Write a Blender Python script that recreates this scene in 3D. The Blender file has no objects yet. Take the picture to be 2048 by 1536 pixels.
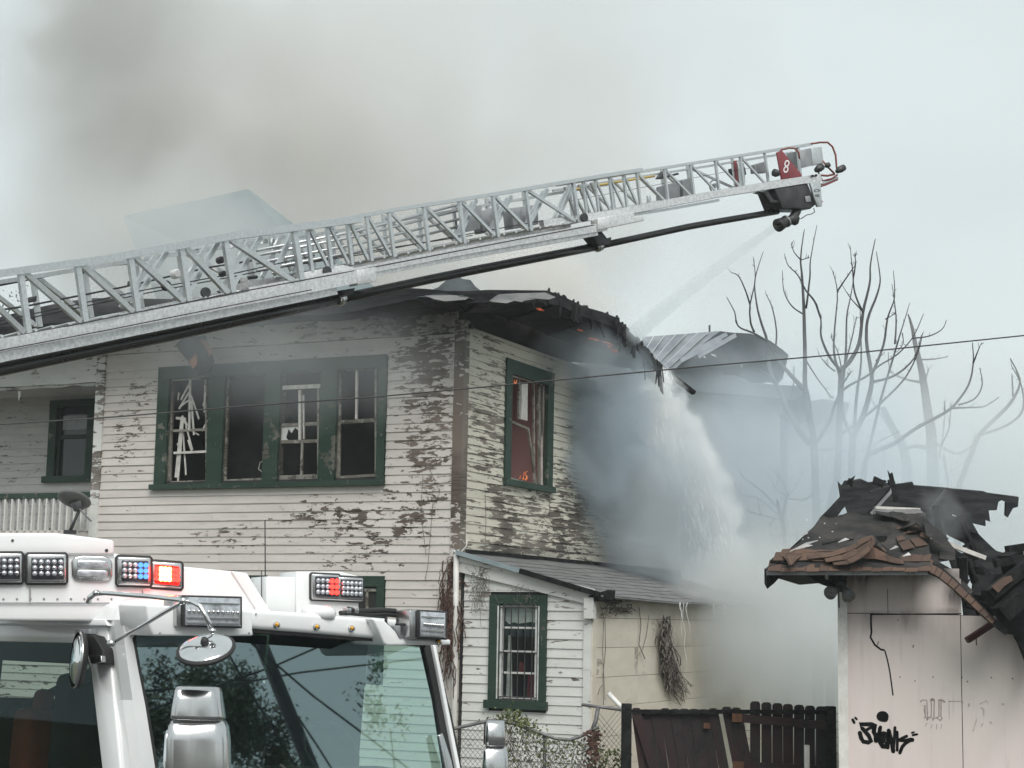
import bpy, math, random
from math import sin, cos, pi, radians, sqrt, atan2
from mathutils import Vector as V, Matrix, noise as mnoise
random.seed(7)
R = random.random
def U(a, b): return a + (b - a) * random.random()
sc = bpy.context.scene
COL = sc.collection

# ------------------------------------------------------------------ camera, sky, sun, exposure
FOC, CX, CY, HOR, ROLL = 3400.0, 1024.0, 768.0, 1240.0, 0.018
PITCH = math.atan((HOR - CY) / FOC)
EYE = V((0, 0, 2.9))
_F = V((0, cos(PITCH), sin(PITCH)))
_U0 = V((0, -sin(PITCH), cos(PITCH)))
_R = V((1, 0, 0)) * cos(ROLL) + _U0 * sin(ROLL)
_U = _U0 * cos(ROLL) - V((1, 0, 0)) * sin(ROLL)
cam = bpy.data.cameras.new('camera'); camo = bpy.data.objects.new('camera', cam); COL.objects.link(camo)
cam.sensor_width = 36.0; cam.lens = FOC / 2048 * 36.0; cam.clip_start = 0.1; cam.clip_end = 2000
_m = Matrix((_R, _U, -_F)).transposed().to_4x4(); _m.translation = EYE
camo.matrix_world = _m
sc.camera = camo

SUN_EL, SUN_AZ = radians(48), radians(166)      # azimuth clockwise from +Y: behind the camera, a little to the right
w = bpy.data.worlds.new('World'); sc.world = w; w.use_nodes = True
nt = w.node_tree; nt.nodes.clear()
sky = nt.nodes.new('ShaderNodeTexSky'); sky.sky_type = 'NISHITA'; sky.sun_disc = False
sky.sun_elevation = SUN_EL; sky.sun_rotation = SUN_AZ; sky.air_density = 1.0; sky.dust_density = 3.0
tc = nt.nodes.new('ShaderNodeTexCoord')
mp = nt.nodes.new('ShaderNodeMapping'); mp.inputs['Scale'].default_value = (1.0, 1.0, 2.2)
nz = nt.nodes.new('ShaderNodeTexNoise'); nz.inputs['Scale'].default_value = 2.6; nz.inputs['Detail'].default_value = 5
nz.inputs['Roughness'].default_value = 0.5
rm = nt.nodes.new('ShaderNodeValToRGB')
rm.color_ramp.elements[0].position = 0.32; rm.color_ramp.elements[0].color = (6.9, 7.65, 7.6, 1)
rm.color_ramp.elements[1].position = 0.70; rm.color_ramp.elements[1].color = (8.1, 8.85, 8.8, 1)
mx = nt.nodes.new('ShaderNodeMix'); mx.data_type = 'RGBA'; mx.inputs[0].default_value = 0.86   # overcast cloud layer over the clear sky
bg = nt.nodes.new('ShaderNodeBackground'); bg.inputs['Strength'].default_value = 0.1
wo = nt.nodes.new('ShaderNodeOutputWorld')
L = nt.links.new
L(tc.outputs['Generated'], mp.inputs['Vector']); L(mp.outputs[0], nz.inputs['Vector']); L(nz.outputs['Fac'], rm.inputs['Fac'])
L(sky.outputs[0], mx.inputs[6]); L(rm.outputs[0], mx.inputs[7]); L(mx.outputs[2], bg.inputs['Color']); L(bg.outputs[0], wo.inputs[0])

sl = bpy.data.lights.new('sun', 'SUN'); sl.energy = 2.9; sl.angle = radians(40); sl.color = (1.0, 0.98, 0.95)
so = bpy.data.objects.new('sun', sl); COL.objects.link(so)
sdir = V((sin(SUN_AZ) * cos(SUN_EL), cos(SUN_AZ) * cos(SUN_EL), sin(SUN_EL)))
so.rotation_euler = sdir.to_track_quat('Z', 'Y').to_euler(); so.location = sdir * 60
sc.view_settings.view_transform = 'Standard'; sc.view_settings.look = 'None'
sc.view_settings.gamma = 1.0; sc.view_settings.use_curve_mapping = False; sc.view_settings.exposure = 0.12
sc.render.engine = 'CYCLES'
cy = sc.cycles
cy.use_denoising = True
try: cy.denoiser = 'OPENIMAGEDENOISE'
except Exception: pass
cy.max_bounces = 7; cy.diffuse_bounces = 3; cy.glossy_bounces = 3; cy.transmission_bounces = 5; cy.transparent_max_bounces = 12
cy.volume_bounces = 3; cy.volume_step_rate = 1.9; cy.volume_max_steps = 96
cy.use_adaptive_sampling = True; cy.adaptive_threshold = 0.02
cy.sample_clamp_indirect = 6

# ------------------------------------------------------------------ projection helpers
def ray(px, py): return _F + _R * ((px - CX) / FOC) + _U * ((CY - py) / FOC)
def at(px, py, depth):
    d = ray(px, py); return EYE + d * (depth / d.y)
def hit(px, py, p0, n):
    d = ray(px, py); return EYE + d * ((p0 - EYE).dot(n) / d.dot(n))
def proj(p):
    q = p - EYE; z = q.dot(_F); return CX + FOC * q.dot(_R) / z, CY - FOC * q.dot(_U) / z

# ------------------------------------------------------------------ scene tree helpers
def tag(o, label=None, cat=None, group=None, kind=None):
    if label: o['label'] = label
    if cat: o['category'] = cat
    if group: o['group'] = group
    if kind: o['kind'] = kind
    return o
def thing(name, label, cat, loc, group=None):
    o = bpy.data.objects.new(name, None); COL.objects.link(o); o.location = V(loc); o.empty_display_size = .2
    return tag(o, label, cat, group)
def worldmat(o):
    m = Matrix.Translation(o.location) @ o.rotation_euler.to_matrix().to_4x4()
    return (worldmat(o.parent) @ o.matrix_parent_inverse @ m) if o.parent else m
def adopt(o, parent):
    if parent:
        o.parent = parent; o.matrix_parent_inverse = worldmat(parent).inverted()
    return o
class MB:
    def __init__(s): s.v = []; s.f = []; s.attr = {}
    def pt(s, p): s.v.append(tuple(p)); return len(s.v) - 1
    def face(s, pts):
        b = len(s.v); s.v += [tuple(p) for p in pts]; s.f.append(tuple(range(b, b + len(pts)))); return s
    def hexa(s, a):                      # 8 corners: bottom ring 0-3, top ring 4-7
        b = len(s.v); s.v += [tuple(p) for p in a]
        for q in ((3, 2, 1, 0), (4, 5, 6, 7), (0, 1, 5, 4), (1, 2, 6, 5), (2, 3, 7, 6), (3, 0, 4, 7)): s.f.append(tuple(b + i for i in q))
        return s
    def box(s, c, ax, ay, az):           # centre and three half-axes
        c, ax, ay, az = V(c), V(ax), V(ay), V(az)
        return s.hexa([c - ax - ay - az, c + ax - ay - az, c + ax + ay - az, c - ax + ay - az, c - ax - ay + az, c + ax - ay + az, c + ax + ay + az, c - ax + ay + az])
    def beam(s, p, q, wd, ht, up=V((0, 0, 1))):
        p, q = V(p), V(q); d = (q - p)
        if d.length < 1e-6: return s
        d.normalize(); a = d.cross(up)
        if a.length < 1e-3: a = d.cross(V((0, 1, 0)))
        a.normalize(); b = a.cross(d).normalized()
        a = a * wd / 2; b = b * ht / 2
        return s.hexa([p - a - b, p + a - b, p + a + b, p - a + b, q - a - b, q + a - b, q + a + b, q - a + b])
    def tube(s, path, rad, n=8, cap=True):
        path = [V(p) for p in path]
        if not hasattr(rad, '__len__'): rad = [rad] * len(path)
        b0 = len(s.v); prev = None
        for i, p in enumerate(path):
            t = (path[min(i + 1, len(path) - 1)] - path[max(i - 1, 0)])
            if t.length < 1e-9: t = V((0, 0, 1))
            t.normalize()
            if prev is None:
                a = t.cross(V((0, 0, 1)))
                if a.length < 1e-3: a = t.cross(V((0, 1, 0)))
            else: a = prev - t * prev.dot(t)
            if a.length < 1e-6: a = t.orthogonal()
            a.normalize(); prev = a; c = t.cross(a)
            for k in range(n):
                th = 2 * pi * k / n; s.v.append(tuple(p + (a * cos(th) + c * sin(th)) * rad[i]))
        for i in range(len(path) - 1):
            for k in range(n):
                k2 = (k + 1) % n; s.f.append((b0 + i * n + k, b0 + i * n + k2, b0 + (i + 1) * n + k2, b0 + (i + 1) * n + k))
        if cap:
            s.f.append(tuple(b0 + k for k in reversed(range(n)))); e = b0 + (len(path) - 1) * n; s.f.append(tuple(e + k for k in range(n)))
        return s
    def lathe(s, c, axis, prof, n=20, cap=True):   # prof: (along, radius)
        axis = V(axis).normalized(); return s.tube([V(c) + axis * a for a, r in prof], [max(r, 1e-4) for a, r in prof], n, cap)
    def prism(s, poly, back):            # polygon extruded by the vector back
        b = len(s.v); n = len(poly); back = V(back)
        s.v += [tuple(p) for p in poly] + [tuple(V(p) + back) for p in poly]
        s.f.append(tuple(range(b, b + n))); s.f.append(tuple(b + n + i for i in reversed(range(n))))
        for i in range(n):
            j = (i + 1) % n; s.f.append((b + j, b + i, b + n + i, b + n + j))
        return s
    def grid(s, fn, nu, nv):
        b = len(s.v)
        for j in range(nv + 1):
            for i in range(nu + 1): s.v.append(tuple(fn(i / nu, j / nv)))
        for j in range(nv):
            for i in range(nu):
                k = b + j * (nu + 1) + i; s.f.append((k, k + 1, k + nu + 2, k + nu + 1))
        return s
    def build(s, name, mat, parent=None, smooth=False, bevel=0, seg=2, solid=0, sub=0, label=None, fixn=True):
        me = bpy.data.meshes.new(name); me.from_pydata(s.v, [], s.f)
        if fixn and s.f:
            import bmesh
            bm = bmesh.new(); bm.from_mesh(me); bmesh.ops.recalc_face_normals(bm, faces=bm.faces); bm.to_mesh(me); bm.free()
        me.update()
        for k, vals in s.attr.items():
            at_ = me.attributes.new(k, 'FLOAT', 'POINT'); at_.data.foreach_set('value', vals)
        if mat: me.materials.append(mat)
        if smooth: me.polygons.foreach_set('use_smooth', [True] * len(me.polygons))
        o = bpy.data.objects.new(name, me); COL.objects.link(o)
        if solid:
            md = o.modifiers.new('s', 'SOLIDIFY'); md.thickness = solid; md.offset = -1
        if bevel:
            md = o.modifiers.new('b', 'BEVEL'); md.width = bevel; md.segments = seg; md.limit_method = 'ANGLE'; md.angle_limit = radians(35)
            me.polygons.foreach_set('use_smooth', [True] * len(me.polygons))
            md = o.modifiers.new('w', 'WEIGHTED_NORMAL') if False else None
        if sub:
            md = o.modifiers.new('u', 'SUBSURF'); md.levels = sub; md.render_levels = sub
        if label: o['label'] = label
        return adopt(o, parent)

# ------------------------------------------------------------------ materials
class NG:
    def __init__(s, name):
        s.m = bpy.data.materials.new(name); s.m.use_nodes = True; s.t = s.m.node_tree; s.t.nodes.clear()
        s.out = s.t.nodes.new('ShaderNodeOutputMaterial')
    def n(s, typ, **kw):
        nd = s.t.nodes.new('ShaderNode' + typ)
        for k, v in kw.items():
            if hasattr(nd, k) and not k[0].isupper(): setattr(nd, k, v)
            else: s.put(nd, k.replace('_', ' '), v)
        return nd
    def put(s, nd, k, v):
        if isinstance(k, str) and k.isdigit(): k = int(k)
        i = nd.inputs[k]
        if isinstance(v, bpy.types.NodeSocket): s.t.links.new(v, i)
        else: i.default_value = v
    def math(s, op, a, b=0.0, c=None, clamp=False):
        nd = s.t.nodes.new('ShaderNodeMath'); nd.operation = op; nd.use_clamp = clamp
        s.put(nd, 0, a); s.put(nd, 1, b)
        if c is not None: s.put(nd, 2, c)
        return nd.outputs[0]
    def step(s, x, lo, hi, a=0.0, b=1.0):
        nd = s.t.nodes.new('ShaderNodeMapRange'); nd.interpolation_type = 'SMOOTHSTEP'
        s.put(nd, 0, x); s.put(nd, 1, lo); s.put(nd, 2, hi); s.put(nd, 3, a); s.put(nd, 4, b); return nd.outputs[0]
    def mix(s, f, a, b):
        nd = s.t.nodes.new('ShaderNodeMix'); nd.data_type = 'RGBA'
        s.put(nd, 0, f); s.put(nd, 6, c4(a)); s.put(nd, 7, c4(b)); return nd.outputs[2]
    def pos(s, scale=(1, 1, 1), rnd=False, obj=False):
        if obj: src = s.n('TexCoord').outputs['Object']
        else: src = s.n('NewGeometry').outputs['Position']
        if rnd:
            r = s.n('ObjectInfo').outputs['Random']
            src = s.vm('ADD', src, s.vm('SCALE', None, None, s.math('MULTIPLY', r, 37.0), vec=(1.0, .7, .3)))
        mp_ = s.n('Mapping'); mp_.inputs['Scale'].default_value = scale; s.t.links.new(src, mp_.inputs[0]); return mp_.outputs[0]
    def vm(s, op, a, b=None, sc_=None, vec=None):
        nd = s.t.nodes.new('ShaderNodeVectorMath'); nd.operation = op
        if a is not None: s.put(nd, 0, a)
        elif vec: nd.inputs[0].default_value = vec
        if b is not None: s.put(nd, 1, b)
        if sc_ is not None: s.put(nd, 'Scale', sc_)
        return nd.outputs[0]
    def noise(s, vec, scale, detail=4, rough=.55, dist=0.0):
        nd = s.n('TexNoise', Scale=scale, Detail=detail, Roughness=rough, Distortion=dist); s.t.links.new(vec, nd.inputs['Vector']); return nd.outputs['Fac']
    def bsdf(s, col, rough=.6, metal=0.0, spec=.5, bump=None, bstr=.3, bdist=.01, **kw):
        p = s.n('BsdfPrincipled'); s.put(p, 'Base Color', c4(col)); s.put(p, 'Roughness', rough); s.put(p, 'Metallic', metal)
        s.put(p, 'Specular IOR Level', spec)
        for k, v in kw.items(): s.put(p, k.replace('_', ' '), v)
        if bump is not None:
            b = s.n('Bump', Strength=bstr, Distance=bdist); s.t.links.new(bump, b.inputs['Height']); s.t.links.new(b.outputs[0], p.inputs['Normal'])
        s.t.links.new(p.outputs[0], s.out.inputs[0]); return p
def c4(c):
    if isinstance(c, (tuple, list)) and len(c) == 3: return (*c, 1.0)
    return c
def pbr(name, col, col2=None, rough=.6, metal=0.0, scale=3.0, stretch=(1, 1, 1), lo=.35, hi=.65, bump=0.0, bscale=30.0, spec=.5, rnd=False, dirt=0.0, rvar=0.0, bdist=.01, detail=5):
    g = NG(name); col2 = col2 or tuple(x * .8 for x in col)
    p = g.pos(stretch, rnd); n1 = g.noise(p, scale, detail, .6)
    c = g.mix(g.step(n1, lo, hi), col, col2)
    if dirt:
        n2 = g.noise(g.pos((1, 1, .35), rnd), scale * 2.3, 6, .65)
        c = g.mix(g.math('MULTIPLY', g.step(n2, .52, .75), dirt), c, tuple(x * .28 for x in col))
    b = g.noise(p, bscale, 4, .6) if bump else None
    r = rough if not rvar else g.math('ADD', rough, g.math('MULTIPLY', g.math('SUBTRACT', n1, .5), rvar))
    g.bsdf(c, r, metal, spec, b, bump, bdist); return g.m

def painted_board(name, paint, paint2, wood, wood2, hscale=2.6, vscale=13.0, bias=0.0, sootc=(.025, .026, .028)):
    """Old oil paint that has flaked off along the grain; the point attributes peel and soot say how far the flaking and the smoke stain have gone."""
    g = NG(name)
    pk = g.n('Attribute', attribute_name='peel').outputs['Fac']; sk = g.n('Attribute', attribute_name='soot').outputs['Fac']
    p = g.pos((hscale, hscale, vscale), rnd=True)
    n1 = g.noise(p, 1.0, 7, .68, .4)
    n0 = g.noise(g.pos((1, 1, 1)), 1.3, 3, .5)
    n3 = g.noise(g.pos((hscale * 6, hscale * 6, vscale * 3), rnd=True), 1.0, 3, .6)
    e = g.math('ADD', g.math('MULTIPLY', g.math('ADD', g.math('MULTIPLY', n0, .2), g.math('MULTIPLY', n1, .8)), 1.6), g.math('MULTIPLY', pk, .52))
    e = g.math('ADD', e, g.math('MULTIPLY', g.math('SUBTRACT', n3, .5), .18))
    e = g.math('SUBTRACT', e, .3)
    m = g.step(e, .685 - bias, .706 - bias)
    grain = g.noise(g.pos((1.2, 1.2, 70), rnd=True), 1.0, 5, .65)
    wc = g.mix(g.step(grain, .35, .65), wood, wood2)
    wc = g.mix(g.step(g.noise(g.pos((.9, .9, 1.2)), 1.0, 2, .5), .45, .6), wc, tuple(x * 1.3 for x in wood2))
    pn = g.noise(g.pos((.8, .8, 2.5), rnd=True), 1.6, 5, .6)
    pc = g.mix(g.step(pn, .3, .7), paint, paint2)
    gr = g.noise(g.pos((5, 5, 40), rnd=True), 1.0, 4, .6)
    pc = g.mix(g.math('MULTIPLY', g.step(gr, .60, .72), .35), pc, tuple(x * .5 for x in paint))
    c = g.mix(m, pc, wc)
    sm = g.math('MULTIPLY', sk, g.step(g.noise(g.pos((1, 1, .6)), 2.2, 5, .6), .25, .7, .55, 1.15), clamp=True)
    c = g.mix(sm, c, sootc)
    h = g.math('ADD', g.math('MULTIPLY', m, -1.0), g.math('MULTIPLY', grain, .45))
    g.bsdf(c, g.mix(m, (.55,) * 3, (.85,) * 3), 0, .2, h, .55, .006); return g.m

def emis(name, col, strength, col2=None, scale=6.0, stretch=(1, 1, 1)):
    g = NG(name); e = g.n('Emission'); e.inputs['Strength'].default_value = strength
    if col2:
        g.put(e, 'Color', g.mix(g.step(g.noise(g.pos(stretch), scale, 4, .6), .35, .65), col, col2))
    else: g.put(e, 'Color', c4(col))
    g.t.links.new(e.outputs[0], g.out.inputs[0]); return g.m

M = {}
M['paint'] = painted_board('weathered_white_paint', (.60, .56, .525), (.53, .49, .46), (.066, .050, .041), (.135, .11, .094), 4.4, 14.0)
M['paint_side'] = painted_board('weathered_cream_paint', (.60, .57, .48), (.53, .505, .43), (.075, .066, .055), (.15, .132, .114), 1.9, 16.0)
M['paint_clean'] = painted_board('fresh_white_paint', (.66, .655, .63), (.58, .575, .55), (.12, .10, .09), (.2, .18, .16), bias=.02)
M['paint_porch'] = painted_board('dull_porch_paint', (.50, .49, .47), (.42, .41, .40), (.10, .09, .08), (.2, .18, .17))
M['green'] = painted_board('green_casing_paint', (.020, .042, .030), (.034, .058, .044), (.05, .05, .042), (.12, .12, .10), 4, 4, bias=-.03)
M['sash'] = painted_board('flaked_sash_paint', (.30, .29, .255), (.22, .21, .185), (.06, .055, .045), (.14, .13, .11), 9, 9, bias=.05)
M['sashwhite'] = pbr('white_sash', (.62, .62, .60), (.45, .45, .43), .6, scale=9)
M['slat'] = pbr('splintered_slat', (.62, .60, .56), (.46, .44, .41), .7, scale=9)
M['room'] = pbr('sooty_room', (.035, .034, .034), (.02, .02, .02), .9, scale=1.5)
M['char'] = pbr('charred_wood', (.006, .006, .0065), (.020, .020, .021), .85, spec=.15, scale=6, stretch=(1, 1, 1), bump=.7, bscale=22, bdist=.02)
M['charblue'] = pbr('charred_roof_boards', (.010, .011, .0125), (.028, .028, .029), .85, spec=.15, scale=3, stretch=(1, 1, 5), bump=.5, bscale=14, bdist=.02)
M['sofft'] = pbr('scorched_soffit', (.014, .015, .017), (.05, .046, .043), .85, spec=.15, scale=1.1, stretch=(1, 1, 2), bump=.4, bscale=12)
M['membrane'] = pbr('grey_roll_roofing', (.028, .036, .040), (.05, .06, .064), .75, scale=2, bump=.4, bscale=9, bdist=.02)
M['roofgrey'] = pbr('old_grey_shingle', (.17, .172, .17), (.125, .125, .122), .85, scale=4, bump=.4, bscale=40)
M['upperroof'] = pbr('slate_blue_roof', (.13, .17, .18), (.15, .19, .20), .8, scale=2, bump=.3, bscale=20)
M['alu'] = pbr('worn_aluminium', (.60, .615, .62), (.49, .505, .51), .34, .85, scale=45, stretch=(1, 1, 1), lo=.3, hi=.7, dirt=.22, rvar=.3, bump=.06, bscale=60)
M['alu2'] = pbr('scuffed_aluminium_beam', (.72, .72, .72), (.56, .56, .565), .42, .7, scale=30, lo=.35, hi=.65, dirt=.42, rvar=.4, bump=.08, bscale=45)
M['blackpipe'] = pbr('black_waterway_pipe', (.012, .012, .013), (.02, .02, .02), .28, .0, scale=2, rvar=.2)
M['darkmetal'] = pbr('dark_metal', (.035, .037, .04), (.06, .06, .062), .5, .4, scale=8, dirt=.2)
M['greymetal'] = pbr('grey_painted_metal', (.30, .31, .32), (.22, .23, .24), .5, .2, scale=6, dirt=.4)
M['redplate'] = pbr('red_ladder_plate', (.20, .035, .042), (.16, .03, .036), .45, scale=5, dirt=.25)
M['orange'] = pbr('orange_red_tube', (.22, .055, .035), (.16, .045, .03), .4, scale=6)
M['yellow'] = pbr('yellow_pole', (.50, .36, .08), (.42, .30, .08), .5, scale=6)
M['white'] = pbr('white_print', (.75, .75, .74), (.7, .7, .69), .5)
M['tarcable'] = pbr('black_cable', (.012, .012, .012), (.02, .02, .02), .5)
M['truckwhite'] = None
g = NG('white_truck_paint')
n1 = g.noise(g.pos((1, 1, 1)), 2.0, 5, .6); n2 = g.noise(g.pos((9, 9, 3)), 1.0, 5, .7)
c = g.mix(g.step(n1, .3, .7), (.755, .765, .76), (.72, .73, .73))
c = g.mix(g.math('MULTIPLY', g.step(n2, .58, .8), .16), c, (.42, .40, .37))
g.bsdf(c, .22, 0, .5, g.noise(g.pos(), 3.0, 2, .5), .04, .01, Coat_Weight=.6, Coat_Roughness=.06); M['truckwhite'] = g.m
M['rubber'] = pbr('black_rubber', (.012, .012, .012), (.02, .02, .02), .6)
M['chrome'] = pbr('chrome', (.80, .80, .80), (.72, .72, .72), .07, 1.0, scale=4, rvar=.08)
M['brushed'] = pbr('brushed_stainless', (.60, .60, .60), (.5, .5, .5), .22, 1.0, scale=5, stretch=(1, 1, .2), rvar=.25)
M['mirror'] = pbr('mirror_glass', (.75, .77, .78), (.7, .72, .73), .02, 1.0)
M['cab'] = pbr('dark_cab_interior', (.016, .017, .017), (.03, .03, .03), .8, scale=4)
M['redvest'] = pbr('orange_vest', (.45, .07, .03), (.35, .05, .03), .8)
M['asphalt'] = pbr('asphalt', (.05, .05, .052), (.065, .065, .065), .85, scale=3, bump=.4, bscale=120)
M['grass'] = pbr('yard_grass', (.05, .06, .025), (.09, .08, .045), .95, scale=2, bump=.8, bscale=60, bdist=.03)
M['twig'] = pbr('bare_bark', (.055, .055, .058), (.085, .085, .088), .9, scale=9, bump=.3, bscale=40)
M['vine'] = pbr('dry_red_vine', (.07, .032, .026), (.10, .055, .04), .9, scale=9)
M['vinegrey'] = pbr('dry_grey_vine', (.10, .085, .075), (.16, .14, .12), .9, scale=9)
M['leaf'] = pbr('ivy_leaf', (.055, .085, .022), (.10, .11, .03), .5, scale=14)
M['treeleaf'] = pbr('tree_leaf', (.035, .06, .025), (.06, .085, .035), .6, scale=3)
M['pink'] = None
g = NG('stained_pink_stucco_board')
n1 = g.noise(g.pos((3.2, 3.2, .35)), 1.0, 6, .6); n2 = g.noise(g.pos((.6, .6, .6)), 1.0, 4, .6); n3 = g.noise(g.pos((14, 14, 1.2)), 1.0, 5, .65)
sk = g.n('Attribute', attribute_name='soot').outputs['Fac']
c = g.mix(g.step(n1, .3, .7), (.65, .575, .55), (.58, .51, .485))
c = g.mix(g.step(n2, .35, .7), c, (.62, .57, .53))
c = g.mix(g.math('MULTIPLY', g.step(n3, .55, .78), .30), c, (.33, .27, .26))
sm = g.math('MULTIPLY', sk, g.step(g.noise(g.pos((2.2, 2.2, .5)), 1.0, 6, .7), .32, .68, .25, 1.2), clamp=True)
c = g.mix(sm, c, (.03, .027, .025))
g.bsdf(c, .8, 0, .25, g.noise(g.pos((1, 1, .4)), 60, 4, .6), .15, .005); M['pink'] = g.m
M['shingle'] = None
g = NG('brown_asphalt_shingle')
r_ = g.n('ObjectInfo').outputs['Random']
c = g.mix(r_, (.155, .096, .068), (.082, .055, .043))
gn = g.noise(g.pos(), 160, 2, .7); c = g.mix(g.step(gn, .35, .7), c, (.07, .045, .035))
n2 = g.noise(g.pos(), 3.2, 5, .6); c = g.mix(g.math('MULTIPLY', g.step(n2, .52, .72), .7), c, (.035, .03, .028))
g.bsdf(c, .9, 0, .2, gn, .5, .004); M['shingle'] = g.m
M['felt'] = pbr('scorched_roof_felt', (.026, .026, .026), (.058, .053, .050), .9, spec=.15, scale=1.6, stretch=(1, 1, 3), bump=.6, bscale=10, bdist=.03, dirt=.5)
M['woodmaroon'] = painted_board('scorched_maroon_fence_stain', (.055, .014, .014), (.035, .011, .011), (.012, .010, .010), (.03, .024, .02), 5, 1.5, bias=.0)
M['woodraw'] = pbr('raw_orange_wood', (.13, .055, .025), (.08, .034, .018), .75, scale=5, stretch=(6, 6, 1), bump=.3, bscale=30)
M['pipewhite'] = pbr('white_pvc', (.70, .69, .66), (.6, .58, .55), .45, scale=6, dirt=.4)
M['galv'] = pbr('galvanised_steel', (.13, .13, .13), (.20, .20, .20), .6, .5, scale=8)
M['blk'] = pbr('black_spray_paint', (.004, .004, .004), (.006, .006, .006), .8, spec=.1)
M['fade'] = pbr('faded_grey_pencil', (.27, .22, .22), (.36, .30, .29), .9, scale=18)
M['dish'] = pbr('grey_dish', (.16, .165, .17), (.12, .125, .13), .55, scale=5, dirt=.3)
M['curtain'] = pbr('white_curtain', (.62, .62, .60), (.5, .5, .48), .9, scale=10)
M['redcloth'] = pbr('red_cloth', (.16, .02, .03), (.10, .015, .02), .9)
M['siding2'] = painted_board('pale_yellow_panel_paint', (.66, .605, .505), (.58, .53, .44), (.30, .27, .22), (.40, .36, .31), 1.5, 1.5, bias=-.06)
g = NG('window_glass'); g.bsdf((.03, .04, .04), .04, 0, .5, Transmission_Weight=0.0); M['darkglass'] = g.m
def tinted_glass(name, tint, refl=1.5, dirt=.1):
    """Thin tinted pane: what lies behind shows through the tint, the surroundings are mirrored by Fresnel."""
    g = NG(name); t = g.n('BsdfTransparent', Color=c4(tint)); gl = g.n('BsdfGlossy', Roughness=.015)
    gl.inputs['Color'].default_value = (.76, .97, 1.0, 1)
    geo = g.n('NewGeometry'); dt = g.t.nodes.new('ShaderNodeVectorMath'); dt.operation = 'DOT_PRODUCT'; g.t.links.new(geo.outputs['Incoming'], dt.inputs[0]); g.t.links.new(geo.outputs['Normal'], dt.inputs[1])
    f0 = ((refl - 1) / (refl + 1)) ** 2; ft = g.math('POWER', g.math('SUBTRACT', 1.0, g.math('ABSOLUTE', dt.outputs['Value'])), 5.0)
    fr = g.math('MULTIPLY_ADD', ft, 1.0 - f0, f0)     # Schlick, the same from either face of the pane
    nn = g.noise(g.pos(), 38, 4, .6)
    df = g.n('BsdfDiffuse', Color=(.5, .5, .48, 1))
    m1 = g.n('MixShader'); g.put(m1, 0, fr); g.put(m1, 1, t.outputs[0]); g.put(m1, 2, gl.outputs[0])
    m2 = g.n('MixShader'); g.put(m2, 0, g.math('MULTIPLY', g.step(nn, .55, .8), dirt)); g.put(m2, 1, m1.outputs[0]); g.put(m2, 2, df.outputs[0])
    g.t.links.new(m2.outputs[0], g.out.inputs[0]); return g.m
M['pane'] = tinted_glass('clear_pane', (.8, .85, .83))
M['windshield'] = tinted_glass('green_windshield', (.44, .66, .57), 3.1, .06)
M['sidewin'] = tinted_glass('dark_side_glass', (.34, .44, .40), 1.25, .02)
M['led_off'] = pbr('clear_led_lens', (.62, .64, .67), (.42, .44, .47), .10, .55, scale=30)
M['led_housing'] = pbr('dark_led_housing', (.03, .031, .036), (.07, .07, .08), .25, .5, scale=20)
M['led_red'] = emis('lit_red_led', (1.0, .02, .015), 9.0)
M['led_hot'] = emis('lit_hot_led', (1.0, .50, .10), 14.0)
M['led_blue'] = emis('lit_blue_led', (.10, .30, 1.0), 2.2)
M['amber'] = pbr('amber_marker', (.75, .38, .02), (.6, .28, .02), .15, 0)
M['redlens'] = emis('lit_red_lens', (1.0, .02, .015), 2.2)
M['flame'] = emis('flame', (.8, .12, .04), .75, (1.0, .42, .16), 9, (1, 1, .5))
M['ember'] = emis('ember', (.9, .25, .10), .45, (.45, .07, .03), 14)

# ================================================================== THE SETTING
def structure(o): o['kind'] = 'structure'; return o
gm = MB(); gm.face([(-220, -160, 0), (220, -160, 0), (220, 420, 0), (-220, 420, 0)])
structure(gm.build('ground', M['grass']))
gm = MB(); gm.face([(-160, -14, .004), (160, -14, .004), (160, 14.5, .004), (-160, 14.5, .004)])
structure(gm.build('road', M['asphalt']))
gm = MB(); gm.hexa([(-160, 14.5, 0), (160, 14.5, 0), (160, 14.7, 0), (-160, 14.7, 0), (-160, 14.5, .13), (160, 14.5, .13), (160, 14.7, .13), (-160, 14.7, .13)])
structure(gm.build('kerb', pbr('concrete', (.36, .35, .33), (.28, .27, .26), .85, scale=4)))

# ================================================================== BURNING HOUSE
class Wall:
    def __init__(s, p0, d, n): s.p0 = V((p0[0], p0[1], 0)); s.d = V((d[0], d[1], 0)).normalized(); s.n = V((n[0], n[1], 0)).normalized()
    def P(s, a, z, off=0.0): return s.p0 + s.d * a + s.n * off + V((0, 0, z))
    def inv(s, px, py, off=0.0):
        q = hit(px, py, s.p0 + s.n * off, s.n); return (q - s.p0).dot(s.d), q.z
def blobs(px, py, bl, base=0.0):
    v = base
    for (cx, cy_, rx, ry, a) in bl:
        d = ((px - cx) / rx) ** 2 + ((py - cy_) / ry) ** 2
        if d < 4: v += a * math.exp(-d * 1.2)
    return v

c0 = at(922, 1000, 24.0)
DF, DR = V((-.901, .433, 0)), V((.433, .901, 0))
FW = Wall(c0, DF, (-.433, -.901)); RW = Wall(c0, DR, (.901, -.433))
house = thing('burning_house', 'two storey white house with flaking paint and a smoking charred roof', 'house', (c0.x, c0.y, 0))

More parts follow.
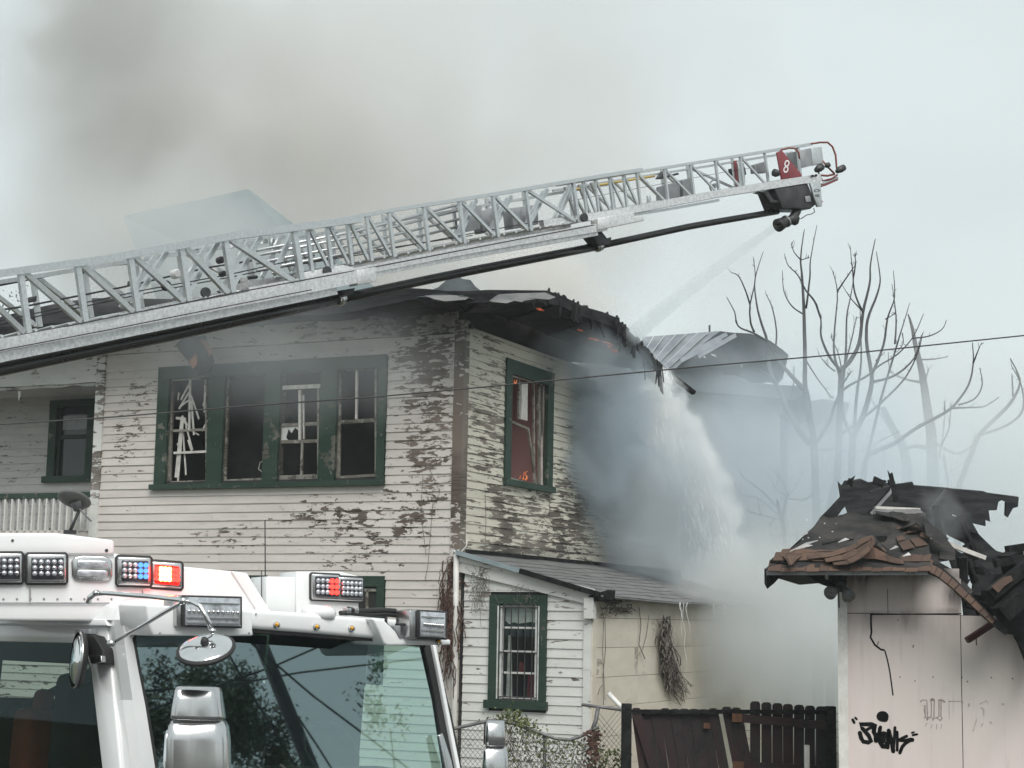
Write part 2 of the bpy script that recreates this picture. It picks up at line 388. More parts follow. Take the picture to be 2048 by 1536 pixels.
def siding(parent, W, span, z0, z1, expo, openings, mat, peel, soot=None, off=0.0, joint=2.6, wob=.004, name='clapboard', seg=.22, thick=.020):
    z = z0
    while z < z1 - .02:
        h = min(expo, z1 - z); zm = z + h * .5
        iv = [span(zm)]
        for (a, b, c, d) in openings:
            if c < zm < d:
                nv = []
                for (p, q) in iv:
                    if b <= p or a >= q: nv.append((p, q)); continue
                    if a > p: nv.append((p, a))
                    if b < q: nv.append((b, q))
                iv = nv
        for (p, q) in iv:
            cuts = [p]
            while q - cuts[-1] > joint * 1.5: cuts.append(cuts[-1] + U(.6, 1.3) * joint)
            cuts.append(q)
            for i in range(len(cuts) - 1):
                a, b = cuts[i] + .0015, cuts[i + 1] - .0015
                if b - a < .03: continue
                n = max(1, int((b - a) / seg)); mb = MB(); pk = []; sk = []
                sag = U(-wob, wob); ofj = U(-.003, .004); sd = U(0, 99)
                for k in range(n + 1):
                    s_ = a + (b - a) * k / n; wv = mnoise.noise(V((s_ * 1.1, sd, z))) * wob * 1.6
                    zb = z + sag + wv - .012; zt = z + h + .004
                    ob = off + thick + ofj + mnoise.noise(V((s_ * 1.7, sd + 9, z))) * wob * 1.5
                    for (zz, oo) in ((zt, off + .004), (zb, ob), (zb, off + .001)):
                        P = W.P(s_, zz, oo); mb.v.append(tuple(P))
                        x, y = proj(P); pk.append(peel(x, y)); sk.append(soot(x, y) if soot else 0.0)
                for k in range(n):
                    t = k * 3; u = t + 3
                    mb.f += [(t, t + 1, u + 1, u), (t + 1, t + 2, u + 2, u + 1)]
                e = n * 3; mb.f += [(0, 2, 1), (e, e + 1, e + 2)]
                mb.attr = {'peel': pk, 'soot': sk}
                mb.build(name, mat, parent, fixn=False)
        z += expo
def board(W, a, b, z0, z1, off0, off1, mat, name, parent, nz=1, na=1, peel=None, soot=None, jag=0.0):
    """A flat trim board on a wall, cut into nz x na pieces along its length so that it can carry wear and a little warp."""
    mb = MB(); pk = []; sk = []
    for j in range(nz + 1):
        for i in range(na + 1):
            s_ = a + (b - a) * i / na; z = z0 + (z1 - z0) * j / nz
            dj = mnoise.noise(V((s_ * 2, z * 2, off1 * 50))) * jag
            for o in (off1, off0): mb.v.append(tuple(W.P(s_ + (dj if nz > na else 0), z + (dj if na > nz else 0), o)))
    m = na + 1
    idx = lambda i, j, k: (j * m + i) * 2 + k
    for j in range(nz):
        for i in range(na): mb.f.append((idx(i, j, 0), idx(i + 1, j, 0), idx(i + 1, j + 1, 0), idx(i, j + 1, 0)))
    for i in range(na):
        mb.f.append((idx(i, 0, 0), idx(i, 0, 1), idx(i + 1, 0, 1), idx(i + 1, 0, 0))); mb.f.append((idx(i, nz, 0), idx(i + 1, nz, 0), idx(i + 1, nz, 1), idx(i, nz, 1)))
    for j in range(nz):
        mb.f.append((idx(0, j, 0), idx(0, j + 1, 0), idx(0, j + 1, 1), idx(0, j, 1))); mb.f.append((idx(na, j, 0), idx(na, j, 1), idx(na, j + 1, 1), idx(na, j + 1, 0)))
    for v in mb.v:
        x, y = proj(V(v)); pk.append(peel(x, y) if callable(peel) else (peel or 0)); sk.append(soot(x, y) if soot else 0.0)
    mb.attr = {'peel': pk, 'soot': sk}
    return mb.build(name, mat, parent)
def sheet_with_holes(W, a0, a1, z0, z1, off, holes, mat, name, parent):
    xs = sorted({a0, a1, *[h[0] for h in holes], *[h[1] for h in holes]}); zs = sorted({z0, z1, *[h[2] for h in holes], *[h[3] for h in holes]})
    mb = MB()
    for i in range(len(xs) - 1):
        for j in range(len(zs) - 1):
            xm, zm = (xs[i] + xs[i + 1]) / 2, (zs[j] + zs[j + 1]) / 2
            if any(h[0] < xm < h[1] and h[2] < zm < h[3] for h in holes): continue
            mb.face([W.P(xs[i], zs[j], off), W.P(xs[i + 1], zs[j], off), W.P(xs[i + 1], zs[j + 1], off), W.P(xs[i], zs[j + 1], off)])
    return mb.build(name, mat, parent)
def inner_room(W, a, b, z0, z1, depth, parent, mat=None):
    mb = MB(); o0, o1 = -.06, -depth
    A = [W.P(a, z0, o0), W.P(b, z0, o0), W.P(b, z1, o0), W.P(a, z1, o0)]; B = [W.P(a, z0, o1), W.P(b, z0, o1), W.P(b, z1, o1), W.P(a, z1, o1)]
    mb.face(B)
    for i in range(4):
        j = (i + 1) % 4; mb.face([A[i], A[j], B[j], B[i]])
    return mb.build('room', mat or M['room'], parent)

# --- measured lines
S_L = FW.inv(199, 900)[0]                                  # left end of the front wall
Z_TOP = FW.inv(880, 668)[1]                                # top of the clapboards
wl = FW.inv(316, 850)[0]; wr = FW.inv(773, 835)[0]; wt = (FW.inv(325, 737)[1] + FW.inv(775, 708)[1]) / 2; wb = (FW.inv(315, 972)[1] + FW.inv(770, 960)[1]) / 2
lw = [FW.inv(x, 1200) for x in (770, 700, 535, 478)]; lwt = FW.inv(730, 1152)[1]
front_open = [(wr, wl, wb, wt), (lw[0][0], lw[3][0], lwt - 1.5, lwt)]
PEELF = [(845, 800, 82, 137, 0.42), (850, 700, 77, 44, 0.30), (845, 920, 66, 66, 0.26), (690, 1018, 121, 26, 0.26), (640, 1045, 77, 37, 0.22), (800, 1015, 88, 66, 0.22), (740, 1085, 121, 49, 0.25), (690, 1140, 66, 37, 0.29), (560, 1010, 66, 26, 0.14),
         (430, 1085, 66, 17, 0.29), (430, 1062, 55, 17, 0.22), (255, 850, 50, 66, 0.41), (240, 925, 33, 33, 0.38), (285, 780, 50, 28, 0.32), (560, 1075, 88, 33, 0.18), (860, 1040, 66, 77, 0.18), (560, 715, 242, 17, 0.24), (880, 740, 33, 88, 0.13), (500, 1045, 66, 17, 0.14)]
pf = lambda x, y: blobs(x, y, PEELF, -.06)
SOOTF = [(860, 640, 170, 38, .75), (620, 700, 200, 26, .25), (420, 700, 60, 40, .35)]
sf = lambda x, y: min(.95, blobs(x, y, SOOTF))
wall_f = sheet_with_holes(FW, 0, S_L, .25, Z_TOP + .2, -.012, [(wr + .05, wl - .05, wb + .05, wt - .05)], M['room'], 'front_wall', house)
siding(wall_f, FW, lambda z: (.13, S_L - .06), .45, Z_TOP, .125, [(a - .01, b + .01, c - .01, d + .01) for a, b, c, d in front_open], M['paint'], pf, sf)
# frieze board under the eaves, left of the peeled bay
fz0, fz1 = FW.inv(700, 693)[1], FW.inv(700, 650)[1]
board(FW, .1, S_L, Z_TOP - .0, fz1 + .12, .0, .034, M['paint'], 'frieze_board', house, 1, 40, lambda x, y: blobs(x, y, [(800, 650, 200, 40, .2)], .18), lambda x, y: min(.95, blobs(x, y, [(850, 640, 190, 50, .95)])), .012)
# corner boards
zc1 = Z_TOP + .18
pcb = lambda x, y: blobs(x, y, [(915, 800, 40, 220, .60), (915, 980, 40, 110, .36), (915, 1085, 30, 60, .2)], .10)
scb = lambda x, y: min(.9, blobs(x, y, [(915, 640, 60, 60, .8)]))
board(FW, -.012, .14, .3, zc1, .0, .038, M['paint'], 'corner_board', house, 50, 2, pcb, scb, .004)
board(RW, -.036, .10, .3, zc1, .0, .036, M['paint_side'], 'corner_board', house, 50, 2, lambda x, y: pcb(x, y) + .06, scb, .004)
board(FW, S_L - .065, S_L + .10, 2.2, Z_TOP + .1, -.02, .05, M['paint_clean'], 'corner_board', house, 40, 1, lambda x, y: blobs(x, y, [(195, 950, 20, 45, .55), (205, 800, 16, 60, .28)], .14), None, .006)

# --- the right-hand wall
S_R = 9.0
sw = [RW.inv(*p) for p in ((1007, 850), (1102, 870))]; swa, swb = sw[0][0], sw[1][0]
swt = RW.inv(1008, 716)[1] ; swt = (swt + RW.inv(1101, 745)[1]) / 2; swb_z = (RW.inv(1006, 967)[1] + RW.inv(1102, 984)[1]) / 2
PEELR = [(985, 800, 66, 132, 0.23), (990, 940, 66, 110, 0.23), (1040, 1040, 132, 55, 0.23), (1150, 930, 66, 121, 0.23), (1150, 1060, 99, 66, 0.23), (1120, 700, 99, 66, 0.05), (1010, 1100, 143, 19, 0.37), (975, 700, 44, 44, 0.11)]
pr = lambda x, y: blobs(x, y, PEELR, .06)
SOOTR = [(1190, 640, 150, 55, .95), (1270, 800, 110, 200, .9), (1060, 650, 130, 30, .6), (1060, 1110, 130, 14, .7), (960, 640, 60, 24, .6)]
sr = lambda x, y: min(.97, blobs(x, y, SOOTR))
wall_r = sheet_with_holes(RW, 0, 4.6, .25, Z_TOP + .12, -.012, [(swa + .12, swb - .12, swb_z + .05, swt - .1)], M['room'], 'side_wall', house)
sheet_with_holes(RW, 4.6, S_R, .25, Z_TOP - .9, -.012, [], M['room'], 'side_wall', house)
LZ1 = FW.inv(935, 1100)[1]
rlim = lambda z: S_R if z < 5.0 else max(4.4, min(S_R, 4.6 + (Z_TOP - .05 - z) * 3.0))
siding(wall_r, RW, lambda z: (.10, rlim(z)), LZ1 - .35, Z_TOP + .1, .125, [(swa, swb, swb_z, swt)], M['paint_side'], pr, sr, wob=.006, seg=.3)
sheet_with_holes(RW, 0, S_R, LZ1 - .2, LZ1 + .02, .03, [], M['char'], 'water_table', house)
# closing walls at the back and far left, with a floor between the storeys
sheet_with_holes(Wall(FW.P(S_L, 0, 0), -FW.n, (-1, 0)), 0, S_R, .25, Z_TOP + .2, 0, [], M['paint'], 'back_wall', house)
sheet_with_holes(Wall(RW.P(S_R, 0, 0), DF, -FW.n), 0, S_L + 5, .25, Z_TOP + .2, 0, [], M['paint'], 'back_wall', house)

# --- the four-bay upper window
win = MB(); bays = [(338, 418), (449, 530), (560, 641), (674, 757)]
PG = lambda x, y: .16 + blobs(x, y, [(660, 900, 30, 60, .3), (545, 880, 20, 80, .1), (330, 830, 30, 100, .02)])
bz = wt - .19; bb = wb + .035
bs = [(FW.inv(a, 850)[0], FW.inv(b, 850)[0]) for a, b in bays]     # (left s, right s): left is larger
window = board(FW, wr, wl, bz, wt, -.01, .055, M['green'], 'window', house, 1, 12, PG, None, .004)
edges = [wl] + [x for b in bs for x in b] + [wr]
for i in range(5): board(FW, edges[2 * i + 1], edges[2 * i], wb - .02, bz, -.01, .05 if i in (0, 4) else .04, M['green'], 'casing', window, 14, 1, PG, None, .003)
board(FW, wr - .02, wl + .05, wb - .07, wb + .01, -.01, .10, M['green'], 'sill', window, 1, 12, PG)
def stick(p, q, wd, mat, name, parent, off=-.05, th=.03, W=FW):
    a, b = W.inv(*p, off), W.inv(*q, off); mb = MB(); mb.beam(W.P(*a, off), W.P(*b, off), wd, th, W.n)
    mb.attr = {'peel': [U(.1, .5)] * 8, 'soot': [0] * 8}
    return mb.build(name, mat, parent)
for (a, b) in bs:                                           # dark reveals that line each bay
    mb = MB()
    for s_ in (a, b): mb.face([FW.P(s_, wb, -.01), FW.P(s_, wb, -.12), FW.P(s_, bz, -.12), FW.P(s_, bz, -.01)])
    mb.face([FW.P(a, bz, -.01), FW.P(b, bz, -.01), FW.P(b, bz, -.12), FW.P(a, bz, -.12)])
    mb.attr = {'peel': [.45] * 12, 'soot': [.3] * 12}; mb.build('reveal', M['sash'], window)
SA = M['sash']; SL = M['slat']
for p, q, w_ in [((344, 762), (340, 962), .05), ((412, 760), (414, 962), .03), ((336, 862), (418, 859), .04), ((342, 966), (416, 963), .05), ((455, 746), (450, 960), .05), ((447, 962), (530, 958), .04),
                 ((562, 745), (556, 960), .06), ((559, 851), (641, 847), .05), ((556, 884), (640, 882), .05), ((557, 958), (640, 955), .10), ((637, 775), (637, 955), .03), ((605, 882), (603, 950), .035),
                 ((679, 742), (676, 955), .07), ((674, 845), (757, 840), .055), ((752, 740), (752, 950), .03), ((676, 955), (757, 950), .04), ((680, 740), (757, 736), .05)]: stick(p, q, w_, SA, 'sash', window)
for p, q, w_ in [((340, 759), (400, 754), .06), ((381, 760), (379, 860), .035), ((348, 906), (418, 903), .035), ((558, 776), (641, 772), .06), ((600, 780), (600, 880), .04), ((714, 740), (713, 838), .035), ((559, 778), (556, 890), .03), ((607, 790), (608, 878), .02)]:
    stick(p, q, w_, SL, 'sash', window, -.045)
for p, q, w_ in [((364, 838), (352, 955), .05), ((366, 842), (356, 962), .03), ((364, 832), (375, 852), .04), ((372, 852), (385, 900), .025), ((366, 860), (372, 950), .025), ((352, 836), (372, 838), .04), ((380, 765), (362, 800), .03), ((378, 785), (358, 818), .03),
                 ((382, 790), (398, 838), .025), ((383, 800), (388, 870), .03), ((378, 800), (362, 812), .025), ((410, 770), (412, 822), .03), ((413, 790), (406, 812), .025), ((416, 840), (404, 862), .025), ((358, 785), (356, 800), .02), ((356, 886), (362, 900), .05), ((384, 862), (398, 870), .02), ((376, 880), (384, 905), .02), ((410, 785), (409, 825), .03)]:
    stick(p, q, w_, SL, 'broken_slat', window, -.06 + U(-.03, .03), .012)
mb = MB(); o_ = -.05                                         # a jagged remnant of blind in the third bay
rem = [(561, 851), (606, 850), (598, 862), (590, 855), (583, 866), (577, 858), (572, 875), (576, 880), (563, 887)]
mb.prism([FW.P(*FW.inv(x, y, o_), o_) for x, y in rem], FW.n * -.006); mb.build('torn_blind', M['curtain'], window)
mb = MB(); mb.tube([FW.P(*FW.inv(x, y, -.03), -.03) for x, y in ((530, 920), (520, 925), (517, 938), (525, 945), (530, 948))], .006, 5); mb.build('loose_wire', M['slat'], window)
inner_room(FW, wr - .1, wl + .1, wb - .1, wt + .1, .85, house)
# --- two lower windows, mostly behind the fire engine
for (a, b) in ((lw[0][0], lw[1][0]), (lw[2][0], lw[3][0])):
    wdw = board(FW, a, b, lwt - .15, lwt, -.01, .05, M['green'], 'window', house, 1, 3, .08)
    for s_ in (a, b - .12): board(FW, s_, s_ + .12, lwt - 1.5, lwt - .15, -.01, .045, M['green'], 'casing', wdw, 6, 1, .08)
    mb = MB(); mb.face([FW.P(a, lwt - 1.5, -.02), FW.P(b, lwt - 1.5, -.02), FW.P(b, lwt - .1, -.02), FW.P(a, lwt - .1, -.02)]); mb.build('pane', M['darkglass'], wdw)
    board(FW, a + .14, b - .14, lwt - .22, lwt - .18, -.01, .02, M['sash'], 'sash', wdw, 1, 2, .3); board(FW, (a + b) / 2 - .02, (a + b) / 2 + .02, lwt - 1.4, lwt - .2, -.01, .02, M['sash'], 'sash', wdw, 2, 1, .3)
a, b = lw[1][0], lw[2][0]
board(FW, a, b, lwt - 1.5, lwt + .0, -.012, .012, M['green'], 'window_panel', house, 3, 3, .05)

# --- the burning side window
PS = lambda x, y: .14
sidewin = board(RW, swa, swb, swt - .22, swt, -.01, .05, M['green'], 'window', house, 1, 6, PS)
for (a, b) in ((swa, swa + .20), (swb - .22, swb)): board(RW, a, b, swb_z, swt - .22, -.01, .045, M['green'], 'casing', sidewin, 8, 1, PS)
board(RW, swa - .03, swb + .03, swb_z - .02, swb_z + .07, -.01, .09, M['green'], 'sill', sidewin, 1, 6, PS)
def rs(p, q, w_, mat, nm, off=-.05): return stick(p, q, w_, mat, nm, sidewin, off, .03, RW)
rs((1019, 746), (1086, 764), .10, SL, 'sash'); rs((1019, 842), (1056, 858), .04, SA, 'sash'); rs((1056, 858), (1072, 972), .05, SA, 'sash')
for x in (1022, 1038, 1067, 1078, 1084): rs((x, 752), (x - 1 + (x > 1060) * 2, 838 if x < 1060 else 966), .035, SA, 'sash')
rs((1048, 766), (1047, 840), .22, SL, 'hanging_board'); rs((1086, 768), (1084, 970), .05, SL, 'sash'); rs((1075, 780), (1077, 970), .03, SA, 'sash'); rs((1017, 957), (1078, 973), .04, SA, 'sash')
g = NG('firelit_smoke_room'); g.bsdf((.36, .25, .245), .9); M['fireroom'] = g.m  # pale mauve wall colour stands in for firelit smoke inside the room
inner_room(RW, swa + .05, swb - .05, swb_z - .05, swt + .05, 1.1, house, M['fireroom'])
def flame(pts, W, off, name, label, mat=None, fat=1.0):
    mb = MB()
    for (x, y, wpx, hpx, lean) in pts:
        s_, z = W.inv(x, y, off); k = 25 / FOC
        base = W.P(s_, z, off); n = 7; path = []; rad = []
        for i in range(n):
            t = i / (n - 1); path.append(base + W.d * ((lean * t + mnoise.noise(V((x * .3, t * 3, y))) * wpx * .5 * t) * k * 2) + V((0, 0, hpx * k * t)) + W.n * mnoise.noise(V((y, t * 2, x))) * .05)
            rad.append(max(.004, wpx * k * .5 * fat * (1 - t) ** .7 * (.75 + .5 * sin(t * 5 + x))))
        mb.tube(path, rad, 7)
    o = mb.build(name, mat or M['flame'], None, True); return tag(o, label, 'fire')
flame([(1046, 958, 5, 16, 4), (1050, 960, 3.5, 20, 6), (1040, 957, 4, 7, 2), (1060, 962, 4, 11, 3)], RW, -.35, 'flames', 'orange flames licking up inside the foot of the burning side window')
flame([(1021, 790, 3, 16, 3), (1027, 768, 4, 9, 2), (1032, 766, 3, 7, 2)], RW, -.03, 'flames', 'small bright flames at the top left of the burning side window')
pl = bpy.data.lights.new('fire_glow', 'POINT'); pl.energy = 1.6; pl.color = (1.0, .20, .10); pl.shadow_soft_size = .25
po = bpy.data.objects.new('fire_glow', pl); COL.objects.link(po); po.location = RW.P((swa + swb) / 2 - .2, swb_z + .3, -.45)

M['loose'] = pbr('loose_roofing', (.10, .105, .105), (.16, .16, .155), .8, scale=3)
# --- roof: sagging burnt eaves, soffit and rafters
roofz = [RW.inv(x, y, .9)[1] for x, y in ((1092, 592), (1230, 646))]
OV = 1.0
ze = FW.inv(880, 596, OV)[1]
ec = FW.P(0, 0, OV) + RW.n * .95                            # eave corner
def eave_front(s_):
    sag = mnoise.noise(V((s_ * .9, 3.1, 0))) * .035
    if s_ < 1.3: sag += .10 * math.exp(-((s_ - .35) / .5) ** 2)
    return FW.P(s_, ze + sag - max(0, s_ - 2) * .004, OV + mnoise.noise(V((s_ * 1.7, 0, 5))) * .04)
RE = [RW.inv(x, y, .95) for x, y in ((1092, 590), (1130, 603), (1172, 620), (1205, 634), (1230, 645), (1252, 663), (1275, 690), (1300, 715), (1325, 741))]
rs_ = []
for i in range(len(RE)):
    t, z = RE[i]; rs_.append(RW.P(t, z + U(-.02, .02), .95 + U(-.03, .03)))
eave = [eave_front(S_L + 5 - i * .3) for i in range(int((S_L + 5 + .95) / .3) + 1)] + rs_
nE = len(eave)
def wallline(i):                                            # where the soffit meets the wall under eave point i
    e = eave[i]; f = (e - c0).dot(DF); r = (e - c0).dot(DR)
    if i < nE - len(rs_): q = FW.P(max(f, -.0), 0, 0); z = Z_TOP + .30
    else: q = RW.P(max(r, .2), 0, 0); z = min(Z_TOP + .42, e.z + .12)
    return V((q.x, q.y, z))
roof = MB(); 
inner = []
for i in range(nE):
    e = eave[i]; fs, rs2 = (e - c0).dot(DF), (e - c0).dot(DR)
    q = FW.P(max(fs, 2.6), 0, -2.6) if i < nE - len(rs_) else RW.P(max(rs2, 2.6), 0, -2.6)
    inner.append(V((q.x, q.y, e.z + .42)))
for i in range(nE - 1): roof.face([eave[i] + V((0, 0, .06)), eave[i + 1] + V((0, 0, .06)), inner[i + 1], inner[i]])
rf = roof.build('roof', M['charblue'], house, True)
sof = MB()
for i in range(nE - 1):
    a, b, c, d = eave[i], eave[i + 1], wallline(i + 1), wallline(i)
    k = 3
    for j in range(k):
        t0, t1 = j / k, (j + .97) / k
        w0 = V((0, 0, mnoise.noise(V((i * .4, j, 1))) * .03)); w1 = V((0, 0, mnoise.noise(V(((i + 1) * .4, j, 1))) * .03))
        sof.face([a.lerp(d, t0) + w0, b.lerp(c, t0) + w1, b.lerp(c, t1) + w1, a.lerp(d, t1) + w0])
sof.build('soffit', M['sofft'], rf)
fas = MB()
for i in range(nE - 1):
    a, b = eave[i], eave[i + 1]; h0 = .10 + .05 * mnoise.noise(V((i * .7, 2, 2))); h1 = .10 + .05 * mnoise.noise(V(((i + 1) * .7, 2, 2)))
    fas.hexa([a - V((0, 0, h0)), b - V((0, 0, h1)), b - V((0, 0, h1)) + (wallline(i + 1) - b).normalized() * .03, a - V((0, 0, h0)) + (wallline(i) - a).normalized() * .03, a + V((0, 0, .07)), b + V((0, 0, .07)), b + V((0, 0, .07)) + (wallline(i + 1) - b).normalized() * .03, a + V((0, 0, .07)) + (wallline(i) - a).normalized() * .03])
fas.build('fascia', M['charblue'], rf)
for i in range(1, nE - 1, 2):                               # rafter tails under the soffit
    if i < nE - len(rs_) - 4: continue
    e, wv = eave[i], wallline(i); mb = MB(); mb.beam(e + V((0, 0, .0)), wv + V((0, 0, .0)), .04, .05); mb.build('rafter', M['char'], rf)
def torn(name, pts, depth, mat, seed, parent, thick=.03, rise=0.0, tilt=.5):
    """A torn sheet of roofing: an uneven outline at its own depth, leaning back with real thickness."""
    ym = max(p[1] for p in pts); poly = [at(x + U(-1, 1), y + U(-1, 1), depth + (ym - y) * tilt * depth / FOC) for x, y in pts]
    mb = MB(); mb.prism(poly, V((0, thick, .3 * thick))); return mb.build(name, mat, parent)
mb = MB()                                                   # membrane pushed up into a hump, then lying along the front edge
def hump(u, v):
    px = 828 + (946 - 828) * u; prof = max(0, sin(pi * min(1, u * 1.02)) ** .8) * (1 + .25 * mnoise.noise(V((u * 6, 1, 0))))
    e = hit(px, 597, FW.P(0, 0, OV + .03), FW.n); return e + V((0, 0, .40 * prof * (1 - (1 - v) ** 2 * .9) + .03 * mnoise.noise(V((u * 7, v * 5, 3))))) - FW.n * (.55 * v) + V((0, 0, -.02 + .02 * (1 - v)))
mb.grid(hump, 22, 8); mb.build('loose_membrane', M['membrane'], rf, True, solid=.012)
for pts in ([(926, 587), (975, 589), (1040, 587), (1094, 588), (1086, 596), (1052, 601), (1040, 597), (1014, 606), (984, 603), (960, 596)], [(1010, 588), (1090, 586), (1112, 594), (1098, 600), (1060, 596), (1044, 603), (1026, 600)], [(850, 592), (905, 590), (940, 593), (932, 599), (890, 602), (868, 598)]): torn('loose_sheet', pts, 22.75 + U(-.05, .05), M['loose'], 1, rf, .015, tilt=2.5)
# charred shreds and boards that hang off the low right end of the eave
for pts, dp in (([(1228, 645), (1250, 655), (1300, 700), (1330, 742), (1318, 750), (1290, 745), (1262, 735), (1240, 700)], 29.6), ([(1255, 690), (1300, 720), (1322, 745), (1310, 765), (1288, 752), (1262, 742)], 29.9), ([(1296, 745), (1335, 742), (1330, 756), (1318, 760), (1322, 768), (1308, 766)], 30.1)): torn('charred_sheet', pts, dp, M['charblue'], 1, rf, .05)
for (a, b, wd) in (((1322, 735), (1388, 786), .09), ((1310, 745), (1342, 768), .10), ((1225, 648), (1330, 742), .14), ((1292, 745), (1330, 752), .08), ((1180, 655), (1300, 735), .08), ((1305, 748), (1318, 766), .16)):
    mb = MB(); mb.beam(at(*a, 29.8), at(*b, 30.2), wd, .07); mb.build('charred_board', M['char'], rf)
for i in range(46):
    e = eave[nE - len(rs_)].lerp(eave[-1], 0); t = U(-.35, 1); k = t * (len(rs_) - 1); j = max(0, min(len(rs_) - 2, int(k))); base = (rs_[j].lerp(rs_[j + 1], k - j) if t > 0 else eave[nE - len(rs_) - 1].lerp(rs_[0], 1 + t)); l = U(.05, .26) * (1 + max(0, t)); wd = U(.03, .12)
    o_ = V((U(-.05, .05), U(-.12, .02), U(-.02, .05))); q = base + o_; mb = MB(); mb.prism([q, q + DR * wd, q + DR * wd * U(.3, .9) + V((U(-.05, .05), 0, -l)), q + DR * wd * U(.0, .4) + V((U(-.05, .05), 0, -l * U(.4, .9)))], RW.n * -.02); mb.build('burnt_shred', M['charblue'], rf)
for i in range(34):
    k = U(0, len(rs_) - 1.01); j = int(k); q = rs_[j].lerp(rs_[j + 1], k - j) + V((0, 0, .06)); wd = U(.04, .16); mb = MB(); mb.prism([q, q + DR * wd, q + DR * wd * .7 + V((0, .02, U(.02, .07))), q + DR * wd * .2 + V((0, .02, U(.01, .05)))], RW.n * -.03); mb.build('burnt_shred', M['charblue'], rf)
for (a, b) in (((700, 612), (830, 640)), ((560, 600), (790, 635)), ((905, 632), (945, 655)), ((940, 655), (930, 668))):
    mb = MB(); mb.beam(at(*a, 24.3), at(*b, 24.0), .05, .05); mb.build('hanging_strip', M['sofft'], rf)
mb = MB()
for (x0, y0, x1, y1, n) in ((1180, 676, 1216, 686, 12), (1218, 695, 1232, 703, 7), (1212, 682, 1222, 690, 4), (1152, 659, 1164, 663, 3), (1074, 619, 1090, 622, 3)):
    for i in range(n):
        t = R(); x, y = x0 + (x1 - x0) * t + U(-2, 2), y0 + (y1 - y0) * t + U(-3, 3); l = U(2.5, 7); q = [RW.P(*RW.inv(x + dx, y + dy, .66), .66) for dx, dy in ((-l, -l * .3 + U(-1, 1)), (0, U(-1.6, -.6)), (l, l * .3 + U(-1, 1)), (0, U(.4, 1.6)))]
        mb.prism(q, V((0, .03, 0)))
tag(mb.build('embers', M['ember']), 'glowing orange embers under the sagging right end of the burnt eave', 'fire')

mb = MB(); bandp = [(-120, 664), (-60, 650), (0, 634), (60, 618), (137, 602), (190, 596), (420, 599), (560, 594), (700, 597), (770, 601), (790, 640), (-120, 720)]
mb.prism([at(x, y, 27.6 + (720 - y) * .012) for x, y in bandp], V((.1, 1.2, -.1))); mb.build('rear_roof', M['charblue'], house)
# --- the steep upper roof that shows through the smoke
D0 = 33.0
A_, B_, C_, D_ = at(246, 432, D0 + .6), at(497, 378, D0), at(700, 640, D0 - 1.5), at(330, 640, D0 - 2.2)
back = V((.6, 3.2, -1.6))
mb = MB(); mb.face([A_, B_, C_, D_]); mb.face([B_, B_ + back, C_ + V((2, 4, 0)), C_]); mb.face([A_, D_, D_ + V((2.5, 4, 0)), A_ + back]); mb.face([A_, A_ + back, B_ + back, B_])
mb.build('upper_roof', M['upperroof'], house)
for t in (.36, .68):
    mb = MB(); mb.beam(A_.lerp(D_, t + .02) + V((0, -.03, .03)), B_.lerp(C_, t + .02) + V((0, -.03, .03)), .05, .02); mb.build('roof_seam', M['upperroof'], house)

# --- recessed porch at the far left
porch_n = -1.5
PW = Wall(FW.P(0, 0, porch_n), DF, FW.n)
pz = FW.inv(100, 985)[1]
pw = [PW.inv(x, 880)[0] for x in (100, 191)]; pzt = PW.inv(145, 800)[1]; pzb = PW.inv(145, 958)[1]
pwall = sheet_with_holes(PW, S_L - .3, S_L + 4.6, 2.4, Z_TOP + .2, -.01, [(pw[1], pw[0], pzb, pzt)], M['room'], 'porch_wall', house)
siding(pwall, PW, lambda z: (S_L - .2, S_L + 4.5), 3.2, Z_TOP, .125, [(pw[1], pw[0], pzb, pzt)], M['paint_porch'], lambda x, y: .05, None)
pwin = board(PW, pw[1], pw[0], pzt - .12, pzt, -.01, .06, M['green'], 'window', house, 1, 4, .06)
for s_ in (pw[1], pw[0] - .16): board(PW, s_, s_ + .16, pzb, pzt - .12, -.01, .055, M['green'], 'casing', pwin, 8, 1, .06)
board(PW, pw[1] - .04, pw[0] + .06, pzb - .06, pzb + .05, -.01, .10, M['green'], 'sill', pwin, 1, 4, .06)
pm_ = (pzt + pzb) / 2 + .05
mb = MB(); mb.face([PW.P(pw[1], pzb, -.05), PW.P(pw[0], pzb, -.05), PW.P(pw[0], pzt, -.05), PW.P(pw[1], pzt, -.05)]); mb.build('pane', M['darkglass'], pwin)
board(PW, pw[1] + .16, pw[0] - .16, pm_ - .03, pm_ + .03, -.04, .0, M['green'], 'sash', pwin, 1, 2, .05); board(PW, pw[0] - .22, pw[0] - .17, pzb + .05, pzt - .12, -.04, .0, M['green'], 'sash', pwin, 2, 1, .05)
board(PW, pw[1] + .2, pw[0] - .24, pm_ + .12, pm_ + .36, -.045, -.03, M['greymetal'], 'blind', pwin, 1, 2, .0)
zb0, zb1 = FW.inv(60, 772)[1], FW.inv(60, 690)[1]
board(FW, S_L + .09, S_L + 4.6, zb0, Z_TOP + .3, -.12, .03, M['paint_clean'], 'porch_beam', house, 1, 20, .12, None, .015)
board(FW, S_L + .09, S_L + 4.6, zb0 - .05, zb0, -.10, .0, M['paint_porch'], 'porch_beam', house, 1, 20, .3, None, .02)
for (x, y, h) in ((43, 790, .16), (68, 775, .07), (170, 756, .06)):    # peeling flakes that hang from the beam
    q = FW.P(*FW.inv(x, y - 8)); mb = MB(); mb.prism([q, q + DF * .07, q + DF * .05 + V((0, 0, -h)), q + DF * .02 + V((0, 0, -h * .7))], FW.n * .008); mb.build('peeling_flake', M['slat'], house)
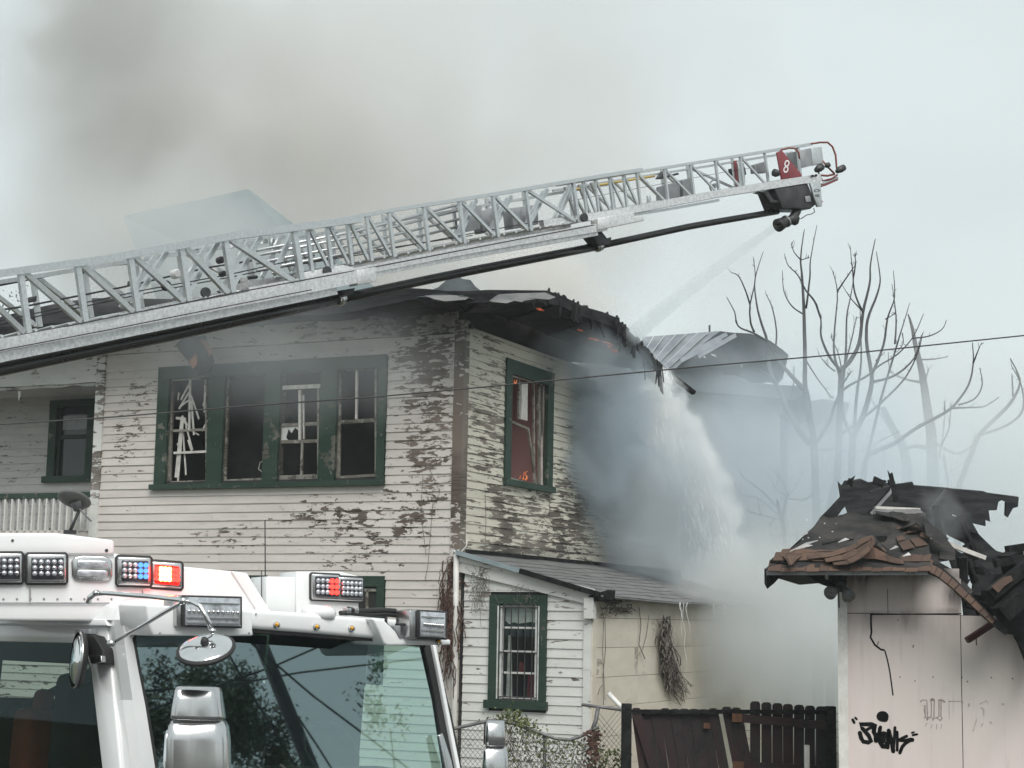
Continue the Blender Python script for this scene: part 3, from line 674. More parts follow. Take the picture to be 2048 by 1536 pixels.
mb = MB(); mb.hexa([FW.P(S_L, zb0 + .05, -.1), FW.P(S_L + 4.6, zb0 + .05, -.1), FW.P(S_L + 4.6, zb0 + .05, porch_n), FW.P(S_L, zb0 + .05, porch_n), FW.P(S_L, zb0 + .08, -.1), FW.P(S_L + 4.6, zb0 + .08, -.1), FW.P(S_L + 4.6, zb0 + .08, porch_n), FW.P(S_L, zb0 + .08, porch_n)]); mb.build('porch_ceiling', M['paint_porch'], house)
mb = MB(); mb.face([FW.P(S_L - .02, 2.4, 0), FW.P(S_L - .02, 2.4, porch_n), FW.P(S_L - .02, Z_TOP, porch_n), FW.P(S_L - .02, Z_TOP, 0)]); mb.attr = {'peel': [.1] * 4, 'soot': [0] * 4}; mb.build('porch_side', M['paint_porch'], house)
fl = FW.inv(90, 1062)[1]
mb = MB(); mb.hexa([FW.P(S_L, fl - .1, .0), FW.P(S_L + 4.6, fl - .1, .0), FW.P(S_L + 4.6, fl - .1, porch_n), FW.P(S_L, fl - .1, porch_n), FW.P(S_L, fl, .0), FW.P(S_L + 4.6, fl, .0), FW.P(S_L + 4.6, fl, porch_n), FW.P(S_L, fl, porch_n)]); mb.build('porch_floor', M['paint_porch'], house)
rz = FW.inv(90, 986)[1]
rail = board(FW, S_L + .10, S_L + 4.6, rz - .09, rz, -.06, .03, M['green'], 'porch_railing', house, 1, 10, .3, None, .01)
s_ = S_L + .14
while s_ < S_L + 4.5:
    a = U(-.006, .006); mb = MB(); mb.beam(FW.P(s_, fl, -.01), FW.P(s_ + a, rz - .09, -.01), .075, .03, DF); mb.attr = {'peel': [-.2] * 8, 'soot': [0] * 8}; mb.build('baluster', M['paint_clean'], rail); s_ += .142
siding(house, FW, lambda z: (S_L + .1, S_L + 4.6), .45, fl, .125, [], M['paint'], lambda x, y: .1, None, name='clapboard', joint=4)

# --- charred flap of siding hanging by the ladder
mb = MB(); P_ = lambda x, y, d: at(x, y, d)
fp = thing('charred_debris', 'black square of burnt sheathing hanging under the eave above the left window', 'debris', at(385, 720, 25.2))
for pts, m_, d_ in (([(350, 690), (368, 674), (410, 670), (425, 730), (404, 735), (388, 738)], 'charblue', 25.4), ([(395, 672), (420, 700), (428, 722), (418, 742), (398, 750), (390, 720)], 'char', 25.2), ([(398, 678), (412, 680), (424, 705), (420, 712), (408, 690)], 'woodraw', 25.1), ([(378, 722), (392, 708), (394, 728), (386, 738)], 'woodraw', 25.1)):
    mb = MB(); mb.prism([at(x, y, d_) for x, y in pts], V((.01, .04, 0))); mb.build('burnt_sheet', M[m_], fp)

# ================================================================== LEAN-TO
L1s = FW.inv(1183, 1300)[0]
lc = FW.P(L1s, 0, .03); LW = Wall(lc, DR, (.901, -.433)); LF = Wall(FW.P(0, 0, .03), DF, FW.n)
lean = thing('lean_to', 'small white lean-to with a grey shed roof against the side of the house', 'annex', (lc.x, lc.y, 0))
zhi = LF.inv(935, 1118)[1]; zlo = LF.inv(1180, 1186)[1]
ztop = lambda s_: zhi + (zlo - zhi) * (s_ / L1s)
lww = [LF.inv(x, 1300)[0] for x in (980, 1094)]; lz1, lz0 = LF.inv(1040, 1190)[1], LF.inv(1035, 1418)[1]
lwall = sheet_with_holes(LF, L1s, -.02, .2, zlo - .02, -.02, [(lww[1] + .05, lww[0] - .05, lz0 + .1, lz1 - .1)], M['room'], 'front_wall', lean)
mb = MB(); mb.face([LF.P(L1s, zlo - .02, -.021), LF.P(0, zlo - .02, -.021), LF.P(0, zhi, -.021)]); mb.build('gable_wall', M['room'], lean)
def lspan(z):
    a = L1s + .10
    if z > zlo - .05: a = max(a, L1s * (z + .07 - zhi) / (zlo - zhi)); 
    return (a, -.10)
siding(lwall, LF, lspan, .4, zhi - .1, .126, [(lww[1], lww[0], lz0, lz1)], M['paint_clean'], lambda x, y: .03 + blobs(x, y, [(1060, 1350, 40, 30, .08)]), None, -.01, 9, .003)
board(LF, L1s - .015, L1s + .095, .3, zlo - .05, -.01, .03, M['paint_clean'], 'corner_board', lean, 12, 1, .06)
pipe = MB(); pipe.tube([LF.P(*LF.inv(x, y, .08), .08) for x, y in ((913, 1100), (911, 1250), (909, 1400), (907, 1560))], .042, 8)
dn = tag(pipe.build('downpipe', M['pipewhite'], None, True), 'white downpipe running down the corner between house and lean-to', 'downpipe')
for i, (o0, w_) in enumerate(((.05, .15), (.075, .07))):                       # rake boards under the roof edge
    zo = -.02 if i else -.17
    mb = MB(); mb.hexa([LF.P(L1s - .06, zlo + zo, .0), LF.P(.02, zhi + zo, .0), LF.P(.02, zhi + zo, o0), LF.P(L1s - .06, zlo + zo, o0), LF.P(L1s - .06, zlo + zo + w_, .0), LF.P(.02, zhi + zo + w_, .0), LF.P(.02, zhi + zo + w_, o0), LF.P(L1s - .06, zlo + zo + w_, o0)])
    mb.attr = {'peel': [.08] * 8, 'soot': [0] * 8}; mb.build('rake_board', M['paint_clean'], lean)
LD = 7.6
def lroof(u, v):                                            # u: along the house side, v: from the house wall down to the eave
    s_ = .02 + (L1s - .22 - .02) * v; z = zhi + .10 + (zlo - .09 - zhi - .02) * v * 1.04 + .02 * mnoise.noise(V((u * 9, v * 4, 2))) - .05 * sin(pi * u) * v
    return LF.P(s_, z, .12) + DR * (LD * u)
mb = MB(); mb.grid(lroof, 30, 10); lr = mb.build('roof', M['roofgrey'], lean, True, solid=.03)
for j in range(1, 10):                                      # courses of shingle showing as low steps
    v0 = j / 10; mb = MB(); mb.grid(lambda u, v: lroof(u, v0 + v * .099) + V((0, 0, .005 * v + .004 + .004 * mnoise.noise(V((u * 30, j, v))))), 40, 1); mb.build('shingle_course', M['roofgrey'], lr)
mb = MB(); mb.hexa([lroof(0, .02) + FW.n * .02 + V((0, 0, -.03)), lroof(0, .46) + FW.n * .02 + V((0, 0, -.03)), lroof(0, .46) + FW.n * .035 + V((0, 0, -.03)), lroof(0, .02) + FW.n * .035 + V((0, 0, -.03)), lroof(0, .02) + FW.n * .02 + V((0, 0, .035)), lroof(0, .46) + FW.n * .02 + V((0, 0, .035)), lroof(0, .46) + FW.n * .035 + V((0, 0, .035)), lroof(0, .02) + FW.n * .035 + V((0, 0, .035))])
mb.build('metal_flashing', pbr('blue_grey_flashing', (.32, .38, .40), (.25, .3, .32), .5, .4), lr)
for (a, b) in ((.46, .99),):
    mb = MB(); mb.beam(lroof(0, a) + FW.n * .03, lroof(0, b) + FW.n * .03, .04, .07); mb.build('rotten_edge', M['char'], lr)
mb = MB(); mb.prism([LF.P(*LF.inv(x, y, .1), .1) for x, y in ((1176, 1192), (1214, 1180), (1212, 1198), (1196, 1203), (1180, 1200))], DR * .3); mb.build('eave_return', M['char'], lr)
mb = MB(); mb.box(LF.P(*LF.inv(1180, 1216, .06), .06), DF * .07, FW.n * .05, V((0, 0, .14))); mb.attr = {'peel': [.3] * 8, 'soot': [0] * 8}; mb.build('corner_block', M['paint_clean'], lean)
# lean-to side wall: wide pale boards
zsl = zlo - .06; z = .15; side = sheet_with_holes(LW, 0, LD, .15, zsl, -.02, [], M['room'], 'side_wall', lean)
while z < zsl:
    h = min(.40, zsl - z); b_ = 0
    for (a, b) in ((.03, 1.7), (1.7, 3.6), (3.6, LD)):
        board(LW, a + .002, b - .002, z + .003, z + h - .003, -.012, .012 + U(0, .006), M['siding2'], 'plank', side, 2, 6, lambda x, y: .10 + blobs(x, y, [(1330, 1300, 40, 80, .25)]), lambda x, y: min(.8, blobs(x, y, [(1360, 1290, 50, 120, .5), (1260, 1215, 60, 18, .35)])), .002)
    z += .40
board(LW, 0, .13, .15, zsl, -.01, .03, M['siding2'], 'corner_board', lean, 8, 1, .12)
# lean-to window
lwn = board(LF, lww[1] - .0, lww[0], lz1 - .13, lz1, -.01, .05, M['green'], 'window', lean, 1, 4, .02)
for (a, b) in ((lww[1], lww[1] + .13), (lww[0] - .16, lww[0])): board(LF, a, b, lz0 + .10, lz1 - .13, -.01, .05, M['green'], 'casing', lwn, 6, 1, .02)
board(LF, lww[1] - .03, lww[0] + .05, lz0 - .0, lz0 + .11, -.01, .08, M['green'], 'sill', lwn, 1, 4, .05)
ia, ib = lww[1] + .15, lww[0] - .18; iz0, iz1 = lz0 + .13, lz1 - .15
for s_ in (ia, ib): board(LF, s_ - .012, s_ + .018, iz0, iz1, -.03, .03, M['sashwhite'], 'sash', lwn, 1, 1)
for z in (iz0 + .02, iz0 + (iz1 - iz0) * .28, iz0 + (iz1 - iz0) * .51, iz0 + (iz1 - iz0) * .765, iz1): board(LF, ia, ib, z - .012, z + .014, -.03, .0, M['sashwhite'], 'sash', lwn, 1, 1)
board(LF, ib + .03, ib + .05, iz0, iz1, .0, .055, M['sashwhite'], 'sash', lwn, 4, 1); board(LF, ia - .05, ia - .035, iz0, iz1, .0, .055, M['sashwhite'], 'sash', lwn, 4, 1, 0, None, .004)
for k in range(5):
    s_ = ia + (ib - ia) * (k + .5) / 5; mb = MB(); mb.tube([LF.P(s_, iz0 - .03, .045), LF.P(s_, iz1 + .03, .045)], .0075, 6); mb.build('bar', M['darkmetal'], lwn)
for z in (iz0 + .03, iz0 + (iz1 - iz0) * .5, iz1 - .02):
    mb = MB(); mb.tube([LF.P(ia - .04, z, .045), LF.P(ib + .04, z, .045)], .008, 6); mb.build('bar', M['darkmetal'], lwn)
board(LF, ia, ib, iz0 - .05, iz0, -.02, .05, M['darkmetal'], 'grate_foot', lwn, 1, 1)
mb = MB(); mb.prism([LF.P(s_, z, -.10) for s_, z in ((ia, iz1), (ib, iz1), (ib, iz1 - .20), (ib - .06, iz1 - .25), (ib - .13, iz1 - .22), (ib - .2, iz1 - .24), (ia + .12, iz1 - .21), (ia + .05, iz1 - .24), (ia, iz1 - .2))], FW.n * -.01); mb.build('curtain', M['curtain'], lwn)
for (a, b, z0, z1, mt) in ((ib - .09, ib, iz0, iz1 - .4, 'curtain'), (ia + .02, ia + .22, iz0, iz0 + .34, 'redcloth'), (ib - .28, ib - .18, iz0 + .35, iz0 + .5, 'redcloth')):
    mb = MB(); mb.prism([LF.P(a, z0, -.16), LF.P(b, z0, -.16), LF.P(b - .02, z1, -.16), LF.P(a + .03, z1, -.16)], FW.n * -.02); mb.build('curtain', M[mt], lwn)
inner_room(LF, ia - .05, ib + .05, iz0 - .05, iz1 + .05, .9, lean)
board(LF, ia, ib, iz0, iz1, -.04, -.036, M['pane'], 'pane', lwn)

# ================================================================== AERIAL LADDER
def ldepth(px): return 14.0 + 7.0 * px / 1650.0             # it reaches away from us towards the right
def lp(px, py): return at(px, py, ldepth(px))
def lerp_poly(pts, x):
    if x <= pts[0][0]: (x0, y0), (x1, y1) = pts[0], pts[1]
    else:
        for i in range(len(pts) - 1):
            if x <= pts[i + 1][0] or i == len(pts) - 2: (x0, y0), (x1, y1) = pts[i], pts[i + 1]; break
    return y0 + (y1 - y0) * (x - x0) / (x1 - x0)
ladder = thing('aerial_ladder', 'long aluminium aerial ladder with a red plate numbered 8 at its tip', 'ladder', lp(-300, 700))
ldir = (lp(1600, 330) - lp(0, 600)).normalized()
side_v = V((-ldir.y, ldir.x, 0)).normalized()               # towards the far side of the ladder
up_v = V((0, 0, 1))
def k_of(px): return ldepth(px) / FOC
def rail(pts, wpx, hpx, mat, name, off=0.0, dpx=0, parent=ladder, bevel=0):
    for i in range(len(pts) - 1):
        (x0, y0), (x1, y1) = pts[i], pts[i + 1]
        mb = MB(); p, q = lp(x0, y0 + dpx) + side_v * off, lp(x1, y1 + dpx) + side_v * off
        k = (k_of(x0) + k_of(x1)) / 2; d = (q - p).normalized(); a = d.cross(up_v).normalized(); b = a.cross(d).normalized()
        w0, w1 = k_of(x0), k_of(x1)
        ha = a * wpx * .5
        mb.hexa([p - ha * w0 - b * hpx * w0 * .5, p + ha * w0 - b * hpx * w0 * .5, p + ha * w0 + b * hpx * w0 * .5, p - ha * w0 + b * hpx * w0 * .5,
                 q - ha * w1 - b * hpx * w1 * .5, q + ha * w1 - b * hpx * w1 * .5, q + ha * w1 + b * hpx * w1 * .5, q - ha * w1 + b * hpx * w1 * .5])
        mb.build(name, mat, parent, bevel=bevel)
def strut(p, q, px, wpx, name, off=0.0, mat=None, tpx=None, parent=ladder):
    mb = MB(); k = k_of(px); a, b = lp(*p) + side_v * off, lp(*q) + side_v * off
    d = (b - a).normalized(); mb.beam(a, b, (tpx or wpx) * k, wpx * k, side_v.cross(d)); mb.build(name, mat or M['alu'], parent)
def truss(top, bot, xs, lean, wv, wd, off, dirn=1, name_v='post', name_d='brace', last=True, hx=0):
    """Posts at the pixel columns xs between the rails, and an N brace from the head of each post to the foot of the next."""
    for i, x in enumerate(xs):
        x0, x1 = x + hx, x + lean + hx
        strut((x0, lerp_poly(top, x0)), (x1, lerp_poly(bot, x1)), x, wv, name_v, off)
        if i < len(xs) - 1 and dirn:
            xn = xs[i + 1] + lean + hx
            strut((x0 + wv * .7, lerp_poly(top, x0 + wv) + 3), (xn - wv * .8, lerp_poly(bot, xn) - 3), x, wd, name_d, off + .012)
FAR = .62
# first (lowest) section
T1 = [(-330, 622), (0, 547), (210, 518), (460, 473), (720, 438)]; B1 = [(-330, 742), (0, 677), (279, 626), (470, 588), (735, 553)]
rail(T1[:5], 20, 15, M['alu'], 'top_rail'); rail([(-330, 607), (0, 540), (460, 468), (600, 449)], 12, 9, M['alu'], 'top_rail', FAR, 14)
rail([(-330, 757), (0, 690), (200, 653), (420, 611), (600, 577), (738, 549)], 34, 25, M['alu2'], 'bottom_rail', -.02, 0)
rail([(-330, 782), (0, 714), (200, 675), (420, 630), (600, 594), (668, 580)], 26, 20, M['alu2'], 'lower_beam', .02, 0)
rail([(-330, 770), (0, 702), (200, 664), (420, 620), (600, 585)], 8, 2, M['rubber'], 'slide_pad', -.185, 0)
rail([(-330, 752), (0, 684), (300, 622), (500, 582), (728, 546)], 26, 22, M['alu2'], 'bottom_rail', FAR, -2)
truss(T1, B1, [-280, -170, -66, 40, 154, 259, 361, 449, 587], 17, 11.5, 11, 0)
truss(T1, [(x, y - 14) for x, y in B1], [-305, -195, -90, 18, 128, 232, 334, 424, 560], 15, 10, 9, FAR)
for (a, b) in (((346, 500), (278, 606)), ((450, 478), (385, 590)), ((534, 470), (475, 575)), ((598, 462), (562, 545))):
    strut(a, b, a[0], 9, 'cross_brace', .12); strut((a[0] + 14, a[1] - 2), (b[0] + 14, b[1] - 4), a[0], 9, 'cross_brace', FAR - .15)
# second section, nested inside the first
T2 = [(280, 520), (480, 480), (600, 452), (800, 417), (1000, 386), (1200, 352), (1290, 338)]; B2 = [(280, 600), (600, 548), (700, 530), (864, 500), (1005, 472), (1163, 443), (1280, 428)]
rail(T2[2:], 11, 7.5, M['alu'], 'top_rail', .06); rail([(640, 453), (1000, 392), (1280, 344)], 8, 5.5, M['alu'], 'top_rail', FAR - .08, 8)
rail([(500, 577), (735, 533), (900, 500), (1060, 472), (1215, 446)], 20, 17, M['alu2'], 'bottom_rail', .06, 6)
rail([(640, 558), (900, 508), (1060, 480), (1200, 455)], 16, 12, M['alu2'], 'lower_beam', .08, 9)
rail([(500, 570), (735, 526), (900, 492), (1200, 438)], 16, 14, M['alu2'], 'bottom_rail', FAR - .08, -4)
truss(T2, B2, [620, 659, 700, 739, 784, 854, 925, 992, 1058, 1153], 11, 7, 6.2, .06)
truss(T2, [(x, y - 10) for x, y in B2], [600, 640, 680, 722, 758, 827, 898, 968, 1035, 1110], 9, 6, 5.5, FAR - .08)
for (a, b) in (((970, 395), (935, 470)), ((1040, 388), (1000, 462)), ((1112, 374), (1072, 452)), ((1160, 372), (1130, 440))):
    strut(a, b, a[0], 7, 'cross_brace', .15); strut((a[0] + 9, a[1]), (b[0] + 9, b[1] - 2), a[0], 6, 'cross_brace', .3)
# third (fly) section
T3 = [(1130, 366), (1290, 340), (1447, 315), (1547, 299), (1640, 284)]; B3 = [(1100, 444), (1239, 424), (1350, 403), (1456, 383), (1560, 367), (1655, 352)]
rail(T3, 8, 5.5, M['alu'], 'top_rail', .14); rail([(1160, 362), (1447, 317), (1640, 286)], 6, 4, M['alu'], 'top_rail', FAR - .16, 5)
rail(B3, 16, 15, M['alu2'], 'bottom_rail', .14); rail([(1240, 432), (1350, 415), (1456, 396)], 8, 5, M['alu'], 'lower_beam', .16)
rail([(1160, 432), (1350, 398), (1650, 347)], 10, 9, M['alu2'], 'bottom_rail', FAR - .16, -2)
truss(T3, B3, [1182, 1206, 1235, 1263, 1290, 1345, 1397, 1447, 1497, 1546], 9, 4.8, 4.2, .14)
truss(T3, [(x, y - 7) for x, y in B3], [1192, 1222, 1276, 1328, 1378, 1430, 1520], 8, 5, 4.5, FAR - .16)
strut((1613, 290), (1619, 358), 1613, 5.5, 'post', .14)
for x in (1165, 1193, 1218): strut((x, lerp_poly(T3, x) + 4), (x + 26, lerp_poly(B3, x + 26)), x, 5, 'brace', .3)
# rungs across each section
for (T, B, xs, o0, o1) in ((T1, B1, range(-300, 720, 34), .02, FAR), (T2, B2, range(610, 1210, 24), .08, FAR - .1), (T3, B3, range(1200, 1640, 19), .16, FAR - .17)):
    for x in xs:
        y = lerp_poly(B, x) - 4; mb = MB(); mb.tube([lp(x, y) + side_v * o0, lp(x, y) + side_v * o1], .016, 6); mb.build('rung', M['alu'], ladder)
# hand-rail lines, cables and hoses along the sides
for (pts, o, r) in (([(-330, 690), (0, 612), (100, 598), (300, 559), (470, 520), (560, 506)], FAR - .1, .010), ([(-300, 628), (20, 559), (230, 518), (320, 508), (460, 480)], FAR - .02, .012), ([(-330, 708), (0, 641), (300, 577), (470, 546), (640, 508)], .10, .006), ([(-330, 715), (0, 648), (300, 584), (560, 534), (740, 505), (900, 474), (1140, 430)], .12, .006),
                    ([(0, 679), (470, 586), (735, 537), (1000, 486), (1180, 452)], -.06, .007), ([(640, 518), (800, 489), (980, 462)], .3, .006), ([(1180, 392), (1497, 333), (1545, 326)], .3, .003)):
    mb = MB(); mb.tube([lp(x, y) + side_v * o for x, y in pts], r, 6); mb.build('cable', M['tarcable'], ladder, True)
for k, (y0, y1) in enumerate(((492, 444), (508, 462), (523, 477), (482, 432))):
    mb = MB(); mb.tube([lp(560, y0 + 6) + side_v * (FAR - .2), lp(760, y0 - 32) + side_v * (FAR - .2), lp(980, y1 - 40) + side_v * (FAR - .2)], .017, 6); mb.build('guide_rail', M['alu'], ladder, True)
for (x, y) in ((8, 559), (122, 582), (218, 526), (324, 549)):
    mb = MB(); mb.box(lp(x, y) + side_v * (FAR - .05), ldir * .035, side_v * .03, up_v * .025); mb.build('clamp', M['darkmetal'], ladder, bevel=.006)
for (x, y, r) in ((380, 540, .045), (470, 512, .035), (475, 540, .03)):
    mb = MB(); mb.lathe(lp(x, y) + side_v * .3, -side_v, [(0, r), (.06, r), (.075, r * .75)], 14); mb.build('lamp_head', M['white'] if r > .04 else M['darkmetal'], ladder)
for (pts, m) in (([(492, 560), (506, 553), (520, 550), (536, 548)], 'darkmetal'), ([(500, 556), (514, 552)], 'white')):
    mb = MB(); mb.tube([lp(x, y) + side_v * .2 for x, y in pts], .028 if m == 'white' else .018, 8); mb.build('coupling', M[m], ladder, True)
for (a, b) in (((400, 582), (430, 586)), ((640, 543), (676, 540)), ((1160, 428), (1185, 440)), ((320, 575), (352, 566))):
    mb = MB(); mb.lathe(lp((a[0] + b[0]) / 2, (a[1] + b[1]) / 2) + side_v * .02, side_v, [(0, .05), (.03, .05), (.04, .03)], 12); mb.build('pulley', M['darkmetal'], ladder)
def lbox(poly, off, depth, mat, name, bevel=.004, parent=ladder):
    mb = MB(); mb.prism([lp(x, y) + side_v * off for x, y in poly], side_v * depth); return mb.build(name, mat, parent, bevel=bevel)
lbox([(605, 545), (692, 528), (715, 534), (735, 545), (700, 552), (610, 562)], .05, .12, M['alu2'], 'end_plate')
lbox([(700, 543), (738, 537), (740, 566), (702, 573)], -.12, .15, M['alu2'], 'end_cap')
lbox([(1193, 437), (1266, 424), (1266, 440), (1285, 433), (1286, 442), (1266, 446), (1194, 461)], -.02, .12, M['alu2'], 'end_plate')
lbox([(1004, 401), (960, 398), (968, 455), (1000, 448)], .34, .05, M['greymetal'], 'equipment_plate'); lbox([(1000, 412), (1042, 400), (1038, 450), (1010, 455)], .36, .16, M['greymetal'], 'equipment_box')
lbox([(1065, 405), (1118, 398), (1120, 438), (1070, 446)], .36, .16, M['greymetal'], 'equipment_box')
lbox([(1372, 360), (1400, 352), (1402, 386), (1372, 390)], .34, .16, M['greymetal'], 'equipment_box'); lbox([(1407, 350), (1424, 347), (1427, 380), (1408, 384)], .34, .10, M['greymetal'], 'equipment_box')
lbox([(1368, 334), (1372, 330), (1371, 346), (1360, 346)], .36, .06, M['darkmetal'], 'bracket'); lbox([(1376, 340), (1400, 334), (1402, 338), (1378, 344)], .36, .04, M['darkmetal'], 'bracket')
for (a, b) in (((1185, 369), (1203, 367)), ((1222, 362), (1262, 357)), ((1262, 356), (1345, 343))):
    mb = MB(); mb.tube([lp(*a) + side_v * .3, lp(*b) + side_v * .3], .013, 8); mb.build('pike_pole', M['yellow'], ladder, True)
lbox([(1308, 388), (1314, 388), (1315, 402), (1309, 403)], .1, .03, M['alu'], 'stub_post')
mb = MB(); mb.tube([lp(1465 + 9 * cos(t), 363 + 12 * sin(t)) + side_v * .3 for t in [i * 2 * pi / 18 for i in range(19)]], .010, 6, False); mb.build('handwheel', M['greymetal'], ladder, True)
mb = MB(); mb.lathe(lp(1465, 363) + side_v * .27, side_v, [(0, .03), (.05, .03)], 10); mb.build('wheel_hub', M['greymetal'], ladder)
# waterway pipe slung under the ladder
PIPE = [(-330, 806), (0, 738), (200, 697), (420, 653), (600, 613), (712, 590), (940, 541), (1225, 486), (1420, 444), (1585, 416)]
def pipe_pt(x): return lp(x, lerp_poly(PIPE, x)) + side_v * .28 
for (x0, x1, r) in ((-330, 712, .062), (712, 1230, .050), (1230, 1590, .040)):
    mb = MB(); xs = [x0 + (x1 - x0) * i / 6 for i in range(7)]; mb.tube([pipe_pt(x) for x in xs], r, 14); mb.build('waterway_pipe', M['blackpipe'], ladder, True)
mb = MB(); mb.tube([pipe_pt(x) + V((0, 0, .055)) - side_v * .06 for x in (-330, 0, 250, 470, 600, 706)], .03, 8); mb.build('conduit', M['blackpipe'], ladder, True)
for x, r in ((712, .070), (1230, .062)):
    mb = MB(); d = (pipe_pt(x + 20) - pipe_pt(x)).normalized(); mb.lathe(pipe_pt(x) - d * .04, d, [(0, r), (.02, r * 1.12), (.045, r * 1.12), (.055, r * .9), (.08, r)], 16); mb.build('pipe_clamp', M['brushed'], ladder, True)
lbox([(693, 578), (722, 573), (718, 586), (700, 588)], .1, .2, M['darkmetal'], 'pipe_bracket'); lbox([(1196, 462), (1218, 456), (1234, 476), (1240, 470), (1238, 484), (1216, 488)], .14, .16, M['darkmetal'], 'pipe_bracket')
# ladder tip: red plate, boxes, tubes, monitor
tp = [(1566, 302), (1576, 297), (1616, 346), (1616, 350), (1576, 356)]
lbox(tp, .10, .02, M['redplate'], 'red_plate')
def ring(cx, cy_, rx, ry, off, wd, tilt=.25):
    mb = MB(); n = 20; ra, rb = 1 + wd, 1 - wd; o = []
    for i in range(n):
        t = 2 * pi * i / n; o.append([(cx + (rx * k * cos(t)) + tilt * ry * k * sin(t) * -.5, cy_ + ry * k * sin(t)) for k in (ra, rb)])
    for i in range(n):
        j = (i + 1) % n; mb.face([lp(*o[i][0]) + side_v * off, lp(*o[j][0]) + side_v * off, lp(*o[j][1]) + side_v * off, lp(*o[i][1]) + side_v * off])
    return mb
plate = ladder
for (x, y) in ((1585.5, 324), (1583.5, 336)): ring(x, y, 4.0, 5.4, .094, .26).build('numeral', M['white'], ladder)
lbox([(1506, 312), (1510, 311), (1514, 362), (1511, 366)], .3, .03, M['redplate'], 'red_strip'); lbox([(1512, 316), (1525, 316), (1528, 362), (1516, 366)], .3, .05, M['alu'], 'tip_panel')
lbox([(1522, 322), (1545, 320), (1548, 336), (1526, 336)], .45, .1, M['darkmetal'], 'tip_box'); lbox([(1545, 320), (1570, 313), (1572, 336), (1548, 337)], .3, .08, M['greymetal'], 'tip_box')
lbox([(1614, 297), (1638, 292), (1641, 327), (1617, 333)], .12, .22, M['greymetal'], 'control_box'); lbox([(1637.5, 292), (1658, 290), (1662, 323), (1640.5, 328)], .115, .02, M['alu'], 'control_panel')
for pts, r, m in (([(1576, 296), (1592, 292), (1604, 293), (1612, 302), (1614, 314)], .012, 'orange'), ([(1636, 284), (1655, 281), (1670, 281), (1680, 290), (1686, 306), (1688, 330), (1690, 342)], .013, 'orange'), ([(1660, 318), (1672, 332), (1684, 344)], .013, 'orange'), ([(1655, 347), (1670, 348), (1684, 345)], .014, 'orange'), ([(1650, 338), (1660, 358), (1678, 354), (1690, 346)], .011, 'redplate'), ([(1655, 370), (1668, 366), (1690, 356)], .010, 'redplate')):
    mb = MB(); mb.tube([lp(x, y) + side_v * .12 for x, y in pts], r, 7); mb.build('tip_tube', M[m], ladder, True)
for (x, y, x2, y2, r) in ((1686, 340, 1700, 332, .045), (1644, 338, 1656, 330, .05), (1570, 345, 1560, 342, .05), (1664, 330, 1670, 326, .035)):
    mb = MB(); a, b = lp(x, y) + side_v * .10, lp(x2, y2) + side_v * .10; mb.lathe(a, b - a, [(0, r * .6), ((b - a).length * .5, r), ((b - a).length, r * .95)], 14); mb.build('floodlight', M['darkmetal'], ladder, True)
for (x, y) in ((1633, 350), (1640, 349)):
    mb = MB(); mb.lathe(lp(x, y) + side_v * .055, side_v, [(0, .016), (.02, .016)], 10); mb.build('bolt_hole', M['rubber'], ladder)
mb = MB(); mb.tube([lp(x, y) + side_v * .14 for x, y in ((1640, 365), (1664, 363), (1692, 352))], .022, 8); mb.build('nozzle_ram', M['alu'], ladder, True)
lbox([(1562, 374), (1628, 364), (1645, 406), (1634, 415), (1578, 414)], .1, .3, M['darkmetal'], 'monitor_body', .01)
lbox([(1530, 380), (1550, 378), (1562, 396), (1572, 398), (1572, 402), (1556, 402), (1545, 384)], .12, .1, M['darkmetal'], 'monitor_bracket')
lbox([(1628, 364), (1649, 360), (1652, 411), (1643, 412), (1636, 392)], .06, .03, M['alu'], 'monitor_shield')
lbox([(1652, 391), (1659, 401), (1650, 408)], .1, .05, M['redplate'], 'monitor_flap')
lbox([(1621, 390), (1631, 389), (1633, 401), (1623, 402)], .085, .01, M['greymetal'], 'data_plate')
ring(1640.5, 379.5, 5, 2.6, .052, .16, 0).build('shield_logo', M['darkmetal'], ladder)
for i, x in enumerate((1638.5, 1641.5, 1644.5)):
    if i == 0: lbox([(x - .5, 387), (x + .5, 387), (x + .5, 392), (x - .5, 392)], .05, .004, M['darkmetal'], 'numeral', 0)
    else: ring(x, 389.5, 1.1, 2.4, .052, .25, 0).build('numeral', M['darkmetal'], ladder)
mb = MB(); a, b = lp(1618, 418) + side_v * .2, lp(1600, 438) + side_v * .2; mb.tube([lp(1620, 408) + side_v * .2, a, lp(1610, 432) + side_v * .2, b], [.06, .055, .06, .06], 14); mb.build('monitor_elbow', M['darkmetal'], ladder, True)
noz_a, noz_b = lp(1604, 434) + side_v * .2, lp(1580, 446) + side_v * .2; nd = (noz_b - noz_a).normalized(); Ln = (noz_b - noz_a).length
mb = MB(); mb.lathe(noz_a, nd, [(0, .05), (Ln * .2, .055), (Ln * .22, .075), (Ln * .36, .075), (Ln * .4, .065), (Ln * .55, .072), (Ln * .9, .085), (Ln, .085), (Ln * .98, .06)], 18); nozzle = mb.build('nozzle', M['rubber'], ladder, True)
mb = MB(); mb.lathe(noz_a, nd, [(Ln * .24, .078), (Ln * .34, .078)], 18); mb.build('nozzle_band', M['greymetal'], ladder, True)
mb = MB(); a = lp(1612, 444) + side_v * .2; mb.lathe(a, V((.3, 0, 1)), [(0, .03), (.03, .055), (.1, .055), (.13, .03)], 12); mb.build('nozzle_motor', M['rubber'], ladder, True)
mb = MB(); mb.tube([lp(x, y) + side_v * .15 for x, y in ((1646, 412), (1648, 420), (1642, 424), (1632, 426), (1620, 434))], .006, 6); mb.build('control_cable', M['tarcable'], ladder, True)

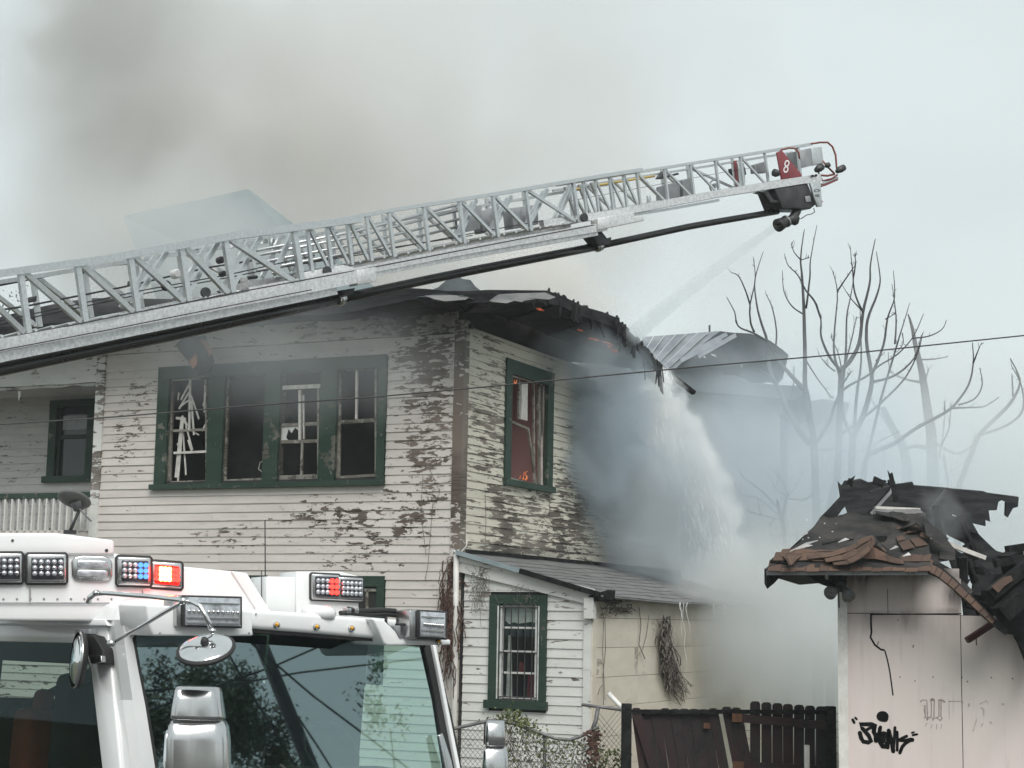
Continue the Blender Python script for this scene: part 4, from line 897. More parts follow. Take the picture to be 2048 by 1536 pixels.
# ================================================================== FIRE ENGINE
ANG = radians(45)
TU = V((cos(ANG), sin(ANG), -.050)).normalized(); TV = V((-sin(ANG), cos(ANG), .02)).normalized(); TZ = TU.cross(TV).normalized()
TO = at(265, 1258, 9.9)                                      # head of the near windscreen pillar
FRAKE = (-TV + TZ * .16).normalized()
engine = thing('fire_engine', 'white fire engine cab with a lit red flashing light and chrome mirrors', 'fire engine', (TO.x, TO.y, 0))
def tp_front(x, y, off=0.0): return hit(x, y, TO + FRAKE * off, FRAKE)
def tp_side(x, y, off=0.0): return hit(x, y, TO - TU * off, -TU)
YB = radians(20)
BU = V((cos(YB), sin(YB), -.03)).normalized(); BN = V((sin(YB), -cos(YB), 0)).normalized()
BO = at(240, 1200, 10.15)
def tp_box(x, y, off=0.0): return hit(x, y, BO + BN * off, BN)
VN = V((sin(ANG), -cos(ANG), 0)).normalized(); VO = TO + VN * .22
def tp_vis(x, y, off=0.0): return hit(x, y, VO + VN * off, VN)
def slab(fn, poly, thick, mat, name, off=0.0, bevel=.012, seg=3, parent=engine, n=None):
    pts = [fn(x, y, off) for x, y in poly]
    if n is None: n = {tp_front: FRAKE, tp_side: -TU, tp_box: BN, tp_vis: VN}[fn]
    mb = MB(); mb.prism(pts, n * -thick); return mb.build(name, mat, parent, bevel=bevel, seg=seg)
TW = M['truckwhite']
# side: door with window, roof rail
HUGE = 1760
slab(tp_side, [(-420, 1236), (213, 1248), (262, HUGE), (228, HUGE), (181, 1342), (166, 1286), (-420, 1276)], .06, TW, 'door', .03, .014)
mb = MB(); mb.face([tp_side(x, y, -.01) for x, y in [(-420, 1270), (172, 1282), (186, 1342), (236, HUGE), (-420, HUGE)]]); mb.build('side_window', M['sidewin'], engine)
slab(tp_side, [(-420, 1228), (209, 1238), (216, 1252), (-420, 1242)], .05, TW, 'drip_rail', .06, .008)
slab(tp_side, [(126, 1231), (146, 1232), (146, 1243), (126, 1242)], .03, M['darkmetal'], 'marker_base', .075, .004); slab(tp_side, [(129, 1233), (140, 1233), (141, 1242), (130, 1242)], .03, M['amber'], 'marker_light', .085, .006)
# near windscreen pillar and roof edge
pil = MB(); ring_a = []
for (x0, x1, y) in ((214, 268, 1240), (216, 272, 1290), (228, 290, 1400), (244, 311, 1536), (266, 340, HUGE)):
    a, b = tp_side(x0, y, .01), tp_front(x1, y, .012); c = tp_front(x1 - (x1 - x0) * .35, y, .015) + (-TU) * .01
    ring_a.append([a, a.lerp(c, .5) + (VN - TU) * .012, c, b.lerp(c, .3), b, b - FRAKE * .06, a + TU * .06])
nR = len(ring_a[0])
for i in range(len(ring_a) - 1):
    for j in range(nR):
        k = (j + 1) % nR; pil.face([ring_a[i][j], ring_a[i][k], ring_a[i + 1][k], ring_a[i + 1][j]])
pil.build('pillar', TW, engine, True)
re_ = MB()
prof = [(0, 0), (.03, .07), (.08, .12), (.16, .15), (.30, .16)]
def roofedge(u, v):
    i = v * 4; k = min(3, int(i)); f = i - k; o = prof[k][0] + (prof[k + 1][0] - prof[k][0]) * f; h = prof[k][1] + (prof[k + 1][1] - prof[k][1]) * f
    L_ = 3.2 * (1 - u); base = tp_side(214, 1240, .05); return base + TV * L_ + TU * o + TZ * h
re_.grid(roofedge, 8, 10)
def corner(u, v):
    i = v * 4; k = min(3, int(i)); f = i - k; o = prof[k][0] + (prof[k + 1][0] - prof[k][0]) * f; h = prof[k][1] + (prof[k + 1][1] - prof[k][1]) * f
    base = tp_side(214, 1240, .05); cen = base + TU * .34 - V((0, 0, 0)); a = u * pi / 2; d = -TU * cos(a) * (.34 - o) - TV * sin(a) * (.34 - o) * .9
    return base + TU * .34 + d + TZ * h
re_.grid(corner, 10, 10); re_.build('roof_edge', TW, engine, True)
mb = MB(); q0 = tp_side(214, 1240, .0) + TZ * .145 + TU * .2
mb.hexa([q0 - TZ * .06, q0 + TU * 2.1 - TZ * .06, q0 + TU * 2.1 + TV * 3.2 - TZ * .06, q0 + TV * 3.2 - TZ * .06, q0, q0 + TU * 2.1, q0 + TU * 2.1 + TV * 3.2, q0 + TV * 3.2]); mb.build('cab_roof', TW, engine, bevel=.02)
# raised light housing on the roof
slab(tp_box, [(-260, 1104), (0, 1104), (228, 1106), (366, 1134), (440, 1215), (440, 1245), (-260, 1240)], .9, TW, 'light_housing', 0, .02)
slab(tp_box, [(-260, 1066), (113, 1066), (228, 1080), (229, 1110), (-260, 1110)], .8, TW, 'light_housing', .012, .016)
slab(tp_box, [(366, 1133), (462, 1142), (492, 1147), (520, 1190), (540, 1236), (396, 1236)], .8, TW, 'light_housing', -.10, .015)
slab(tp_box, [(462, 1142), (494, 1146), (542, 1224), (514, 1222)], .6, TW, 'light_housing', -.085, .008)
for (x, y, r) in ((25, 1081, .008), (213, 1101, .010)):
    mb = MB(); mb.lathe(tp_box(x, y, .01), BN, [(0, r), (.006, r)], 10); mb.build('bolt', M['darkmetal'], engine)
def led_light(fn, n, x0, y0, x1, y1, lit=None, sk=0, name='warning_light', nx=5, ny=3, off=0.0, lab=None, lens='led_housing'):
    e = (x1 - x0) * .02; h = slab(fn, [(x0, y0 + 6), (x0 + 5, y0), (x1 - 5, y0 + sk), (x1, y0 + sk + 6), (x1, y1 + sk - 6), (x1 - 5, y1 + sk), (x0 + 5, y1), (x0, y1 - 6)], .05, M['rubber'], name, off + .030, .004, 2)
    if lab: h['label'] = lab
    i = 4; slab(fn, [(x0 + i, y0 + i), (x1 - i, y0 + i + sk), (x1 - i, y1 - i + sk), (x0 + i, y1 - i)], .03, M['brushed'], 'bezel', off + .045, .012, 3, h)
    i = 13; j = 11; slab(fn, [(x0 + i, y0 + j), (x1 - i + 4, y0 + j + sk), (x1 - i + 4, y1 - j + sk), (x0 + i, y1 - j)], .03, M[lens], 'lens', off + .062, .006, 2, h)
    for a in range(nx):
        for b in range(ny):
            u, v = (a + .5) / nx, (b + .5) / ny; x = x0 + i + (x1 - x0 - 2 * i + 4) * u; y = y0 + j + 3 + (y1 - y0 - 2 * j - 9) * v + sk * u
            m = lit(u, v) if lit else 'led_off'; mb = MB(); r = .0155
            mb.lathe(fn(x, y, off + .060), n, [(0, r), (.006, r), (.012, r * .6), (.014, .001)], 8); mb.build('led', M[m if m != 'led_off' else random.choice(('led_off', 'led_off', 'chrome'))], h, True)
    return h
led_light(tp_box, BN, -36, 1102, 49, 1169, name='warning_light', lab='clear square warning light cut by the photo edge')
led_light(tp_box, BN, 50, 1104, 137, 1170)
led_light(tp_box, BN, 231, 1109, 306, 1174, lambda u, v: 'led_blue' if u > .55 else 'led_off', 2, lab='warning light with lit blue diodes')
led_light(tp_box, BN, 297, 1118, 368, 1178, lambda u, v: ('led_hot' if .12 < u < .75 else 'led_red'), 4, nx=6, off=-.02, lab='brightly lit red warning light', lens='redlens')
ov = slab(tp_box, [(143, 1122), (150, 1114), (165, 1111), (205, 1112), (219, 1116), (225, 1124), (225, 1152), (218, 1161), (204, 1163), (164, 1162), (150, 1159), (144, 1150)], .03, M['brushed'], 'warning_light', .022, .008); ov['label'] = 'oval clear light in chrome bezel'
for y in (1128, 1147): slab(tp_box, [(154, y - 6), (160, y - 8), (210, y - 7), (216, y - 5), (216, y + 5), (210, y + 7), (160, y + 7), (154, y + 5)], .02, M['led_off'], 'lens', .036, .008, 3, ov)
rl = bpy.data.lights.new('red_beacon', 'POINT'); rl.energy = 1.5; rl.color = (1, .03, .02); rl.shadow_soft_size = .06
ro = bpy.data.objects.new('red_beacon', rl); COL.objects.link(ro); ro.location = tp_box(338, 1148, .22)
# visor / brow over the windscreen
slab(tp_vis, [(293, 1209), (506, 1222), (506, 1258), (508, 1272), (307, 1272), (297, 1246)], .30, TW, 'visor', .06, .014)
slab(tp_vis, [(500, 1218), (560, 1222), (748, 1236), (768, 1246), (768, 1279), (640, 1268), (500, 1257)], .36, TW, 'visor', 0, .03, 4)
slab(tp_vis, [(745, 1237), (768, 1240), (787, 1258), (818, 1277), (902, 1279), (902, 1290), (775, 1291), (768, 1286), (758, 1262)], .34, TW, 'visor', .07, .012)
slab(tp_vis, [(500, 1257), (766, 1278), (766, 1284), (500, 1264)], .3, M['rubber'], 'visor_seal', -.03, 0)
for (x, y) in ((551, 1250), (631, 1254), (701, 1257), (875, 1284)):
    mb = MB(); mb.lathe(tp_vis(x, y, .0 if x < 800 else .07), VN, [(0, .02), (.012, .021), (.03, .014), (.036, .002)], 12); o = mb.build('marker_light', M['brushed'], engine, True)
    mb = MB(); mb.lathe(tp_vis(x + 2, y, .02 if x < 800 else .09), VN + TZ * .5, [(0, .013), (.012, .012), (.02, .002)], 10); mb.build('amber_lens', M['amber'], o, True)
# scene lights on brackets
def scene_light(x0, y0, x1, y1, off, face_x0, sk=0):
    h = slab(tp_vis, [(face_x0, y0), (x1, y0 + sk), (x1, y1 + sk), (face_x0, y1)], .12, M['darkmetal'], 'scene_light', off, .006)
    slab(tp_vis, [(x0, y0 + 2), (face_x0, y0), (face_x0, y1), (x0, y1 - 2)], .14, M['brushed'], 'lamp_side', off - .02, .006, 2, h)
    slab(tp_vis, [(face_x0 + 4, y0 + 4), (x1 - 4, y0 + 4 + sk), (x1 - 4, y1 - 4 + sk), (face_x0 + 4, y1 - 4)], .02, M['led_off'], 'lens', off + .008, .003, 2, h)
    hh = y1 - y0
    for yy in (.22, .68, .84): slab(tp_vis, [(face_x0 + 6, y0 + hh * yy), (x1 - 6, y0 + hh * yy + sk), (x1 - 6, y0 + hh * yy + 3 + sk), (face_x0 + 6, y0 + hh * yy + 3)], .01, M['brushed'], 'reflector', off + .014, 0, 1, h)
    for i in range(11):
        x = face_x0 + 10 + (x1 - face_x0 - 20) * i / 10; mb = MB(); mb.lathe(tp_vis(x, y0 + hh * .5 + sk * i / 10, off + .008), VN, [(0, .011), (.008, .011), (.013, .004)], 8); mb.build('led', M['chrome'], h, True)
    for (x, y) in ((face_x0 + 5, y0 + 5), (x1 - 5, y0 + 5 + sk), (face_x0 + 5, y1 - 5), (x1 - 5, y1 - 5 + sk)):
        mb = MB(); mb.lathe(tp_vis(x, y, off + .004), VN, [(0, .006), (.006, .005)], 8); mb.build('screw', M['brushed'], h)
scene_light(354, 1190, 485, 1254, .12, 368, 3); scene_light(820, 1219, 895, 1277, .16, 838, 3)
for pts, m in (([(787, 1252), (818, 1250), (820, 1275), (800, 1276)], 'greymetal'), ([(800, 1247), (840, 1247), (840, 1276), (800, 1274)], 'rubber')): slab(tp_vis, pts, .05, M[m], 'lamp_bracket', .08, .003)
# right-hand light box on the roof
b2 = at(590, 1235, 10.9); B2N = V((sin(radians(25)), -cos(radians(25)), 0)); 
def tp_rb(x, y, off=0.0): return hit(x, y, b2 + B2N * off, B2N)
for poly, o in (([(592, 1143), (680, 1143), (716, 1152), (718, 1232), (592, 1232)], 0), ([(533, 1153), (593, 1154), (593, 1232), (532, 1232)], -.02)): slab(tp_rb, poly, .35, TW, 'light_housing', o, .006, 2, n=B2N)
def tp_rb_light(x0, y0, x1, y1, lit, off):
    h = slab(tp_rb, [(x0, y0 + 4), (x0 + 4, y0), (x1 - 3, y0 + 3), (x1, y0 + 7), (x1, y1 - 3), (x1 - 4, y1 + 2), (x0 + 4, y1), (x0, y1 - 4)], .05, M['rubber'], 'warning_light', off + .03, .004, 2, n=B2N)
    slab(tp_rb, [(x0 + 3, y0 + 3), (x1 - 2, y0 + 6), (x1 - 2, y1 - 1), (x0 + 3, y1 - 3)], .03, M['brushed'], 'bezel', off + .045, .010, 3, h, B2N)
    slab(tp_rb, [(x0 + 11, y0 + 8), (x1 - 4, y0 + 10), (x1 - 4, y1 - 8), (x0 + 11, y1 - 9)], .03, M['led_housing'], 'lens', off + .06, .005, 2, h, B2N)
    for a in range(5):
        for b in range(3):
            u, v = (a + .5) / 5, (b + .5) / 3; mb = MB(); r = .0155
            mb.lathe(tp_rb(x0 + 11 + (x1 - x0 - 15) * u, y0 + 11 + (y1 - y0 - 24) * v + 2 * u, off + .058), B2N, [(0, r), (.006, r), (.012, r * .5)], 8); mb.build('led', M[lit(u, v)], h, True)
    return h
tp_rb_light(621, 1144, 682, 1202, lambda u, v: 'led_red' if u > .55 else 'led_off', 0)['label'] = 'warning light with a column of lit red diodes'; tp_rb_light(672, 1150, 729, 1204, lambda u, v: 'led_off', .0)
mb = MB(); dc = tp_rb(637, 1230, .25); mb.lathe(dc, TZ, [(-.02, .11), (.02, .11), (.045, .10), (.058, .07), (.064, .01)], 24); mb.build('roof_dome', TW, engine, True)
for pts, r in (([(690, 1228), (697, 1218), (715, 1223), (760, 1220), (790, 1222), (810, 1236), (818, 1246)], .017), ([(680, 1226), (700, 1226), (740, 1230), (770, 1228), (800, 1232), (815, 1240)], .015), ([(772, 1232), (772, 1246), (778, 1256), (790, 1260)], .010), ([(786, 1221), (800, 1226), (806, 1240), (815, 1250)], .014)):
    mb = MB(); mb.tube([tp_vis(x, y, -.05) for x, y in pts], r, 8); mb.build('cable', M['rubber'], engine, True)
for x in (695, 710): slab(tp_vis, [(x, 1216), (x + 8, 1216), (x + 8, 1226), (x, 1226)], .05, M['brushed'], 'cable_clamp', -.02, .003)
# windscreen, far pillar, cab interior
FX = [(268, 1262), (500, 1258), (852, 1288), (872, 1330), (905, 1470), (930, HUGE), (340, HUGE), (311, 1536), (290, 1400), (272, 1290)]
mb = MB(); mb.face([tp_front(x, y, -.02) for x, y in FX]); mb.build('windscreen', M['windshield'], engine)
slab(tp_front, [(846, 1286), (868, 1288), (905, 1430), (925, 1536), (962, HUGE), (916, HUGE), (893, 1536), (872, 1400)], .05, M['rubber'], 'pillar', .004, .01)
slab(tp_front, [(866, 1290), (872, 1290), (921, 1536), (966, HUGE), (958, HUGE), (914, 1536)], .03, TW, 'pillar_trim', .03, .004)
mb = MB(); mb.tube([tp_front(x, y, .004) for x, y in ((266, 1285), (270, 1266), (282, 1258), (500, 1262), (850, 1290))], .014, 8); mb.build('windscreen_seal', M['rubber'], engine, True)
mb = MB(); mb.tube([tp_front(x, y, .006) for x, y in ((266, 1275), (276, 1330), (292, 1410), (312, 1536), (340, HUGE))], .012, 8); mb.build('windscreen_seal', M['rubber'], engine, True)
W_ = (tp_front(880, 1290) - tp_front(266, 1262)).dot(TU)
def tl(u, v, z): return TO + TU * u + TV * v + TZ * z        # cab coordinates: across, backwards, up
CI = M['cab']
mb = MB()

for (u0, u1, z0, z1) in ((.06, .25, -1.7, .02), (1.15, W_ - .02, -1.7, .02), (.25, 1.15, -1.7, -.50), (.25, 1.15, -.26, .02)): mb.face([tl(u0, 1.9, z1), tl(u1, 1.9, z1), tl(u1, 1.9, z0), tl(u0, 1.9, z0)])
mb.beam(tl(.3, 1.85, -.62), tl(1.1, 1.85, -.2), .05, .05)
mb.face([tl(.0, 3.1, .05), tl(W_, 3.1, .05), tl(W_, 3.1, .02), tl(.0, 3.1, .02)]); mb.face([tl(.02, .05, .05), tl(W_, .05, .05), tl(W_, 1.9, .05), tl(.02, 1.9, .05)]); mb.face([tl(.02, .0, -1.4), tl(W_, .0, -1.4), tl(W_, 1.9, -1.4), tl(.02, 1.9, -1.4)])
mb.build('cab_lining', CI, engine)
mb = MB(); mb.face([tl(W_, .75, .05), tl(W_, 1.9, .05), tl(W_, 1.9, -1.4), tl(W_, .75, -1.4)]); mb.face([tl(W_, .0, -.9), tl(W_, .75, -.9), tl(W_, .75, -1.4), tl(W_, 0, -1.4)]); mb.build('cab_side', CI, engine)
mb = MB(); mb.box(tl(W_ * .5, .25, -1.02), TU * W_ * .48, TV * .22, TZ * .22); mb.build('dashboard', CI, engine, bevel=.08, seg=4)
mb = MB(); sc_ = tl(W_ * .78, .42, -.70); mb.tube([sc_ + (TU * cos(t) + (TZ * .8 + TV * .5) * sin(t)) * .22 for t in [i * 2 * pi / 24 for i in range(25)]], .016, 8, False); mb.build('steering_wheel', CI, engine, True)
for u in (.45, 1.6):
    mb = MB(); mb.box(tl(u, 1.1, -.75), TU * .24, TV * .07, TZ * .45); mb.build('seat', CI, engine, bevel=.06, seg=3)
mb = MB(); mb.box(tl(.35, 1.5, -.75), TU * .15, TV * .12, TZ * .2); mb.box(tl(.35, 1.5, -.5), TU * .06, TV * .06, TZ * .08); mb.build('seat', M['redvest'], engine, bevel=.05, seg=3)
# lower cab down to the wheels
mb = MB(); mb.hexa([tl(0, -.25, -2.35), tl(W_, -.25, -2.35), tl(W_, 3.2, -2.35), tl(0, 3.2, -2.35), tl(0, -.16, -1.25), tl(W_, -.16, -1.25), tl(W_, 3.2, -1.25), tl(0, 3.2, -1.25)]); mb.build('cab_body', TW, engine, bevel=.05)
mb = MB(); mb.box(tl(W_ / 2, -.42, -2.2), TU * W_ * .52, TV * .18, TZ * .18); mb.build('bumper', M['chrome'], engine, bevel=.03)
for u in (.15, W_ - .15):
    for v in (.9,):
        c = tl(u, v, 0); c.z = .52; mb = MB(); mb.lathe(c - TU * .15, TU, [(0, .40), (.04, .5), (.26, .5), (.3, .40)], 24); wh = mb.build('wheel', M['rubber'], engine, True)
        mb = MB(); mb.lathe(c - TU * .17, TU, [(0, .15), (.02, .28), (.32, .28), (.34, .15)], 20); mb.build('rim', M['brushed'], wh, True)
for pts in ([(-260, 1109), (228, 1110)], [(-260, 1205), (250, 1206), (420, 1216)], [(60, 1174), (60, 1204)], [(285, 1180), (287, 1206)]):
    mb = MB(); mb.tube([tp_box(x, y, .013) for x, y in pts], .004, 5); mb.build('panel_seam', M['greymetal'], engine)
for x in range(-20, 250, 27):
    mb = MB(); mb.lathe(tp_box(x, 1198, .002), BN, [(0, .007), (.004, .005)], 8); mb.build('rivet', M['greymetal'], engine)
for x, y in ((480, 1240), (498, 1266), (320, 1266), (512, 1228), (735, 1245), (792, 1284), (860, 1284)):
    mb = MB(); mb.lathe(tp_vis(x, y, .064 if (x < 505 or x > 770) else .004), VN, [(0, .006), (.005, .004)], 8); mb.build('rivet', M['greymetal'], engine)
# antennas
for pts, r in (([(531, 1240), (530, 1040)], .004), ([(523, 1240), (523, 1142)], .003)):
    mb = MB(); mb.tube([tp_rb(x, y, -.1) for x, y in pts], r, 6); mb.build('antenna', M['rubber'], engine, True)
# mirrors
def mirror_head(cx, rows, dep, mat, name, parent, off):
    """Rounded chrome shell lofted through (y, half width px) rows."""
    mb = MB(); n = 20; k = dep / FOC; base = []
    for (y, hw, dpt) in rows:
        c = at(cx, y, dep); r = []
        for i in range(n):
            t = 2 * pi * i / n; ex = .42
            ca, sa = cos(t), sin(t); X = math.copysign(abs(ca) ** ex, ca) * hw * k; Y = math.copysign(abs(sa) ** ex, sa) * dpt
            r.append(c + TU.lerp(V((1, 0, 0)), off) .normalized() * X + V((0, 1, 0)) * Y)
        base.append(r)
    for j in range(len(base) - 1):
        for i in range(n):
            q = (i + 1) % n; mb.face([base[j][i], base[j][q], base[j + 1][q], base[j + 1][i]])
    mb.face(base[0]); mb.face(list(reversed(base[-1])))
    import bmesh
    o = mb.build(name, mat, parent, True); bm = bmesh.new(); bm.from_mesh(o.data); bmesh.ops.remove_doubles(bm, verts=bm.verts, dist=1e-4); bmesh.ops.recalc_face_normals(bm, faces=bm.faces); bm.to_mesh(o.data); bm.free()
    return o
md = 9.4
mirror_head(397, [(1372, 30, .02), (1374, 42, .05), (1382, 45, .07), (1400, 47, .08), (1430, 51, .09), (1437, 51, .09), (1439, 47, .08)], md, M['brushed'], 'mirror', engine, .6)
mirror_head(398, [(1436, 40, .04), (1442, 52, .07), (1452, 57, .09), (1480, 60, .10), (1536, 61, .10), (1640, 60, .10), (1660, 50, .08)], md, M['brushed'], 'mirror', engine, .6)
mirror_head(346, [(1460, 12, .03), (1470, 14, .05), (1536, 18, .06), (1640, 20, .06)], md + .12, M['mirror'], 'mirror_pane', engine, .6)
md2 = 12.6
mirror_head(991, [(1440, 14, .02), (1442, 18, .05), (1450, 20, .07), (1470, 21, .08), (1488, 22.5, .08), (1491, 20, .07)], md2, M['brushed'], 'mirror', engine, .6)
mirror_head(991, [(1491, 18, .03), (1494, 23, .06), (1502, 26, .08), (1536, 28, .09), (1600, 28, .09)], md2, M['brushed'], 'mirror', engine, .6)
mirror_head(971, [(1444, 3, .03), (1488, 4, .04)], md2 + .05, M['rubber'], 'mirror_edge', engine, .6)
mb = MB(); mb.tube([at(398, 1600, md), at(380, 1640, md + .3), tl(.0, -.1, -1.5)], .025, 8); mb.build('mirror_arm', M['brushed'], engine, True)
mb = MB(); mb.tube([at(991, 1590, md2), tl(W_, -.1, -1.5)], .025, 8); mb.build('mirror_arm', M['brushed'], engine, True)
# round convex mirror on its bent arm
rc = at(412, 1300, 9.15); rn = V((.16, -.62, -.66)).normalized(); rn = (V((-.10, -.50, .86))).normalized()
mb = MB(); mb.lathe(rc, rn, [(-.012, .148), (-.004, .158), (.008, .158), (.014, .150)], 36); cm = mb.build('convex_mirror', M['rubber'], engine, True)
mb = MB(); mb.lathe(rc, rn, [(.010, .150), (.022, .135), (.034, .10), (.042, .055), (.045, .002)], 36); mb.build('mirror_back', M['chrome'], cm, True)
mb = MB(); mb.lathe(rc + rn * .04, rn, [(0, .025), (.02, .02), (.035, .012)], 12); mb.build('ball_joint', M['rubber'], cm, True)
for pts, r in (([(412, 1286), (415, 1276), (422, 1272), (425, 1262)], .010), ([(424, 1262), (412, 1232), (400, 1212), (385, 1204), (368, 1201), (300, 1193), (210, 1186), (190, 1188)], .013), ([(222, 1287), (280, 1254), (326, 1226), (352, 1211), (366, 1203)], .012), ([(190, 1186), (180, 1195), (176, 1206)], .016)):
    mb = MB(); n = len(pts); mb.tube([at(x, y, 9.15 + (.45 * max(0, (400 - x) / 220.0))) for x, y in pts], r, 10); mb.build('mirror_arm', M['chrome'], engine, True)
for (x, y, r) in ((222, 1287, .022), (366, 1202, .02), (425, 1262, .017), (192, 1186, .018)):
    mb = MB(); mb.lathe(at(x, y, 9.12 + (.45 * max(0, (400 - x) / 220.0))), V((0, -1, 0)), [(-.02, r), (.01, r), (.02, r * .6)], 12); mb.build('arm_joint', M['brushed'], engine, True)
# oval mirror on the door
oc = tp_side(158, 1320, .16); on = (V((-.90, -.42, .05))).normalized()
mb = MB(); mb.lathe(oc, on, [(-.02, .150), (.0, .165), (.012, .168)], 30); dm = mb.build('door_mirror', M['rubber'], engine, True)
mb = MB(); mb.lathe(oc, on, [(.008, .166), (.020, .166), (.022, .158)], 30, False); mb.build('mirror_rim', M['brushed'], dm, True)
mb = MB(); mb.lathe(oc, on, [(.016, .158), (.026, .12), (.034, .06), (.036, .002)], 30); mb.build('mirror_pane', M['mirror'], dm, True)
slab(tp_side, [(172, 1268), (188, 1272), (205, 1300), (206, 1328), (182, 1328), (172, 1300)], .08, M['rubber'], 'mirror_bracket', .10, .006)
slab(tp_side, [(178, 1312), (202, 1311), (203, 1324), (184, 1328)], .03, M['brushed'], 'mirror_clamp', .13, .004)
slab(tp_side, [(149, 1259), (178, 1258), (178, 1268), (150, 1270)], .05, M['greymetal'], 'mirror_clamp', .10, .003)
slab(tp_front, [(878, 1470), (886, 1465), (904, 1520), (920, 1600), (904, 1600)], .03, M['brushed'], 'grab_handle', .05, .01)
# dark folded windscreen wiper resting on the glass
mb = MB(); mb.tube([tp_front(x, y, .03) for x, y in ((640, 1620), (600, 1560), (560, 1530))], .010, 6); mb.build('wiper', M['rubber'], engine, True)

# ================================================================== BURNT SHED
SWo = at(1690, 1300, 19.0)
SW = Wall(SWo, (.972, -.235), (-.235, -.972))
shed = thing('burnt_shed', 'pink shed with black graffiti and a collapsed brown shingle roof', 'shed', (SWo.x, SWo.y, 0))
s1 = SW.inv(1922, 1300)[0]; s2 = SW.inv(2048, 1300)[0] + 1.6; zs = SW.inv(1800, 1228)[1]; zt = SW.inv(1700, 1146)[1]
SOOTS = [(1727, 1165, 12, 26, .8), (1826, 1195, 10, 60, .7), (1826, 1227, 26, 8, .8), (1790, 1150, 150, 12, .75), (1905, 1185, 22, 40, .85), (1700, 1165, 16, 30, .5), (1890, 1225, 60, 5, .5), (1765, 1228, 60, 4, .5), (1990, 1240, 70, 16, .35), (1985, 1390, 60, 60, .06), (1740, 1228, 12, 5, .4)]
ss = lambda x, y: min(.97, blobs(x, y, SOOTS))
def panel(a, b, z0, z1, o): return board(SW, a, b, z0, z1, -.03, o, M['pink'], 'panel', shed, 12, 24, 0, ss)
sheet_with_holes(SW, 0, s1, .05, zt, -.034, [], M['char'], 'light_stop_backing', shed); sheet_with_holes(SW, s1, s2, .05, zs - .02, -.034, [], M['char'], 'light_stop_backing', shed)  # dark sheets added behind the panels to stop light leaking through the gaps
panel(.03, s1 - .004, zs + .004, zt + .06, 0); panel(.03, s1 - .004, .05, zs - .004, .006); panel(s1 + .004, s2, .05, zs - .006, .0)
board(SW, -.075, .03, .05, zt + .02, -.05, .045, M['pipewhite'], 'corner_trim', shed, 10, 1)
board(SW, s1 - .02, s1 + .012, zs, zt - .05, -.02, .008, M['pink'], 'batten', shed, 6, 1, 0, ss)
SB = Wall(SW.P(-.05, 0), (.235, .972), (-.972, .235))
sheet_with_holes(SB, 0, 4, .05, zt, 0, [], M['pink'], 'side_wall', shed); sheet_with_holes(Wall(SW.P(0, 0, -4), SW.d, SW.n), 0, s2, .05, zs - .1, 0, [], M['char'], 'back_wall', shed)
inn = MB()
for (a, b, c, d) in (((s1, zs, -.15), (s2, zs, -.15), (s2, zs - .3, -3.9), (s1, zs - .3, -3.9)),): inn.face([SW.P(*p) for p in (a, b, c, d)])
inn.build('charred_ceiling', M['char'], shed)
def wallmark(pts, r, mat, name, parent=shed, off=.009, n=4, closed=False):
    """A flat painted stroke on the wall: a ribbon a couple of millimetres proud of it, with round ends."""
    P2 = [SW.inv(x, y, off) for x, y in pts]; mb = MB(); k = len(P2); L_, R_ = [], []
    rr = r if hasattr(r, '__len__') else [r] * k
    for i, (a, z) in enumerate(P2):
        a0, z0 = P2[max(i - 1, 0)]; a1, z1 = P2[min(i + 1, k - 1)]; dx, dz = a1 - a0, z1 - z0; l = sqrt(dx * dx + dz * dz) or 1; nx, nz_ = -dz / l, dx / l
        L_.append((a + nx * rr[i], z + nz_ * rr[i])); R_.append((a - nx * rr[i], z - nz_ * rr[i]))
    def cap(i, j):
        a, z = P2[i]; a0, z0 = P2[j]; th = atan2(z - z0, a - a0); return [(a + rr[i] * cos(th + t), z + rr[i] * sin(th + t)) for t in (pi / 4, 0, -pi / 4)]
    for i in range(k - 1): mb.face([SW.P(*L_[i], off), SW.P(*L_[i + 1], off), SW.P(*R_[i + 1], off), SW.P(*R_[i], off)])
    e = cap(k - 1, k - 2); mb.face([SW.P(*q, off) for q in [L_[-1]] + e + [R_[-1]]]); e = cap(0, 1); mb.face([SW.P(*q, off) for q in [R_[0]] + e + [L_[0]]])
    return mb.build(name, mat, parent)
def g3(pts): return [(1690 + x / 5.721, 1380 + y / 5.721) for x, y in pts]
# cracks in the board
for pts, r in (([(1742, 1229), (1742, 1250), (1743, 1264), (1741, 1275), (1750, 1290), (1762, 1299), (1768, 1300)], .010), ([(1770, 1302), (1775, 1320), (1780, 1345), (1786, 1390)], .007), ([(1742, 1229), (1800, 1228.5), (1860, 1228), (1922, 1227.5)], .006), ([(1757, 1283), (1755, 1290)], .004), ([(1952, 1270), (1953, 1290)], .005), ([(1775, 1178), (1776, 1226)], .003)): wallmark(pts, r, M['blk'], 'crack')
for x, y in ((1800, 1354), (1830, 1362), (1866, 1354), (1924, 1355), (1935, 1363), (1983, 1355), (2025, 1357), (1796, 1240), (1827, 1291), (1826, 1294)):
    mb = MB(); mb.lathe(SW.P(*SW.inv(x, y, .008), .006), SW.n, [(0, .007), (.004, .006)], 7); mb.build('nail', M['blk'], shed)
tagm = M['blk']; st = .034
